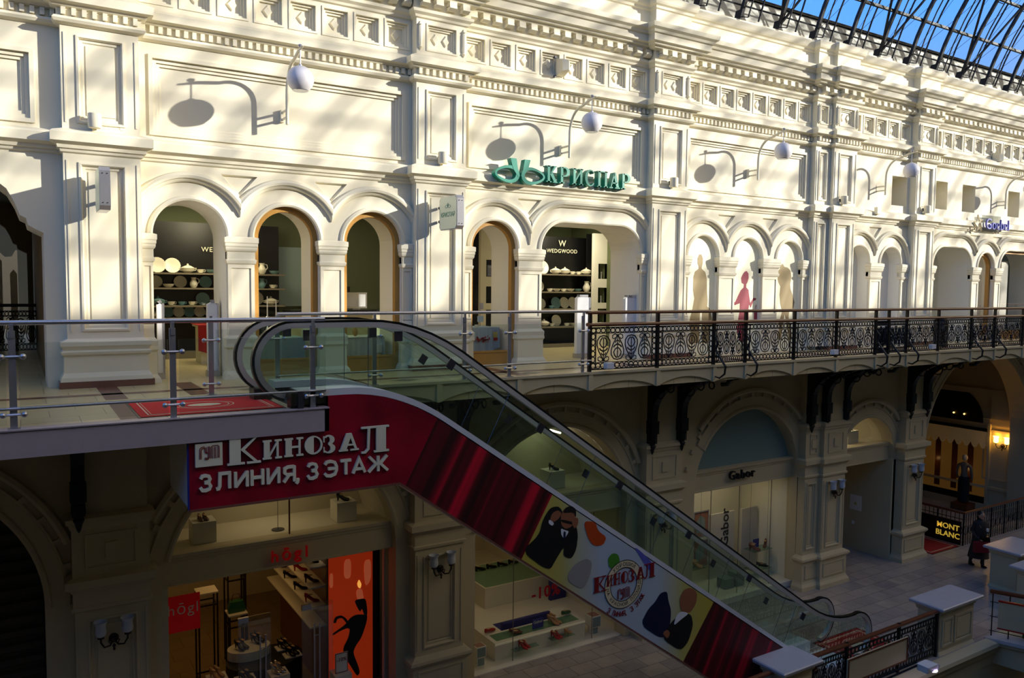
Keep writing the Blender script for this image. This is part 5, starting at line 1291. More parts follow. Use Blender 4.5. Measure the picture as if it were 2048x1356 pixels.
# sconces of the lower pilasters
def sconce(x, y, z, label, lit=False, rot=False, group='twin-shade wall lamps of the lower storey'):
    t = thing('wall_sconce', label, 'lamp', (x, y, z), group)
    f = (lambda u, v, w_: (x+u, y-v, z+w_)) if not rot else (lambda u, v, w_: (x-v, y-u, z+w_))
    def T(L): return [f(*p) for p in L]
    b = MB(); c = f(0, .03, 0); ax = 'x' if rot else 'y'
    b.lathe(f(0, 0, 0), [(0, -.06 if not rot else -.06), (.05, -.055), (.075, -.03), (.07, 0)], 14, ax); b.ball(f(0, .07, 0), .045, 10); b.build('backplate', 'bronze', t, smooth=True)
    for s in (-1, 1):
        b = MB(); b.tube(T([(0, .06, -.02), (s*.06, .09, -.09), (s*.14, .12, -.09), (s*.19, .13, .0), (s*.19, .13, .06)]), .014, 7); b.tube(T([(s*.05, .08, -.07), (s*.08, .08, -.02), (s*.05, .08, 0)]), .008, 5)
        b.lathe(f(s*.19, .13, .05), [(.02, 0), (.05, .02), (.045, .04), (0, .045)], 12); b.build('arm', 'bronze', t, smooth=True)
        b = MB(); b.lathe(f(s*.19, .13, .09), [(.035, 0), (.075, .03), (.085, .08), (.075, .15), (.08, .20), (.105, .25), (.10, .25), (.07, .20), (.065, .15), (.075, .08), (.06, .035), (.0, .02)], 16)
        b.build('shade', 'lit_warm' if lit else 'frost', t, smooth=True)
    b = MB(); b.lathe(f(0, .07, -.16), [(0, -.03), (.02, -.01), (.012, .02), (.03, .05), (.012, .08), (0, .1)], 10); b.build('finial', 'bronze', t, smooth=True)
    if lit: point('sconce_light', f(0, .3, .22), 5)
sconce(1.17, YP-.0, -4.02, 'unlit twin-shade wall lamp in the darkness at the lower left'); sconce(6.96, YP, -3.96, 'unlit twin-shade wall lamp between orange-poster shop and white-counter window')
sconce(12.87, YP, -3.98, 'unlit twin-shade wall lamp seen through the escalator glass'); sconce(19.15, YP-.08, -3.98, 'unlit twin-shade wall lamp left of the cream doorway')
sconce(23.13, YP, -3.98, 'unlit twin-shade wall lamp right of the cream doorway')
pp_ = W(2008, 880, X=XR)
sconce(XR, 14.9, -4.05, 'lit twin-shade wall lamp glowing yellow at the right edge', True, True)
# ---- glass vault
VC, VZ, VR = 6.1, 5.75, 8.4
A0, A1 = math.radians(18.0), math.radians(162.0)
def vp(a, r=VR): return (VC+r*math.cos(a), VZ+r*math.sin(a))
ribs = [15.35+1.42*k for k in range(-14, 30)]
b = MB(); L = [vp(A0+(A1-A0)*k/28) for k in range(29)]
b.chain([[(-.045, y, z), (.045, y, z), (.045, VC+(y-VC)*.990, VZ+(z-VZ)*.990), (-.045, VC+(y-VC)*.990, VZ+(z-VZ)*.990)] for y, z in L], True, True, True)
L2 = [vp(A0+(A1-A0)*k/28, VR-.30) for k in range(29)]
b.tube([(0, y, z) for y, z in L2], .02, 5)
for k in range(0, 28, 3): b.tube([(0, *L[k]), (0, *L2[k])], .012, 4)
root = None; NTH = ['first', 'second', 'third', 'fourth', 'fifth', 'sixth', 'seventh', 'eighth', 'ninth', 'tenth', 'eleventh', 'twelfth', 'thirteenth', 'fourteenth']
for k, x in enumerate(ribs):
    if root is None:
        root = thing('roof_rib', 'dark steel rib arching up over the hall', 'rib', (x, 14.1, 8.35), 'steel ribs of the glass vault')
        b.v = [(p[0]+x, p[1], p[2]) for p in b.v]; b.build('arch_bar', 'roof_steel', root)
        q = MB(); q.chain([[(x-.05, 14.25, 8.2), (x+.05, 14.25, 8.2), (x+.05, 14.05, 8.2), (x-.05, 14.05, 8.2)], [(x-.03, 14.18, 8.5), (x+.03, 14.18, 8.5), (x+.03, 13.98, 8.5), (x-.03, 13.98, 8.5)]], True, True, True)
        q.build('foot', 'roof_steel', root)
        q = MB()
        for a in (62, 100): q.tube([(x, 13.95, 8.5), (x, *vp(math.radians(a), VR-.3))], .006, 4)
        q.tube([(x, *vp(A1, VR-.3)), (x, *vp(math.radians(102), VR-.3))], .006, 4)
        q.build('tie_rod', 'roof_steel', root)
    else: copy_tree(root, (x, 14.1, 8.35), label='dark steel roof rib, its foot %s from the left along the attic top' % NTH[k-14] if 14 <= k < 28 else None)
for k in range(19):
    a = A0+(A1-A0)*(k+.0)/18; y, z = vp(a, VR+.0)
    if k in (0, 18): continue
    b = MB(); b.box(-8, 60, y-.035, y+.035, z-.035, z+.035); o = b.build('roof_purlin', 'roof_steel', at=(0, y, z)); tag(o, 'long dark steel purlin, %s one up from the visible facade' % (NTH+['fifteenth', 'sixteenth', 'seventeenth', 'eighteenth'])[k-1], 'beam', 'purlins of the glass vault')
for z in (8.62, 8.86):
    b = MB(); b.tube([(-8, 14.05, z), (60, 14.05, z)], .022, 6); o = b.build('roof_pipe', 'roof_steel', at=(0, 14.05, z)); tag(o, 'thin dark pipe running along the vault base, %s of the two' % ('lower' if z < 8.7 else 'upper'), 'pipe')
for n_, k in enumerate(range(0, len(ribs)-3, 3)):
    x = ribs[k]; b = MB()
    for dx in (-1.42, 1.42):
        b.tube([(x, 14.0, 8.4), (x+dx, *vp(math.radians(40), VR-.15))], .035, 5)
    o = b.build('wind_brace', 'roof_steel', at=(x, 14, 8.4)); tag(o, 'V-shaped dark steel brace, %s V counted from the far left end of the vault' % NTH[n_], 'brace', 'V braces of the glass vault')
t = thing('window_1', 'long glazed vault over the hall', 'window', (0, VC, VZ+VR)); t['kind'] = 'structure'
b = MB(); L = [vp(A0+(A1-A0)*k/28, VR+.04) for k in range(29)]
b.chain([[(x, y, z) for y, z in L] for x in (-12, 60)], False); b.build('pane', 'glass_roof', t)
b = MB()
for k in range(0, 50):
    x = ribs[0]+.71+1.42*k
    if x > 58: break
    b.chain([[(x-.012, y, z), (x+.012, y, z), (x+.012, VC+(y-VC)*.995, VZ+(z-VZ)*.995), (x-.012, VC+(y-VC)*.995, VZ+(z-VZ)*.995)] for y, z in L], True)
b.build('glazing_bar', 'roof_steel', t)
# ================================================================ goods and furniture, upper shops
def disc_plate(b, c, r, lean=.25, m=0):
    """plate standing on edge, leaning back"""
    n = 18; L = []
    for rr, d in ((0, .0), (r*.62, .0), (r*.66, -.006), (r, -.02), (r, -.008), (r*.6, .012), (0, .012)):
        L.append([(c[0]+rr*math.cos(2*pi*k/n), c[1]+d+rr*math.sin(2*pi*k/n)*math.sin(lean), c[2]+r*math.cos(lean)+rr*math.sin(2*pi*k/n)*math.cos(lean)) for k in range(n)])
    b.chain(L)
CH = {}
def china(kind, x, y, z, s, m='china', label='', group=''):
    key = (kind, m)
    if key not in CH:
        b = MB()
        if kind == 'plate': disc_plate(b, (0, 0, 0), .5)
        elif kind == 'bowl': b.lathe((0, 0, 0), [(.2, 0), (.22, .04), (.40, .14), (.5, .34), (.47, .34), (.36, .16), (0, .1)], 14)
        elif kind == 'tureen': b.lathe((0, 0, 0), [(.2, 0), (.24, .05), (.42, .15), (.48, .32), (.5, .36), (.40, .42), (.2, .52), (.06, .56), (.08, .64), (0, .68)], 14); b.tube([(-.46, 0, .3), (-.58, 0, .36), (-.55, 0, .22), (-.42, 0, .18)], .03, 5); b.tube([(.46, 0, .3), (.58, 0, .36), (.55, 0, .22), (.42, 0, .18)], .03, 5)
        elif kind == 'jug': b.lathe((0, 0, 0), [(.18, 0), (.2, .04), (.30, .2), (.3, .4), (.18, .62), (.16, .74), (.22, .84), (.18, .84), (0, .7)], 14); b.tube([(.2, 0, .74), (.38, 0, .72), (.42, 0, .5), (.28, 0, .3)], .03, 5)
        elif kind == 'cup': b.lathe((0, 0, 0), [(.45, .0), (.5, .04), (.2, .05), (.2, .08), (.34, .2), (.38, .42), (.34, .42), (0, .15)], 14); b.tube([(.34, 0, .36), (.5, 0, .36), (.5, 0, .2), (.3, 0, .16)], .03, 5)
        elif kind == 'glass': b.lathe((0, 0, 0), [(.22, 0), (.2, .02), (.03, .04), (.03, .4), (.2, .52), (.24, .9), (.22, .9), (0, .5)], 12)
        elif kind == 'salt': b.lathe((0, 0, 0), [(.14, 0), (.14, .1), (.10, .2), (.12, .8), (.15, .9), (.08, 1), (0, 1)], 10)
        tmp = b.build('x', m, smooth=True); me = tmp.data; bpy.data.objects.remove(tmp)
        CH[key] = me
    nm = {'plate': 'plate', 'bowl': 'bowl', 'tureen': 'tureen', 'jug': 'jug', 'cup': 'teacup', 'glass': 'wine_glass', 'salt': 'shaker'}[kind]
    o = bpy.data.objects.new(nm, CH[key]); C.objects.link(o); o.location = (x, y, z); o.scale = (s, s, s)
    tag(o, label, nm.replace('_', ' '), group); return o
def shelf_unit(x0, x1, y, zs, label, ztop, depth=.5, back='black_panel', m='shelf_grey', z0=0.0, ext=0.0):
    t = thing('shelf_unit', label, 'shelf', ((x0+x1)/2, y, z0))
    MB().box(x0, x1+ext, y, y+.06, z0, ztop).build('back_panel', back, t)
    for z in zs: MB().box(x0, x1, y-depth, y, z-.035, z).build('shelf', m, t)
    MB().box(x0, x1, y-depth, y, z0+.0, z0+.14).build('base', m, t)
    return t
YS = 18.6
su1 = shelf_unit(2.15, 5.2, YS, [.88, 1.14, 1.52, 1.84], 'dark china shelving seen through the open arched doorway', 2.95)
su2 = shelf_unit(10.6, 13.42, 17.9, [.14, .56, 1.04, 1.5, 1.97], 'dark china shelving with white lettering behind the wide doorway', 3.0, ext=.35)
b = MB(); text(b, 'WEDGWOOD', .15, 12.75, 2.56, 17.84, .01, sp=1.12); text(b, 'W', .24, 12.75, 2.74, 17.84, .01); b.build('shelf_text', 'letter_ivory', su2)
b = MB(); text(b, 'WEDGWOOD', .15, 4.0, 2.32, YS-.05, .01, sp=1.12); b.build('shelf_text', 'letter_ivory', su1)
def fill(x0, x1, y, z, hmax, where, seed, unit):
    rnd = random.Random(seed); x = x0+.1; L = []
    pos = ['leftmost', 'second', 'third', 'fourth', 'fifth', 'sixth', 'seventh', 'eighth', 'ninth', 'tenth', 'eleventh', 'twelfth', 'thirteenth']
    k = 0
    while x < x1-.1 and k < 13:
        kd = rnd.choice(['plate', 'plate', 'plate', 'tureen', 'bowl', 'jug', 'cup', 'cup']); 
        s = {'plate': rnd.uniform(.28, max(.30, min(.42, hmax*.98))), 'tureen': .30, 'bowl': .24, 'jug': rnd.uniform(.28, .36), 'cup': .2}[kd]; s = min(s, hmax)
        col = 'china' if rnd.random() < .9 else 'china_blue'
        china(kd, x+s/2, y-(.12 if kd == 'plate' else .3), z, s, col, '%s%s, %s on the %s' % ('pale blue ' if col != 'china' else 'cream ', {'cup': 'teacup', 'tureen': 'lidded tureen'}.get(kd, kd), pos[k], where), unit)
        x += s*(.86 if kd == 'plate' else 1.0)+.01; k += 1
u1 = 'china on the shelves behind the open arched doorway'; u2 = 'china on the shelves behind the wide doorway'
fill(2.3, 5.1, YS, 1.84, .4, 'top shelf behind the open arched doorway', 1, u1); fill(2.3, 5.1, YS, 1.52, .27, 'second shelf behind the open arched doorway', 2, u1)
fill(2.3, 5.1, YS, 1.14, .33, 'third shelf behind the open arched doorway', 3, u1); fill(2.3, 4.2, YS, .88, .24, 'lowest shelf behind the open arched doorway', 4, u1)
fill(11.2, 13.4, 17.9, 1.97, .4, 'top lettered-unit shelf', 5, u2); fill(11.2, 13.4, 17.9, 1.5, .4, 'second lettered-unit shelf', 6, u2)
fill(11.2, 13.4, 17.9, 1.04, .36, 'third lettered-unit shelf', 7, u2); fill(11.2, 13.4, 17.9, .56, .36, 'fourth lettered-unit shelf', 8, u2)
# white partition with black niches
t = thing('display_partition', 'white partition with square black niches beside the lettered china shelving', 'partition', (14.2, 17.9, 0))
H = [[(13.60, z), (13.90, z), (13.90, z+.42), (13.60, z+.42)] for z in (.62, 1.20, 1.86)]
b = MB(); b.slab([(13.44, 0), (14.30, 0), (14.30, 3.1), (13.44, 3.1)], 17.3, 17.4, H); b.build('panel', 'room_white', t)
b = MB(); b.box(13.44, 14.3, 17.62, 17.66, 0, 3.1); b.build('niche_back', 'black_panel', t)
for k, z in enumerate((.62, 1.20, 1.86)):
    for j in (0, 1): china('salt' if k else 'bowl', 13.68+.12*j, 17.42, z, .2 if k else .1, 'silver' if k else 'china', '%s %s in the %s black niche' % (('silver shaker', 'small bowl')[k == 0], ('left', 'right')[j], ('lowest', 'middle', 'top')[k]), 'small wares in the black niches')
# gates at the doors
def gate(x, y, label, h=1.42, w_=.34, rz=0.0):
    t = thing('security_gate', label, 'gate', (x, y, 0), 'anti-theft gates in the shop doorways')
    b = MB(); b.slab([(x-w_/2, 0), (x+w_/2, 0), (x+w_/2, h-.05), (x+w_/2-.08, h), (x-w_/2+.08, h), (x-w_/2, h-.05)], y-.05, y+.05); b.build('panel', 'white_plastic', t, bevel=.01)
    b = MB(); b.box(x+w_/2, x+w_/2+.03, y-.06, y+.06, 0, h-.03); b.box(x-w_/2+.06, x+w_/2-.04, y-.06, y+.06, h-.02, h+.03); b.build('edge', 'steel', t)
    b = MB(); b.box(x-w_/2-.02, x+w_/2+.03, y-.08, y+.08, 0, .10); b.build('foot', 'steel', t)
gate(11.02, 14.6, 'grey anti-theft gate, left of the two in the wide doorway'); gate(12.02, 14.1, 'grey anti-theft gate, right of the two in the wide doorway')
gate(2.03, 14.45, 'slim anti-theft gate against the left side of the open arched doorway', 1.30, .08); gate(2.87, 14.45, 'anti-theft gate at the right side of the open arched doorway', 1.30, .16)
# table with red cloth
def cloth_table(x0, x1, y0, y1, z, m, label, drop=.5, legs=True, cl='tablecloth', group=None):
    t = thing('display_table', label, 'table', ((x0+x1)/2, (y0+y1)/2, 0), group)
    b = MB(); b.box(x0, x1, y0, y1, z-.04, z); b.build('tabletop', 'plinth_white', t)
    b = MB(); b.box(x0+.05, x1-.05, y0+.1, y1-.05, 0, z-.04) if legs else None; b.build('pedestal', 'plinth_white', t) if legs else None
    n = 14; L = []
    top = [(x0-.02, z+.008), (x1+.02, z+.008)]
    b = MB(); b.box(x0-.02, x1+.02, y0-.02, y1+.02, z+.001, z+.009)
    P0 = [(x0-.02+(x1-x0+.04)*k/n, y0-.022, z+.008) for k in range(n+1)]
    P1 = [(x0-.02+(x1-x0+.04)*k/n+.01*math.sin(k*1.7), y0-.03-.02*math.sin(k*1.9), z-drop*(1-.25*math.sin(pi*k/n)*(-1 if cl == 'tablecloth' else 1))) for k in range(n+1)]
    b.chain([P0, P1], False)
    return t, b
t, b = cloth_table(3.05, 4.2, 16.6, 17.3, .78, 'red_cloth', 'white plinth table under a red cloth beyond the open arched doorway')
o = b.build('cloth', 'red_cloth'); tag(o, 'bright red cloth draped over the table beyond the open doorway', 'cloth')
o = MB().lathe((3.35, 16.9, .79), [(.05, 0), (.06, .02), (.13, .06), (.16, .12), (.15, .12), (0, .04)], 12).build('bowl', 'china', smooth=True); tag(o, 'small white bowl on the red cloth', 'bowl')
# candelabra window
t, b = cloth_table(3.62, 4.52, 14.55, 15.3, .62, 'linen_blue', 'window table behind the candelabra, under pale linen')
o = b.build('cloth', 'linen_blue'); tag(o, 'pale linen cloth in the candelabra window', 'cloth')
c = (3.92, 14.8, .63); t = thing('candelabra', 'silver three-armed candelabra with white candles in the oak window', 'candelabra', c)
b = MB(); b.lathe(c, [(.10, 0), (.09, .02), (.02, .05), (.015, .12), (.03, .16), (.012, .2), (.015, .36), (.035, .38), (0, .40)], 12); b.build('stem', 'silver', t, smooth=True)
for s in (-1, 1):
    b = MB(); b.tube([(c[0], c[1], c[2]+.2), (c[0]+s*.06, c[1], c[2]+.28), (c[0]+s*.12, c[1], c[2]+.2), (c[0]+s*.16, c[1], c[2]+.24), (c[0]+s*.16, c[1], c[2]+.3)], .008, 6); b.lathe((c[0]+s*.16, c[1], c[2]+.29), [(.012, 0), (.03, .02), (.0, .02)], 10); b.build('branch', 'silver', t, smooth=True)
for s, z in ((-1, .31), (0, .39), (1, .31)): b = MB(); b.lathe((c[0]+s*.16, c[1], c[2]+z), [(.011, 0), (.008, .36), (0, .38)], 8); b.build('candle', 'wax', t, smooth=True)
# counter window
t = thing('shop_counter', 'black-topped shop counter seen through the third arch', 'counter', (6.4, 17.0, 0))
MB().box(5.0, 7.6, 16.9, 17.4, 0, .98).build('body', 'room_wall', t); MB().box(4.95, 7.65, 16.85, 17.45, .98, 1.06).build('worktop', 'black_panel', t)
def box_item(nm, x, y, z, sx, sy, sz, m, lab, cat, group=None): return tag(MB().box(x-sx/2, x+sx/2, y-sy/2, y+sy/2, z, z+sz).build(nm, m), lab, cat, group)
t = thing('monitor', 'silver monitor on the black counter', 'monitor', (6.45, 17.1, 1.06))
MB().box(6.25, 6.78, 17.1, 17.13, 1.09, 1.45).build('frame', 'silver', t); MB().box(6.29, 6.74, 17.09, 17.1, 1.13, 1.41).build('screen', 'white_plastic', t); MB().box(6.42, 6.6, 17.05, 17.2, 1.06, 1.09).build('stand', 'steel', t)
box_item('folder', 5.95, 17.0, 1.06, .22, .03, .42, 'ink_sand', 'printed card standing on the black counter', 'card'); box_item('paper_stack', 5.7, 17.0, 1.06, .25, .2, .14, 'white_paint', 'stack of white papers on the black counter', 'paper')
t = thing('desk_lamp', 'small black-headed lamp on the counter', 'lamp', (6.2, 17.05, 1.06)); MB().tube([(6.2, 17.05, 1.06), (6.2, 17.05, 1.5)], .012, 6).build('stem', 'steel', t); MB().box(6.08, 6.33, 16.98, 17.1, 1.46, 1.58).build('head', 'black_panel', t)
o = MB().box(5.0, 6.0, 18.9, 18.96, 1.1, 2.5).build('wall_picture', 'photo_sea'); tag(o, 'large grey-blue picture on the shop back wall', 'picture')
t, b = cloth_table(5.2, 6.1, 14.55, 15.2, .60, 'linen', 'window table behind the oak frame, under a long pleated cloth', .5)
nb = MB(); n = 40
P = [[(5.18+.94*k/n, 14.52-.03*math.sin(k*1.15)*(q), .61-.42*q) for k in range(n+1)] for q in (0, .3, 1)]; nb.chain(P, False); nb.box(5.18, 6.12, 14.5, 15.2, .601, .61)
o = nb.build('cloth', 'linen', smooth=True); tag(o, 'long pleated white cloth in the counter window', 'cloth')
t = thing('figurine', 'small brown figurine on the pleated cloth', 'figurine', (5.62, 14.8, .61)); b = MB(); b.ball((5.62, 14.8, .70), .06, 10, sz=1.5); b.ball((5.62, 14.78, .83), .04, 10); b.tube([(5.64, 14.8, .84), (5.67, 14.8, .90)], .014, 5); b.build('body', 'wood_oak', t, smooth=True)
for k, (x, lb) in enumerate(((5.27, 'left'), (6.0, 'right'))):
    o = MB().lathe((x, 14.5, .30), [(.05, 0), (.05, .17), (.045, .17), (0, .15)], 12).build('candle', 'wax', smooth=True); tag(o, 'thick white candle at the %s foot of the pleated cloth' % lb, 'candle', 'thick white candles')
# rose tablecloth window
t, b = cloth_table(7.85, 8.72, 14.5, 15.2, .74, 'linen_blue', 'window table under the rose tablecloth', .42)
o = b.build('tablecloth', 'linen_blue'); tag(o, 'pale blue tablecloth with red roses hanging in the window', 'tablecloth')
b = MB()
rn = random.Random(3)
for k in range(34):
    u, v = rn.uniform(-.2, .2), rn.uniform(-.05, .05)*(1.4-abs(rn.random())); r = .022 if abs(u) < .12 else .014
    b.lathe((8.28+u, 14.435, .50+v), [(0, 0), (r, 0), (r, .004), (0, .004)], 7, 'y')
b.build('rose_print', 'red_gloss', o)
b = MB()
for m, z in (('a', .60), ('b', .54)): b.box(8.56, 8.66, 14.44, 14.448, z, z+.05)
b.build('price_tag', 'ink_yellow', o); MB().box(8.57, 8.67, 14.438, 14.446, .47, .53).build('price_tag', 'red_gloss', o)
for k, x in enumerate((8.02, 8.14, 8.3)): china('glass' if k < 2 else 'cup', x, 14.7, .75, .18 if k < 2 else .12, 'black_panel' if k < 2 else 'china', ['black wine glass on the rose tablecloth, left one', 'black wine glass on the rose tablecloth, right one', 'white cup on the rose tablecloth'][k], 'tableware on the rose tablecloth')
t = thing('card_stand', 'tall card stand with pale blue price card in the rose window', 'card stand', (8.5, 14.9, .75)); MB().tube([(8.5, 14.9, .75), (8.5, 14.9, 1.25)], .008, 5).build('stem', 'steel', t); MB().box(8.42, 8.56, 14.86, 14.88, .85, .98).build('card', 'linen_blue', t); MB().box(8.46, 8.56, 14.86, 14.88, 1.12, 1.26).build('frame', 'steel', t)
t = thing('christmas_tree', 'dark tree with red and gold lights inside the shop', 'tree', (8.35, 16.6, 0)); b = MB(); b.lathe((8.35, 16.6, 0), [(.05, .3), (.5, .4), (.3, .9), (.38, .95), (.2, 1.4), (.26, 1.45), (.05, 2.1), (0, 2.15)], 14); b.build('foliage', 'iron', t)
b = MB(); b2 = MB()
for k in range(26): a = k*2.4; z = .5+k*.055; r = .42*(1-(z-.4)/1.9)+.03; (b if k % 3 else b2).ball((8.35+r*math.cos(a), 16.6+r*math.sin(a), z), .016, 6)
b.build('red_light', 'poster_flame', t); b2.build('ornament', 'red_gloss', t)
t = thing('display_partition', 'white partition with dark niches behind the rose window', 'partition', (10.0, 17.0, 0))
H = [[(9.86, z), (10.3, z), (10.3, z+.42), (9.86, z+.42)] for z in (.62, 1.20, 1.86)]
b = MB(); b.slab([(9.7, 0), (10.45, 0), (10.45, 3.2), (9.7, 3.2)], 17.0, 17.1, H); b.build('panel', 'room_wall', t); MB().box(9.7, 10.45, 17.35, 17.4, 0, 3.2).build('niche_back', 'black_panel', t)
t = thing('picture_frame', 'silver-framed picture standing in the top dark niche', 'picture frame', (10.1, 17.1, 1.86)); MB().rect(9.95, 10.22, 1.87, 2.15, [(0, 17.12), (0, 17.1), (.04, 17.1), (.05, 17.12)]).build('frame', 'silver', t)
def downlight(x, y, z, label, pw=20, group='ceiling downlights'):
    t = thing('downlight', label, 'light', (x, y, z), group); b = MB(); b.lathe((x, y, z), [(0, .16), (.09, .16), (.09, 0), (.075, 0), (.07, .03)], 14); b.build('housing', 'silver', t, smooth=True); b = MB(); b.lathe((x, y, z+.02), [(.07, 0), (0, .001)], 14); b.build('lamp', 'lit_white', t)
    area('downlight_light', (x, y, z-.02), .15, pw)
downlight(5.5, 15.9, 3.06, 'silver ceiling downlight in the counter window', 24); downlight(4.05, 15.9, 3.2, 'silver ceiling downlight in the candelabra window', 18); downlight(8.3, 15.9, 3.0, 'silver ceiling downlight in the rose window', 18)
area('shop_light', (3.2, 17.2, 3.4), 1.6, 300, (1, .86, .54)); area('shop_light', (6.5, 17.2, 3.4), 1.6, 80, (1, .86, .60)); area('shop_light', (12.4, 16.4, 3.4), 1.6, 360, (1, .88, .62))
area('shelf_fill', (3.6, 17.0, 3.0), .5, 60, (1, .88, .55), (math.radians(50), 0, 0)); area('shelf_fill', (12.6, 16.5, 3.0), .5, 60, (1, .90, .62), (math.radians(50), 0, 0))  # added fill lamps that brighten the dark china shelves
# far shop goods
def glass_case(x, y, w_, label, short):
    t = thing('display_case', label, 'case', (x, y, 0), 'glass cases of the far shop'); b = MB(); b.box(x-w_/2, x+w_/2, y, y+.4, 0, .5); b.build('base', 'wood_rail', t)
    b = MB()
    for z in (.95, 1.4, 1.85): b.box(x-w_/2, x+w_/2, y, y+.4, z, z+.01)
    b.build('glass_shelf', 'glass_green', t); MB().box(x-w_/2, x+w_/2, y, y+.005, .5, 2.2).build('front_pane', 'glass_clear', t)
    b = MB()
    for xx in (x-w_/2, x+w_/2): b.box(xx-.01, xx+.01, y-.01, y+.01, 0, 2.2)
    b.build('frame', 'steel', t)
    for j, z in enumerate((.51, .96, 1.41)):
        for i in range(3): china(['jug', 'tureen', 'plate'][(i+j) % 3], x-w_/2+.15+i*(w_-.3)/2, y+.2, z, .24, ['china', 'china_blue', 'ink_blue'][(i*2+j) % 3], '%s ornament, %s of the %s row, in the %s' % (['china', 'pale blue', 'dark blue'][(i*2+j) % 3], ['left', 'middle', 'right'][i], ['bottom', 'middle', 'top'][j], short), 'ornaments in the far shop')
glass_case(27.0, 15.4, .9, 'glass case behind the narrow far window', 'case behind the narrow far window'); glass_case(28.7, 15.2, .9, 'glass case at the left of the last wide window', 'left case of the last window'); glass_case(30.2, 15.2, .9, 'glass case at the right of the last wide window', 'right case of the last window')
glass_case(25.0, 17.2, 1.2, 'glass case inside the far open doorway', 'case inside the far doorway')
b = MB(); b.box(26.3, 26.5, 14.95, 18, 0, 3.4); b.slab([(25.0, 0), (26.4, 0), (26.4, 3.3), (25.5, 3.3), (25.15, 2.9), (25.0, 2.4)], 16.4, 16.5); struct(b.build('wall_alcove', 'room_white'))
o = MB().box(29.3, 29.75, 14.55, 14.9, .0, 2.7).build('display_column', 'white_paint'); tag(o, 'white square column inside the last wide window', 'column')
area('shop_light', (27.5, 16.3, 3.4), 2.2, 60, (1, .88, .66))
t = thing('umbrella_bin', 'black waste bin behind the balustrade at the far end', 'bin', (22.9, 13.0, 0)); b = MB(); b.lathe((22.95, 13.0, 0), [(.18, 0), (.2, .05), (.2, .75), (.16, .82), (0, .83)], 14); b.build('body', 'black_panel', t, smooth=True)
# chair-like bin under wide doorway, passage furniture
t = thing('sandwich_board', 'tall narrow board with rounded top leaning in the passage', 'board', (-.9, 22, 0))
for k, (x, h) in enumerate(((-.35, 2.2), (-.05, 1.9))): MB().slab([(x-.07, 0), (x+.07, 0), (x+.07, h-.1), (x, h), (x-.07, h-.1)], 22.0, 22.6).build('panel', 'plinth_white', t)
it = thing('iron_balustrade', 'short black iron balustrade seen through the left passage', 'balustrade', (-.2, 21.0, 0))
pan = bpy.data.objects.new('panel', pm_mesh); C.objects.link(pan); pan.parent = it; pan.location = (-.3, 0, .02); pan.scale = (.62, 1, 1.1)
MB().box(-.5, .45, 20.96, 21.04, 1.05, 1.12).build('top_rail', 'iron', it); MB().box(-.53, -.47, 20.97, 21.03, 0, 1.1).build('post', 'iron', it); MB().box(.4, .46, 20.97, 21.03, 0, 1.1).build('post', 'iron', it)
st = thing('staircase', 'white steps glimpsed through the left passage', 'stairs', (-1.4, 21, 0))
for k in range(8): MB().box(-2.6, -.55, 19.8+.28*k, 21.5+.28*k, .15*k, .15*(k+1)-.012).build('step', 'white_paint', st)
# red entrance mats
def mat_rug(x0, x1, y0, y1, z, label):
    t = thing('entrance_mat', label, 'mat', ((x0+x1)/2, (y0+y1)/2, z)); MB().box(x0, x1, y0, y1, z, z+.012).build('pile', 'red_cloth' if z < -1 else 'mat_red', t)
    def fr(i, w_=.015):
        b = MB(); b.box(x0+i, x1-i, y0+i, y0+i+w_, z+.012, z+.014); b.box(x0+i, x1-i, y1-i-w_, y1-i, z+.012, z+.014); b.box(x0+i, x0+i+w_, y0+i, y1-i, z+.012, z+.014); b.box(x1-i-w_, x1-i, y0+i, y1-i, z+.012, z+.014); return b
    b = fr(.09); b.build('border_line', 'ink_sand', t); fr(.13, .006).build('border_line', 'ink_sand', t)
    b = MB(); cx, cy = (x0+x1)/2, (y0+y1)/2
    for r in (.30, .25): b.chain([[(cx+(r+q)*1.2*math.cos(a), cy+(r+q)*math.sin(a), z+.0135) for a in [2*pi*k/28 for k in range(28)]] for q in (0, .012)])
    b.chain([[(cx+.18*math.cos(a)*1.2*q, cy+.12*math.sin(a)*q, z+.0135) for a in [2*pi*k/10 for k in range(10)]] for q in (0, 1)])
    b.build('crest', 'ink_sand', t); MB().box(x0-.03, x1+.03, y0-.03, y1+.03, z, z+.006).build('rubber_edge', 'rubber', t)
mat_rug(1.22, 2.92, 10.28, 11.65, 0.0, 'bright red mat with pale crest on the upper landing')
mat_rug(15.55, 17.15, 10.3, 11.45, ZF, 'dark red mat at the foot of the escalator')
mat_rug(24.1, 25.6, 13.6, 16.5, ZF, 'dark red mat in the passage beside the stair opening')
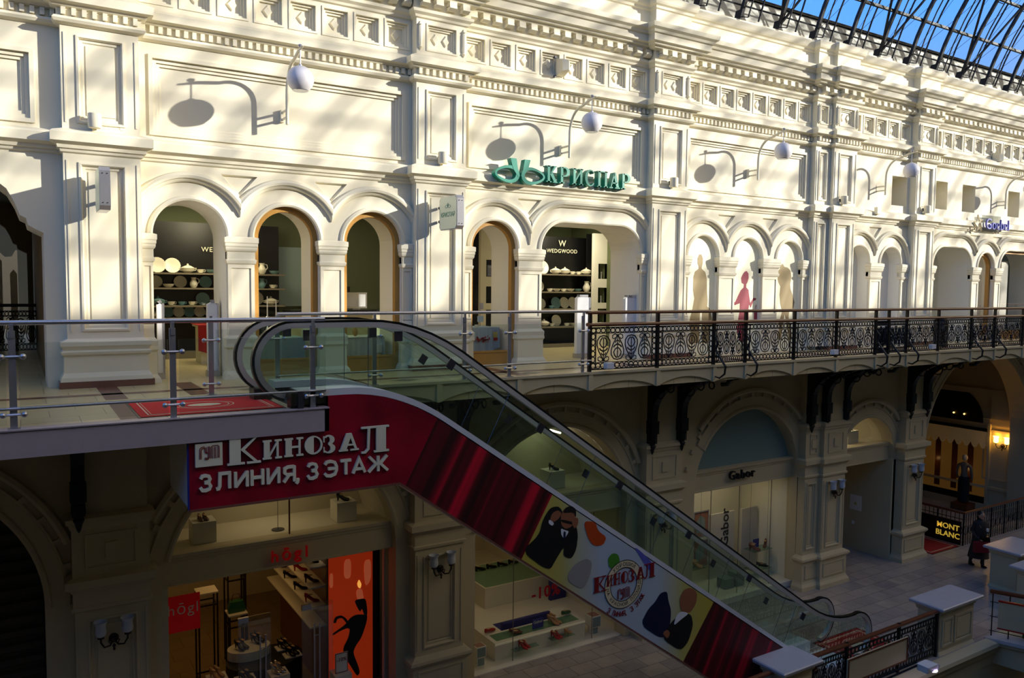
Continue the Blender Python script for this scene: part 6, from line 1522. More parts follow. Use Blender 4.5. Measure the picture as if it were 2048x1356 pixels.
# ================================================================ goods, lower shops
SHB = {}
def shoe_mesh(kind, m):
    """lady's pump / boot / flat, toe towards -Y, 24 cm long, standing at z=0"""
    key = (kind, m)
    if key in SHB: return SHB[key]
    hh = {'pump': .085, 'flat': .02, 'boot': .05, 'loafer': .03}[kind]; b = MB(); L = []
    for t, wd, z0, z1 in ((0, .012, 0, .02), (.06, .032, 0, .035), (.2, .040, 0, .045), (.38, .040, 0, .055), (.55, .032, hh*.25, hh*.3+.062), (.75, .028, hh*.7, hh+.055), (.92, .028, hh, hh+.07), (1, .018, hh, hh+.075)):
        y = -.12+.24*t
        L.append([(wd*math.cos(a), y, (z0+z1)/2+(z1-z0)/2*math.sin(a)) for a in [2*pi*k/12 for k in range(12)]])
    b.chain(L, True, True, True)
    if kind == 'boot': b.lathe((0, .07, 0), [(.045, hh+.03), (.043, .14), (.048, .17), (0, .17)], 12)
    if kind != 'flat': b.chain([[(u, .10+v, 0), ] for u, v in ()], False) if False else b.lathe((0, .095, 0), [(.010 if kind == 'pump' else .026, 0), (.018 if kind == 'pump' else .028, hh+.01)], 8)
    if kind != 'boot': 
        b.mat(1); q = [(u*.024, .045+v*.062, hh*.85+.060+.008*v) for u, v in [(math.cos(2*pi*k/12), math.sin(2*pi*k/12)) for k in range(12)]]; b.chain([q, [(x*.7, .045+(y-.045)*.7, z-.012) for x, y, z in q]], True, False, True); b.chain([q], True, True) if False else b.add(q, [tuple(range(12))])
    o = b.build('x', [m, 'shoe_lining'], smooth=True); SHB[key] = o.data; bpy.data.objects.remove(o); return SHB[key]
def shoes(kind, m, x, y, z, rz, label, group, pair=True, s=1.0, pitch=0):
    """a pair of shoes, each shoe its own thing"""
    for k, dx in enumerate(((-.045, .045) if pair else (0,))):
        o = bpy.data.objects.new({'boot': 'boot'}.get(kind, 'shoe'), shoe_mesh(kind, m)); C.objects.link(o)
        o.location = (x+dx*math.cos(rz)*s, y+dx*math.sin(rz)*s, z+(.075 if pitch else 0)); o.rotation_euler = (pitch, 0, rz); o.scale = (s, s, s)
        tag(o, (('left ' if k == 0 else 'right ') if pair else '')+label, 'boot' if kind == 'boot' else 'shoe', group)
def cube(x, y, z, s, label, h=None, m='plinth_white', grp='display plinths'):
    return tag(MB().box(x-s/2, x+s/2, y-s/2, y+s/2, z, z+(h or s)).build('display_plinth', m, bevel=.004), label, 'plinth', grp)
ZL = -2.985
g = 'display plinths in the fanlights'
cube(2.72, 14.75, ZL, .40, 'white cube plinth at the left of the fanlight over the red lettering', .38, grp=g); shoes('loafer', 'shoe_brown', 2.72, 14.70, ZL+.38, .1, 'dark brown shoe on the left fanlight cube', 'shoes in the fanlights')
cube(5.35, 14.75, ZL, .40, 'white cube plinth at the right of the fanlight over the red lettering', .38, grp=g); shoes('pump', 'shoe_black', 5.33, 14.72, ZL+.38, 1.1, 'black strappy shoe on the right fanlight cube', 'shoes in the fanlights')
t = thing('cable_stand', 'thin vertical wire with round foot in the fanlight', 'stand', (4.05, 14.7, ZL)); MB().tube([(4.05, 14.7, ZL), (4.05, 14.7, -1.5)], .005, 4).build('wire', 'steel_dark', t); MB().lathe((4.05, 14.7, ZL), [(.12, 0), (.12, .01), (0, .012)], 16).build('foot', 'steel_dark', t)
t = thing('shoe_stand', 'slim stand holding a black ankle boot in the fanlight behind the escalator', 'stand', (8.9, 14.8, ZL)); MB().tube([(8.9, 14.8, ZL), (8.9, 14.8, ZL+.55)], .008, 5).lathe((8.9, 14.8, ZL+.55), [(.12, 0), (.12, .012), (0, .012)], 12).lathe((8.9, 14.8, ZL), [(.1, 0), (.1, .012), (0, .012)], 12).build('stem', 'silver', t)
shoes('boot', 'shoe_black', 8.9, 14.8, ZL+.565, 1.3, 'black ankle boot on the slim stand behind the escalator', 'shoes in the fanlights', False, 1.2)
cube(10.4, 14.8, ZL, .42, 'white cube plinth in the fanlight behind the escalator', .40, grp=g); shoes('pump', 'shoe_black', 10.4, 14.75, ZL+.40, .9, 'black shoe on the cube behind the escalator', 'shoes in the fanlights')
cube(21.25, 14.8, ZL, .50, 'white cube plinth in the small fanlight over the cream doorway', .38, grp=g); shoes('boot', 'shoe_black', 21.25, 14.72, ZL+.38, .8, 'black lace-up boot on the cube over the cream doorway', 'shoes in the fanlights')
t = thing('shoe_stand', 'slim stand with a black shoe in the small fanlight', 'stand', (20.45, 14.8, ZL)); MB().tube([(20.45, 14.8, ZL), (20.45, 14.8, ZL+.72)], .008, 5).lathe((20.45, 14.8, ZL+.72), [(.12, 0), (.12, .012), (0, .012)], 12).build('stem', 'silver', t)
shoes('pump', 'shoe_black', 20.45, 14.8, ZL+.735, 1.2, 'black shoe on the slim stand over the cream doorway', 'shoes in the fanlights', False, 1.2)
t = thing('tube_light', 'short glowing tube light in the fanlight behind the escalator', 'light', (10.6, 15.0, -1.75)); MB().tube([(10.45, 15, -1.70), (10.75, 15, -1.80)], .02, 8).build('tube', 'lit_white', t)
area('fanlight_light', (4.0, 15.1, -1.55), .8, 26, (1, .80, .5)); area('fanlight_light', (10.2, 15.1, -1.6), .8, 13, (1, .86, .6)); area('fanlight_light', (21.1, 14.9, -2.3), .5, 34, (1, .84, .55))
area('fanlight_light', (16.1, 15.0, -1.7), 1.0, 3, (.7, .95, 1))
# letterings
def sign_letters(body, size, x, z, y, m, label, depth=.06, bold=.004, sp=1.1, side=None):
    t = thing('shop_lettering', label, 'sign', (x, y, z)); xx = x
    for ch in body:
        b = MB()
        if ch == ' ': xx += size*.3; continue
        text(b, ch, size, xx, z, y, depth, bold=bold, align='LEFT')
        wd = max(v[0] for v in b.v)-xx; b.build('letter', m, t); xx += wd+size*.10*sp
    return t
fz = (W(575, 1110, Y=14.1).z)
sign_letters('hōgl', .30, W(541, 1125, Y=14.1).x, W(541, 1125, Y=14.1).z, 14.12, 'banner_red', 'red raised lettering on the cream beam of the shoe shop', sp=2.2)
sign_letters('Gabor', .33, W(1457, 962, Y=14.1).x, W(1457, 962, Y=14.1).z+.02, 14.12, 'ink_dark', 'black raised lettering on the cream beam under the frosted arch')
# --- shoe shop with the orange poster
px0 = 4.85
t = thing('light_poster', 'tall backlit orange poster of a black stiletto candle holder', 'poster', (5.3, 14.75, -5))
xa, xb = W(657, 1150, Y=14.75).x, W(745, 1150, Y=14.75).x
MB().box(xa-.02, xb+.16, 14.76, 14.84, ZF+.2, -3.52).build('frame', 'black_panel', t); MB().box(xa, xb, 14.745, 14.76, ZF+.22, -3.53).build('print', 'poster_orange', t)
def pp2(pts, Y=14.74): return [(W(a, c, Y=Y).x, W(a, c, Y=Y).z) for a, c in pts]
def pshape(nm, pts, m, d=0):
    P = pp2(pts)
    for _ in range(2): P = [q for i in range(len(P)) for q in ((P[i][0]*.8+P[(i+1) % len(P)][0]*.2, P[i][1]*.8+P[(i+1) % len(P)][1]*.2), (P[i][0]*.2+P[(i+1) % len(P)][0]*.8, P[i][1]*.2+P[(i+1) % len(P)][1]*.8))]
    MB().slab(P, 14.736-d, 14.744-d).build(nm, m, t)
pshape('printed_shoe', [(728, 1229), (735, 1230), (733, 1245), (723, 1275), (711, 1292), (706, 1305), (716, 1330), (720, 1345), (714, 1353), (700, 1330), (688, 1312), (686, 1296), (697, 1275), (700, 1258), (694, 1256), (680, 1262), (666, 1271), (664, 1268), (690, 1250), (700, 1236), (712, 1229)], 'black_panel')
pshape('printed_candle', [(712, 1180), (724, 1176), (728, 1200), (714, 1200)], 'poster_candle', .001); pshape('printed_flame', [(717, 1176), (714, 1168), (718, 1158), (723, 1168), (721, 1176)], 'poster_flame', .002)
pshape('printed_holder', [(708, 1200), (730, 1196), (733, 1206), (735, 1230), (728, 1230), (724, 1216), (720, 1224), (715, 1216)], 'black_panel', .002)
pshape('printed_candle', [(688, 1120), (702, 1117), (702, 1156), (688, 1158)], 'poster_candle', .001); pshape('printed_candle', [(727, 1122), (742, 1117), (742, 1160), (730, 1175)], 'poster_candle', .001); pshape('printed_candle', [(659, 1148), (666, 1146), (666, 1175), (659, 1176)], 'poster_candle', .001)
pshape('printed_scroll', [(666, 1246), (670, 1234), (682, 1230), (692, 1236), (698, 1246), (694, 1248), (684, 1235), (674, 1238), (672, 1246)], 'black_panel', .001)
tag(MB().box(W(343, 1200, Y=14.6).x-.35, W(400, 1200, Y=14.6).x, 14.6, 14.63, W(370, 1262, Y=14.6).z, W(370, 1190, Y=14.6).z).build('hanging_banner', 'banner_red'), 'red hanging banner with white lettering at the left of the shoe shop', 'banner')
bn = C.objects[-1]; b = MB(); p = W(334, 1238, Y=14.6); text(b, 'hōgl', .27, p.x, p.z+.04, 14.598, .004, bold=-.004, align='LEFT', sp=1.15)
bn = [o for o in C.objects if o.name == 'hanging_banner'][0]; b.build('banner_text', 'letter_ivory', bn)
# spotlights on a track
tk = thing('spotlight_track', 'black ceiling track with small chrome spotlights behind the red lettering', 'light', (4, 14.9, -3.6)); MB().box(2.2, 5.9, 14.88, 14.94, -3.60, -3.54).build('track', 'black_panel', tk)
for k, x in enumerate((2.75, 3.15, 3.75, 4.35, 4.75, 5.15, 5.55)):
    b = MB(); b.tube([(x, 14.9, -3.6), (x, 14.9, -3.68)], .012, 5); b.lathe((x, 14.9, -3.74), [(.02, .08), (.06, .02), (.065, -.02), (.05, -.025), (0, -.01)], 12); b.build('spotlight', 'silver', tk, smooth=True)
area('shop_light', (4.0, 16.5, -3.62), 1.5, 26, (1, .58, .20)); area('shop_light', (3.2, 18.6, -3.62), 1.5, 30, (1, .56, .18)); area('shop_light', (5.2, 15.4, -3.62), .4, 4, (1, .8, .5))
def frame_stand(x, y, w_, h, label):
    t = thing('display_stand', label, 'stand', (x, y, ZF+.01), 'open metal display stands'); b = MB()
    for sx in (-1, 1):
        for sy in (-1, 1): b.box(x+sx*w_/2-.015, x+sx*w_/2+.015, y+sy*w_/2-.015, y+sy*w_/2+.015, ZF+.01, ZF+h)
    for z in (.1, h-.25): 
        for sy in (-1, 1): b.box(x-w_/2, x+w_/2, y+sy*w_/2-.012, y+sy*w_/2+.012, ZF+z, ZF+z+.03)
        for sx in (-1, 1): b.box(x+sx*w_/2-.012, x+sx*w_/2+.012, y-w_/2, y+w_/2, ZF+z, ZF+z+.03)
    b.build('frame', 'bronze', t); MB().box(x-w_/2-.02, x+w_/2+.02, y-w_/2-.02, y+w_/2+.02, ZF+h, ZF+h+.03).build('top', 'plinth_white', t)
frame_stand(3.15, 16.8, .36, 1.9, 'tall open metal stand at the left of the shoe shop'); frame_stand(3.85, 17.4, .36, 2.1, 'tallest open metal stand in the shoe shop'); frame_stand(3.7, 16.6, .34, 1.4, 'shorter open metal stand with a green handbag')
t = thing('handbag', 'green patterned handbag on the shorter metal stand', 'bag', (3.7, 16.6, ZF+1.43)); b = MB(); b.chain([[(3.7-.16+o, 16.53, z), (3.7+.16-o, 16.53, z), (3.7+.16-o, 16.67, z), (3.7-.16+o, 16.67, z)] for o, z in ((0, ZF+1.43), (-.02, ZF+1.5), (.03, ZF+1.66))], True, True, True); b.build('body', 'shoe_green', t); MB().tube([(3.6, 16.6, ZF+1.66), (3.64, 16.6, ZF+1.8), (3.76, 16.6, ZF+1.8), (3.8, 16.6, ZF+1.66)], .01, 5).build('strap', 'shoe_brown', t)
t = thing('display_table', 'oval display table with a dark base in the shoe shop', 'table', (4.0, 15.6, ZF)); b = MB(); b.chain([[(4.05+.75*math.cos(a), 15.75+.55*math.sin(a), z) for a in [2*pi*k/24 for k in range(24)]] for z in (ZF+.02, ZF+.72)], True, True, True); b.build('base', 'black_panel', t)
b = MB(); b.chain([[(3.8+.42*math.cos(a), 16.0+.30*math.sin(a), z) for a in [2*pi*k/24 for k in range(24)]] for z in (ZF+.72, ZF+.90)], True, True, True); b.build('upper_tier', 'plinth_white', t)
g = 'shoes on the oval table'
for k, (x, y, z, m, kd, lb) in enumerate(((3.05, 15.35, .74, 'shoe_tan', 'pump', 'beige shoe on the leftmost white tile'), (3.5, 15.0, .74, 'shoe_black', 'pump', 'black shoe on the front white tile'), (4.1, 14.95, .74, 'silver', 'pump', 'silver shoe on the white tile by the door handle'),
        (3.65, 15.95, .92, 'shoe_black', 'pump', 'black shoe on the upper tier, left'), (4.0, 16.1, .92, 'shoe_black', 'pump', 'black shoe on the upper tier, right'), (4.55, 15.55, .74, 'shoe_black', 'pump', 'black shoe with red lining, nearer pair'), (4.5, 15.95, .74, 'shoe_black', 'pump', 'black shoe with red lining, farther pair'))):
    cube(x, y, ZF+.0, .36, 'flat white tile number under the '+lb, .74, grp='white tiles of the oval table') if k < 3 else None
    if k >= 5: tag(MB().box(x-.17, x+.17, y-.13, y+.13, ZF+.72, ZF+.74).build('display_tile', 'plinth_white'), 'white tile under the '+lb, 'tile', 'white tiles of the oval table')
    shoes(kd, m, x, y, ZF+z, .5, lb, g, True, 1.15)
# side wall shelves near the poster
t = thing('wall_shelves', 'slanting wall shelves of shoes beside the orange poster', 'shelf', (4.9, 17, -5)); 
for z in (-3.95, -4.35, -4.75, -5.15): MB().box(4.75, 5.1, 15.0, 18.2, z-.03, z).build('shelf', 'plinth_white', t)
MB().box(5.08, 5.16, 14.95, 18.3, ZF, -3.55).build('panel', 'wood_rail', t)
k = 0
for z, nm in ((-3.95, 'top'), (-4.35, 'second'), (-4.75, 'third')):
    for j in range(4): shoes('pump', ['shoe_black', 'shoe_brown', 'shoe_red', 'shoe_black'][(j+k) % 4], 4.88, 15.3+.75*j, z, 1.2, '%s shoe, %s from the front on the %s wall shelf' % (['black', 'brown', 'red', 'black'][(j+k) % 4], ['first', 'second', 'third', 'fourth'][j], nm), 'shoes on the wall shelves', False, 1.2)
    k += 1
tag(MB().box(4.45, 4.52, 19.2, 19.3, ZF, -3.55).build('dark_column', 'black_panel'), 'slim dark column deep inside the shoe shop', 'column')
def door_leaf(x0, x1, y, label, hx):
    t = thing('glass_door', label, 'door', (x0, y, ZF), 'glass doors of the shoe shop'); MB().box(x0, x1, y, y+.012, ZF+.02, -4.35).build('pane', 'glass_clear', t)
    b = MB()
    for s in (-.05, .05): b.tube([(hx+s, y-.06, ZF+.6), (hx+s, y-.06, -4.75)], .014, 8); b.lathe((hx+s, y-.06, -4.75), [(.014, 0), (.02, .01), (.02, .03), (0, .035)], 8)
    for z in (-6.0, -4.95): b.tube([(hx-.05, y-.06, z), (hx+.05, y-.06, z)], .010, 6)
    b.build('handle', 'steel', t, smooth=True); MB().box(x0, x0+.18, y-.02, y+.03, -4.45, -4.35).build('hinge', 'steel', t)
door_leaf(3.2, 3.78, 14.24, 'left glass door of the shoe shop with two upright steel bars', 3.62); door_leaf(4.35, 4.95, 14.24, 'right glass door of the shoe shop with two upright steel bars', 4.62)
t = thing('price_sign', 'small white and red discount sign on a plinth by the poster', 'sign', (5.0, 14.45, -5.9)); q = W(683, 1325, Y=14.45)
MB().box(q.x-.13, q.x+.13, 14.45, 14.46, q.z-.20, q.z+.20).build('board', 'white_paint', t); MB().rect(q.x-.125, q.x+.125, q.z-.195, q.z+.195, [(0, 14.449), (0, 14.446), (.012, 14.446), (.012, 14.449)], False).build('border', 'ink_red', t); b = MB(); text(b, '-10%', .10, q.x, q.z+.03, 14.449, .003, bold=.01); b.build('sign_text', 'ink_red', t)
cube(q.x, 14.5, ZF, .34, 'white plinth under the small discount sign', q.z-.2-ZF, grp='display plinths by the doors')
tag(MB().box(xb+.17, 6.1, 14.5, 14.6, ZF, -3.52).build('door_jamb', 'room_wall'), 'warm beige jamb panel to the right of the orange poster', 'panel')
# --- window with the white counter
zc = ZF+.02; zt = -6.19
t = thing('display_counter', 'long white display counter with returned ends', 'counter', (9.9, 14.6, zc))
lb_ = W(952, 1255, Z=zt); rb_ = W(1120, 1213, Z=zt)
b = MB(); P = [(8.68, 14.45), (11.14, 14.45), (11.14, rb_.y), (10.6, rb_.y), (10.6, 14.95), (9.15, 14.95), (9.15, lb_.y), (8.68, lb_.y)]
b.poly(P, (), lambda u, v: (u, v, zt)); b.chain([[(u, v, zc) for u, v in P], [(u, v, zt) for u, v in P]]); b.build('body', 'plinth_white', t)
b = MB(); b.box(8.78, 11.04, 14.55, 14.88, zt+.001, zt+.008); b.build('glass_top', 'glass_green', t)
b = MB(); b.box(8.68, 11.14, 14.44, 14.45, zt-.05, zt-.005); b.build('light_edge', 'lit_panel', t)
t = thing('bench', 'dark blue upholstered bench behind the white counter', 'bench', (9.9, 15.2, ZF)); MB().box(9.2, 10.55, 15.0, 15.1, zc, zt+.14).build('back', 'blue_sofa', t, bevel=.03); MB().box(9.2, 10.55, 15.1, 15.6, zc, ZF+.3).build('seat', 'blue_sofa', t, bevel=.03)
zt += .009; g = 'shoes on the white counter'
def at(px, py): p = W(px, py, Z=zt); return p.x, p.y
shoes('flat', 'shoe_red', *at(980, 1264), zt, 1.9, 'red flat shoe at the left end of the white counter', g, False, 1.4); shoes('flat', 'shoe_brown', *at(1032, 1266), zt, 1.6, 'grey-brown flat shoe on the white counter', g, True, 1.2)
shoes('pump', 'shoe_tan', *at(1109, 1246), zt, .5, 'tan court shoe beside the blue card', g, True, 1.3); shoes('flat', 'shoe_green', *at(1132, 1228), zt, 1.9, 'green shoe at the right end of the white counter', g, False, 1.4)
cx_, cy_ = at(1076, 1256)
t = thing('name_card', 'blue card with white lettering on the white counter', 'sign', (cx_, cy_, zt)); MB().box(cx_-.15, cx_+.15, cy_, cy_+.015, zt, zt+.22).build('card', 'blue_card', t); b = MB(); text(b, 'Gabor', .10, cx_, zt+.12, cy_-.001, .003); b.build('card_text', 'letter_ivory', t)
for k, (px, lb) in enumerate(((1052, 'left'), (1125, 'right'))):
    p = W(px, (1296, 1274)[k], Y=14.34); x, z = p.x, p.z
    t = thing('glass_shelf', 'glass shelf jutting from the front of the white counter, %s one' % lb, 'shelf', (x, 14.36, z), 'glass shelves of the white counter'); MB().box(x-.33, x+.33, 14.29, 14.45, z, z+.01).build('pane', 'glass_green', t)
    b = MB(); b.box(x-.2, x-.18, 14.42, 14.45, z-.03, z+.02); b.build('clamp', 'steel', t)
    if k == 0: shoes('pump', 'shoe_red', x-.03, 14.37, z+.011, .35, 'red court shoe on the left glass shelf', g, True, 1.15)
    else: shoes('pump', 'shoe_red', x-.15, 14.37, z+.011, .35, 'red court shoe on the right glass shelf', g, True, 1.15); shoes('pump', 'shoe_tan', x+.18, 14.37, z+.011, 1.9, 'pale beige court shoe at the edge of the right glass shelf', g, False, 1.15)
def photo_cube(x, y, z, s, label): 
    t = thing('photo_cube', label, 'box', (x, y, z), 'cubes printed with photographs'); b = MB(); b.box(x-s/2, x+s/2, y-s/2, y+s/2, z, z+s); b.build('body', 'white_paint', t, bevel=.004); MB().box(x-s/2+.02, x+s/2-.02, y-s/2-.003, y-s/2, z+.02, z+s-.02).build('photo', 'photo_sea', t); MB().box(x-s/2+.02, x+s/2-.02, y-s/2+.02, y+s/2-.02, z+s, z+s+.003).build('photo', 'photo_warm', t)
sx_, sy_ = 11.42, 14.5
photo_cube(sx_, sy_, zc, .18, 'small photo cube at the bottom of the right-hand stack'); photo_cube(sx_, sy_, zc+.182, .27, 'photo cube on top of the right-hand stack')
photo_cube(8.30, 14.5, zc, .20, 'photo cube at the bottom of the left-hand stack'); photo_cube(8.30, 14.5, zc+.202, .24, 'photo cube on top of the left-hand stack')
q = W(1063, 1200, Y=14.25); o = MB(); text(o, '-10%', .36, q.x, q.z, 14.25, .004, bold=.022, align='LEFT', sp=1.1); o = o.build('window_lettering', 'red_gloss'); tag(o, 'large red minus ten percent lettering on the window', 'sign')
t = thing('display_counter', 'low white island counter deeper inside the shoe room', 'counter', (10.6, 17.8, ZF)); b = MB(); b.box(9.9, 12.0, 17.0, 18.6, ZF, ZF+.55); b.build('body', 'plinth_white', t); MB().box(9.95, 11.95, 17.05, 18.55, ZF+.55, ZF+.56).build('glass_top', 'glass_green', t)
for k in range(5): shoes('loafer', 'shoe_black', 10.1+.35*k, 18.2, ZF+.56, 1.5, 'black loafer, %s from the left on the low island' % ['first', 'second', 'third', 'fourth', 'fifth'][k], 'loafers on the low island', False, 1.3)
for k, (x, w_, lb) in enumerate(((9.55, .5, 'left'), (11.9, .5, 'right'), (10.4, .6, 'middle'))): tag(MB().box(x-w_/2, x+w_/2, 20.3 if k != 1 else 16.6, 20.4 if k != 1 else 16.7, ZF, -3.9).build('display_wall', 'blue_sofa' if k != 2 else 'black_panel'), 'tall dark blue panel in the shoe room, %s one' % lb, 'panel', 'dark blue panels')
t = thing('christmas_tree', 'dark fir tree with a ring of tiny warm lights inside the shoe room', 'tree', (8.6, 17.6, ZF)); b = MB(); b.lathe((8.6, 17.6, ZF), [(.05, .5), (.6, .6), (.35, 1.2), (.45, 1.25), (.25, 1.9), (.32, 1.95), (.05, 2.7), (0, 2.75)], 14); b.build('foliage', 'iron', t)
b = MB()
for k in range(14): b.ball((8.6+.38*math.cos(k*.45), 17.3+.22*math.sin(k*.45), ZF+2.1), .016, 6)
b.build('string_light', 'lit_white', t); MB().box(8.2, 9.0, 17.2, 18, ZF, ZF+.5).build('stand', 'wood_rail', t)
area('shop_light', (9.8, 16.0, -3.62), 1.6, 34, (1, .76, .42)); area('shop_light', (9.6, 18.9, -3.62), 1.6, 36, (1, .70, .34)); area('shop_light', (9.4, 14.8, -3.62), .6, 9, (1, .84, .55), sy=3)
# --- window under the frosted arch
zc = ZF+.16
for k, (x0, x1, lb) in enumerate(((16.1, 17.05, 'with vertical black lettering'), (17.35, 17.98, 'behind the glass shelves'), (13.95, 14.5, 'at the left edge of the window'))):
    o = MB().box(x0, x1, 15.3, 15.36, zc, -4.62 if k < 2 else -3.9).build('wall_board', 'board_grey'); tag(o, 'tall white board '+lb, 'board', 'white boards in the window')
    if k == 0:
        b = MB(); text(b, 'Gabor', .42, 0, 0, 0, .01, lambda u, v, d: (16.80-v, 15.30-d, -5.05+u), bold=.01); b.build('board_text', 'ink_dark', o)
for k, (z0, z1) in enumerate(((-5.15, -4.45), (-5.95, -5.25))): 
    o = MB().box(15.42, 15.95, 15.26, 15.29, z0, z1).build('poster', 'photo_warm'); tag(o, '%s framed beige poster in the window' % ['upper', 'lower'][k], 'poster', 'framed posters'); MB().rect(15.40, 15.97, z0-.02, z1+.02, [(0, 15.26), (0, 15.24), (.03, 15.24), (.03, 15.26)], False).build('frame', 'silver', o)
    MB().slab([(15.52, z0+.1), (15.85, z0+.2), (15.83, z0+.5), (15.66, z0+.6), (15.5, z0+.4)], 15.255, 15.262).build('printed_patch', 'photo_sea', o)
for k, (x, z, lb) in enumerate(((17.6, -5.70, 'upper right'), (17.6, -6.25, 'lower right'), (14.95, -5.78, 'left'))):
    t = thing('glass_shelf', 'small glass shelf in the window under the frosted arch, %s one' % lb, 'shelf', (x, 14.9, z), 'hanging glass shelves'); MB().box(x-.38, x+.38, 14.7, 15.1, z, z+.01).build('pane', 'glass_green', t)
    b = MB()
    for s in (-.36, .36): b.tube([(x+s, 14.9, z), (x+s, 14.9, -3.55)], .004, 4)
    b.build('wire', 'steel_dark', t)
g = 'shoes on the hanging glass shelves'
shoes('pump', 'shoe_brown', 17.4, 14.85, -5.69, .5, 'brown court shoe on the upper right glass shelf', g, True, 1.3); shoes('pump', 'shoe_brown', 17.88, 14.9, -5.69, -1.0, 'dark court shoe at the end of the upper right shelf', g, False, 1.3)
shoes('flat', 'shoe_tan', 17.35, 14.85, -6.24, 1.5, 'pale two-tone flat shoe on the lower right shelf', g, True, 1.2); shoes('flat', 'shoe_black', 17.8, 14.9, -6.24, 1.2, 'black flat shoe on the lower right shelf', g, True, 1.3); shoes('pump', 'shoe_tan', 15.15, 14.85, -5.77, .8, 'tan court shoe on the left glass shelf', g, True, 1.3)
for k, (x, z, lb) in enumerate(((17.62, -5.69, 'right'), (14.75, -5.77, 'left'))): o = MB().box(x-.12, x+.12, 15.0, 15.012, z, z+.24).build('name_card', 'blue_card'); tag(o, 'blue name card on the %s glass shelf' % lb, 'sign', 'blue cards on the glass shelves')
for k, x in enumerate((16.1, 16.5)): o = MB().box(x-.17, x+.17, 14.55, 14.85, zc, zc+.26+.1*k).build('photo_box', 'photo_sea'); tag(o, 'white-edged photo box on the window floor, %s one' % ['left', 'right'][k], 'box', 'photo boxes on the window floor')
for x in (14.6, 17.0): area('window_spot', (x, 15.05, -3.55), .12, 18, (1, .80, .42))
area('shop_light', (16.0, 14.9, -3.56), .5, 22, (1, .88, .66), sy=.4)
# --- far passage window
xw = XR-.02; wy0 = W(1976, 900, X=xw).y; wy1 = W(1862, 900, X=xw).y
t = thing('window_18', 'large passage window with scalloped curtain and mannequins', 'window', (xw, 16, -5)); t['kind'] = 'structure'
b = MB()
for y0_, y1_, z0_, z1_ in ((wy0, wy1+1, -3.62, -3.5), (wy0-.08, wy0, ZF+.2, -3.5), (wy0, wy1+1, ZF+.2, ZF+.5)): b.box(xw-.04, xw, y0_, y1_, z0_, z1_)
b.build('frame', 'black_panel', t)
b = MB(); b.box(xw+.02-.03, xw-.005, wy0, wy1+1, ZF+.5, -3.62); b.build('backing', 'shop_glow', t)
b = MB()
for yy in (wy0+.5, wy0+1.1, wy0+1.75): b.box(xw-.035, xw-.03, yy, yy+.22, ZF+.6, -3.9)
b.build('dark_panel', 'wood_rail', t)
b = MB(); n = 9; dy = (wy1+.6-wy0)/n
for k in range(n):
    a = wy0+k*dy; pts = [(a+dy*j/8, -4.05-.22*math.sin(pi*j/8)) for j in range(9)]
    b.slab([(a, -3.62)]+pts+[(a+dy, -3.62)], xw-.08, xw-.05, (), lambda u, v, q: (q, u, v))
b.build('scalloped_curtain', 'curtain', t)
point('window_light', (xw-.35, wy0+.8, -5.2), 4, (1, .6, .2)); point('window_light', (xw-.35, wy0+2.0, -5.0), 3, (1, .55, .2))
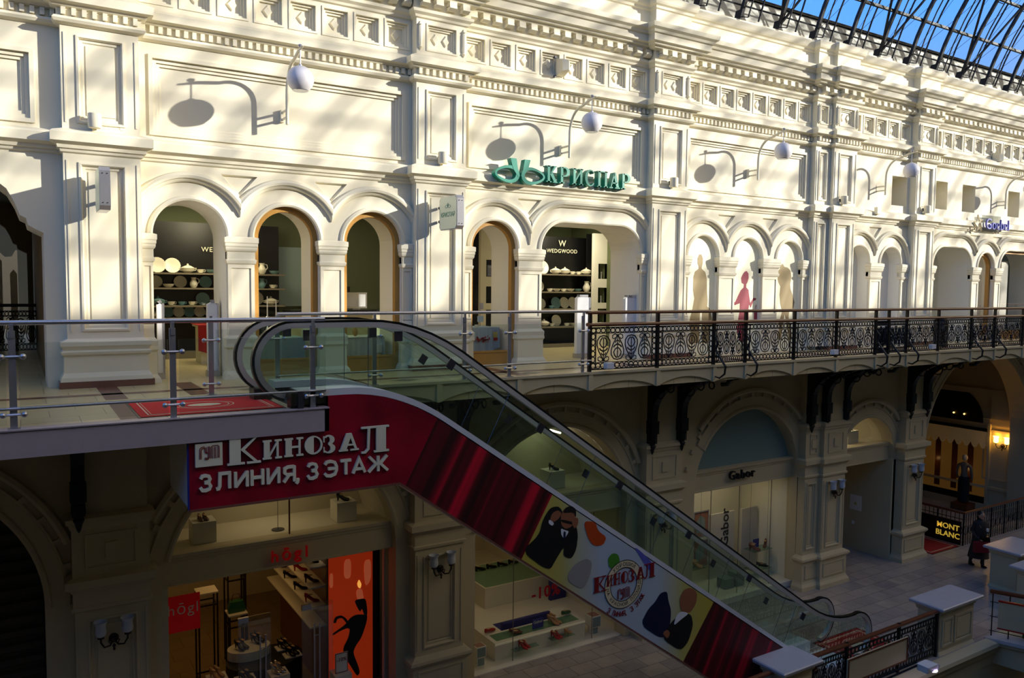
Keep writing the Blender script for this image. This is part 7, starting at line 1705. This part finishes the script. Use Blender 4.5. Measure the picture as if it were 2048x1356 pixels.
# ================================================================ figures
def skinned(name, verts, edges, m, parent, levels=2, root=0):
    me = bpy.data.meshes.new(name); base = WP[parent.as_pointer()]
    me.from_pydata([Vector(v[:3])-base for v in verts], edges, []); me.materials.append(M[m])
    o = bpy.data.objects.new(name, me); C.objects.link(o); o.parent = parent; WP[o.as_pointer()] = base
    s = o.modifiers.new('skin', 'SKIN'); s.use_smooth_shade = True
    dat = me.skin_vertices[0].data if me.skin_vertices else None
    if dat is None:
        me.attributes.new('x', 'FLOAT', 'POINT')
    for i, v in enumerate(verts):
        r = v[3]; me.skin_vertices[0].data[i].radius = (r, v[4] if len(v) > 4 else r)
        me.skin_vertices[0].data[i].use_root = (i == root)
    u = o.modifiers.new('sub', 'SUBSURF'); u.levels = levels; u.render_levels = levels
    return o
def person(px, py, label, h=1.66, face=0.0):
    p = W(px, py, Z=ZF); x, y = p.x, p.y; z = ZF
    t = thing('person', label, 'person', (x, y, z))
    ca, sa = math.cos(face), math.sin(face)
    def R(u, v, w_): return (x+u*ca-v*sa, y+u*sa+v*ca, z+w_)     # u: her left, v: forwards is -v
    def V(u, v, w_, *r): return (*R(u, v, w_), *r)
    body = [V(0, 0, .92, .12, .10), V(0, 0, 1.08, .105, .085), V(0, -.01, 1.25, .13, .095), V(0, 0, 1.38, .10, .075), V(0, 0, 1.45, .045), V(0, -.01, 1.50, .045),
            V(.09, 0, .84, .085), V(.10, -.08, .47, .055), V(.11, .06, .10, .038), V(.11, -.08, .03, .035),
            V(-.09, 0, .84, .085), V(-.09, .10, .46, .055), V(-.10, .26, .12, .038), V(-.10, .18, .03, .032),
            V(.17, 0, 1.36, .05), V(.23, -.02, 1.12, .042), V(.12, -.20, 1.10, .032), V(.04, -.24, 1.18, .026),
            V(-.17, 0, 1.36, .05), V(-.25, .02, 1.12, .042), V(-.20, -.14, .96, .032), V(-.14, -.22, .92, .026)]
    ed = [(0, 1), (1, 2), (2, 3), (3, 4), (4, 5), (0, 6), (6, 7), (7, 8), (8, 9), (0, 10), (10, 11), (11, 12), (12, 13), (3, 14), (14, 15), (15, 16), (16, 17), (3, 18), (18, 19), (19, 20), (20, 21)]
    skinned('body', body, ed, 'coat', t)
    # long open coat
    b = MB(); L = []
    for w_, rx, ry, f in ((1.44, .09, .08, 0), (1.38, .20, .12, 0), (1.22, .21, .14, 0), (1.02, .185, .14, 0), (.85, .21, .16, .01), (.60, .25, .20, .02), (.40, .28, .24, .03), (.30, .29, .25, .03)):
        L.append([R(rx*math.cos(a)*(1+.04*math.sin(5*a)*(1.4-w_)), f+ry*math.sin(a), w_) for a in [2*pi*k/24 for k in range(24)]])
    b.chain(L, True, True, True); b.build('coat', 'coat', t, smooth=True)
    # head with face
    b = MB(); c = R(0, -.02, 1.575); b.ball(c, .085, 16, sx=.92, sy=1.05, sz=1.28); n = R(0, -.115, 1.57); b.ball(n, .014, 8, sz=1.6); b.ball(R(0, -.085, 1.50), .035, 8)
    for s in (-1, 1): b.ball(R(s*.08, -.01, 1.57), .018, 8, sz=1.4)
    hd = b.build('head', 'skin', t, smooth=True)
    for s in (-1, 1): b = MB(); b.ball(R(s*.03, -.098, 1.59), .009, 6); b.build('eye', 'ink_dark', hd)
    MB().ball(R(0, -.108, 1.525), .016, 6, sz=.4).build('mouth', 'ink_red', hd)
    b = MB(); b.ball(R(0, .012, 1.61), .098, 16, sx=.98, sy=1.0, sz=1.08); b.ball(R(0, .07, 1.52), .07, 12, sx=1.2, sz=1.3); b.build('hair', 'hair', t, smooth=True)
    for (u, v, w_), nm in (((.03, -.26, 1.20), 'hand'), ((-.12, -.25, .90), 'hand')):
        hv = [V(u, v+.03, w_, .026, .018), V(u, v, w_, .034, .018)]; he = [(0, 1)]
        for k in range(4):
            q = len(hv); o_ = -.027+.018*k; ln = (.035, .042, .040, .030)[k]
            hv += [V(u+o_, v-.025, w_+.012, .009), V(u+o_, v-.025-ln*.6, w_+.004, .0085), V(u+o_, v-.02-ln*.8, w_-.022, .008)]; he += [(1, q), (q, q+1), (q+1, q+2)]
        q = len(hv); hv += [V(u+.04, v-.01, w_-.004, .010), V(u+.046, v-.035, w_-.010, .009)]; he += [(1, q), (q, q+1)]
        skinned(nm, hv, he, 'skin', t, 1, 1)
    b = MB()
    for s, v in ((1, -.06), (-1, .20)): b.lathe(R(s*.11, v+.05, 0), [(.045, .0), (.05, .06), (.042, .16), (.05, .30), (0, .30)], 10); b.ball(R(s*.11, v-.04, .035), .045, 10, sy=2.0, sz=.8)
    b.build('boot', 'shoe_black', t, smooth=True)
    return t, R
wt, R = person(1957, 1134, 'woman in a long dark coat walking, holding a cup and a dark red bag', face=-.55)
o = thing('cup', 'small white cup in the raised hand of the walking woman', 'cup', R(.03, -.31, 1.17)); b = MB(); b.lathe(R(.03, -.305, 1.17), [(.028, 0), (.038, .09), (.03, .09), (0, .02)], 12); b.build('body', 'white_paint', o, smooth=True)
o = thing('handbag', 'black shoulder handbag hanging at the woman\'s front', 'bag', R(0, -.24, .80)); b = MB(); c = [R(u, v, w_) for w_, h_ in ((.78, .15), (1.0, .12)) for u, v in ((-h_, -.30), (h_, -.30), (h_, -.19), (-h_, -.19))]; b.add(c, [(0, 1, 2, 3), (4, 5, 6, 7), (0, 1, 5, 4), (1, 2, 6, 5), (2, 3, 7, 6), (3, 0, 4, 7)]); b.build('body', 'shoe_black', o, bevel=.02)
b = MB(); b.tube([R(-.1, -.25, 1.0), R(-.12, -.23, 1.25), R(-.12, -.02, 1.42)], .008, 5); b.build('strap', 'shoe_black', o)
o = thing('shopping_bag', 'dark red square shopping bag held by the walking woman', 'bag', R(-.14, -.26, .55)); b = MB(); c = [R(u, v, w_) for w_ in (.54, .86) for u, v in ((-.34, -.33), (.10, -.33), (.10, -.23), (-.34, -.23))]; b.add(c, [(0, 1, 2, 3), (4, 5, 6, 7), (0, 1, 5, 4), (1, 2, 6, 5), (2, 3, 7, 6), (3, 0, 4, 7)]); b.build('body', 'bag_red', o)
b = MB(); b.tube([R(-.22, -.28, .86), R(-.18, -.27, .92), R(-.06, -.27, .92), R(-.02, -.28, .86)], .006, 5); b.build('handle', 'ink_red', o)
def mannequin(y, label, top, dress):
    x = XR-.55; z = ZF+.25
    t = thing('mannequin', label, 'mannequin', (x, y, z), 'mannequins in the passage window')
    def V(u, v, w_, *r): return (x+v, y+u, z+w_, *r)
    body = [V(0, 0, .95, .12, .09), V(0, 0, 1.15, .12, .09), V(0, 0, 1.35, .16, .10), V(0, 0, 1.48, .10, .07), V(0, 0, 1.58, .05), V(.1, 0, .85, .09), V(.11, 0, .45, .065), V(.11, 0, .06, .045), V(-.1, 0, .85, .09), V(-.11, 0, .45, .065), V(-.11, 0, .06, .045), V(.22, 0, 1.42, .06), V(.28, 0, 1.15, .05), V(.27, .05, .88, .035), V(-.22, 0, 1.42, .06), V(-.28, 0, 1.15, .05), V(-.27, .05, .88, .035)]
    skinned('body', body, [(0, 1), (1, 2), (2, 3), (3, 4), (0, 5), (5, 6), (6, 7), (0, 8), (8, 9), (9, 10), (3, 11), (11, 12), (12, 13), (3, 14), (14, 15), (15, 16)], top, t)
    b = MB(); b.ball((x, y, z+1.72), .10, 14, sz=1.25); b.build('head', 'ink_sand', t, smooth=True)
    b = MB(); L = [[(x+ry*math.cos(a), y+rx*math.sin(a), z+w_) for a in [2*pi*k/16 for k in range(16)]] for w_, rx, ry in (((1.0, .19, .14), (.7, .21, .16), (.06, .2, .15)) if not dress else ((1.2, .17, .13), (.8, .24, .2), (.35, .28, .24)))]
    b.chain(L, True, True, True); b.build('trousers' if not dress else 'dress', 'trousers', t, smooth=True)
    MB().box(x-.3, x+.3, y-.3, y+.3, ZF, ZF+.25).build('stand', 'wood_rail', t)
mannequin(wy0+.55, 'mannequin in a grey knit top and black trousers seen from behind', 'knit', False)
mannequin(wy0+3.4, 'mannequin with pale head in a long black coat, farther into the passage', 'trousers', True)
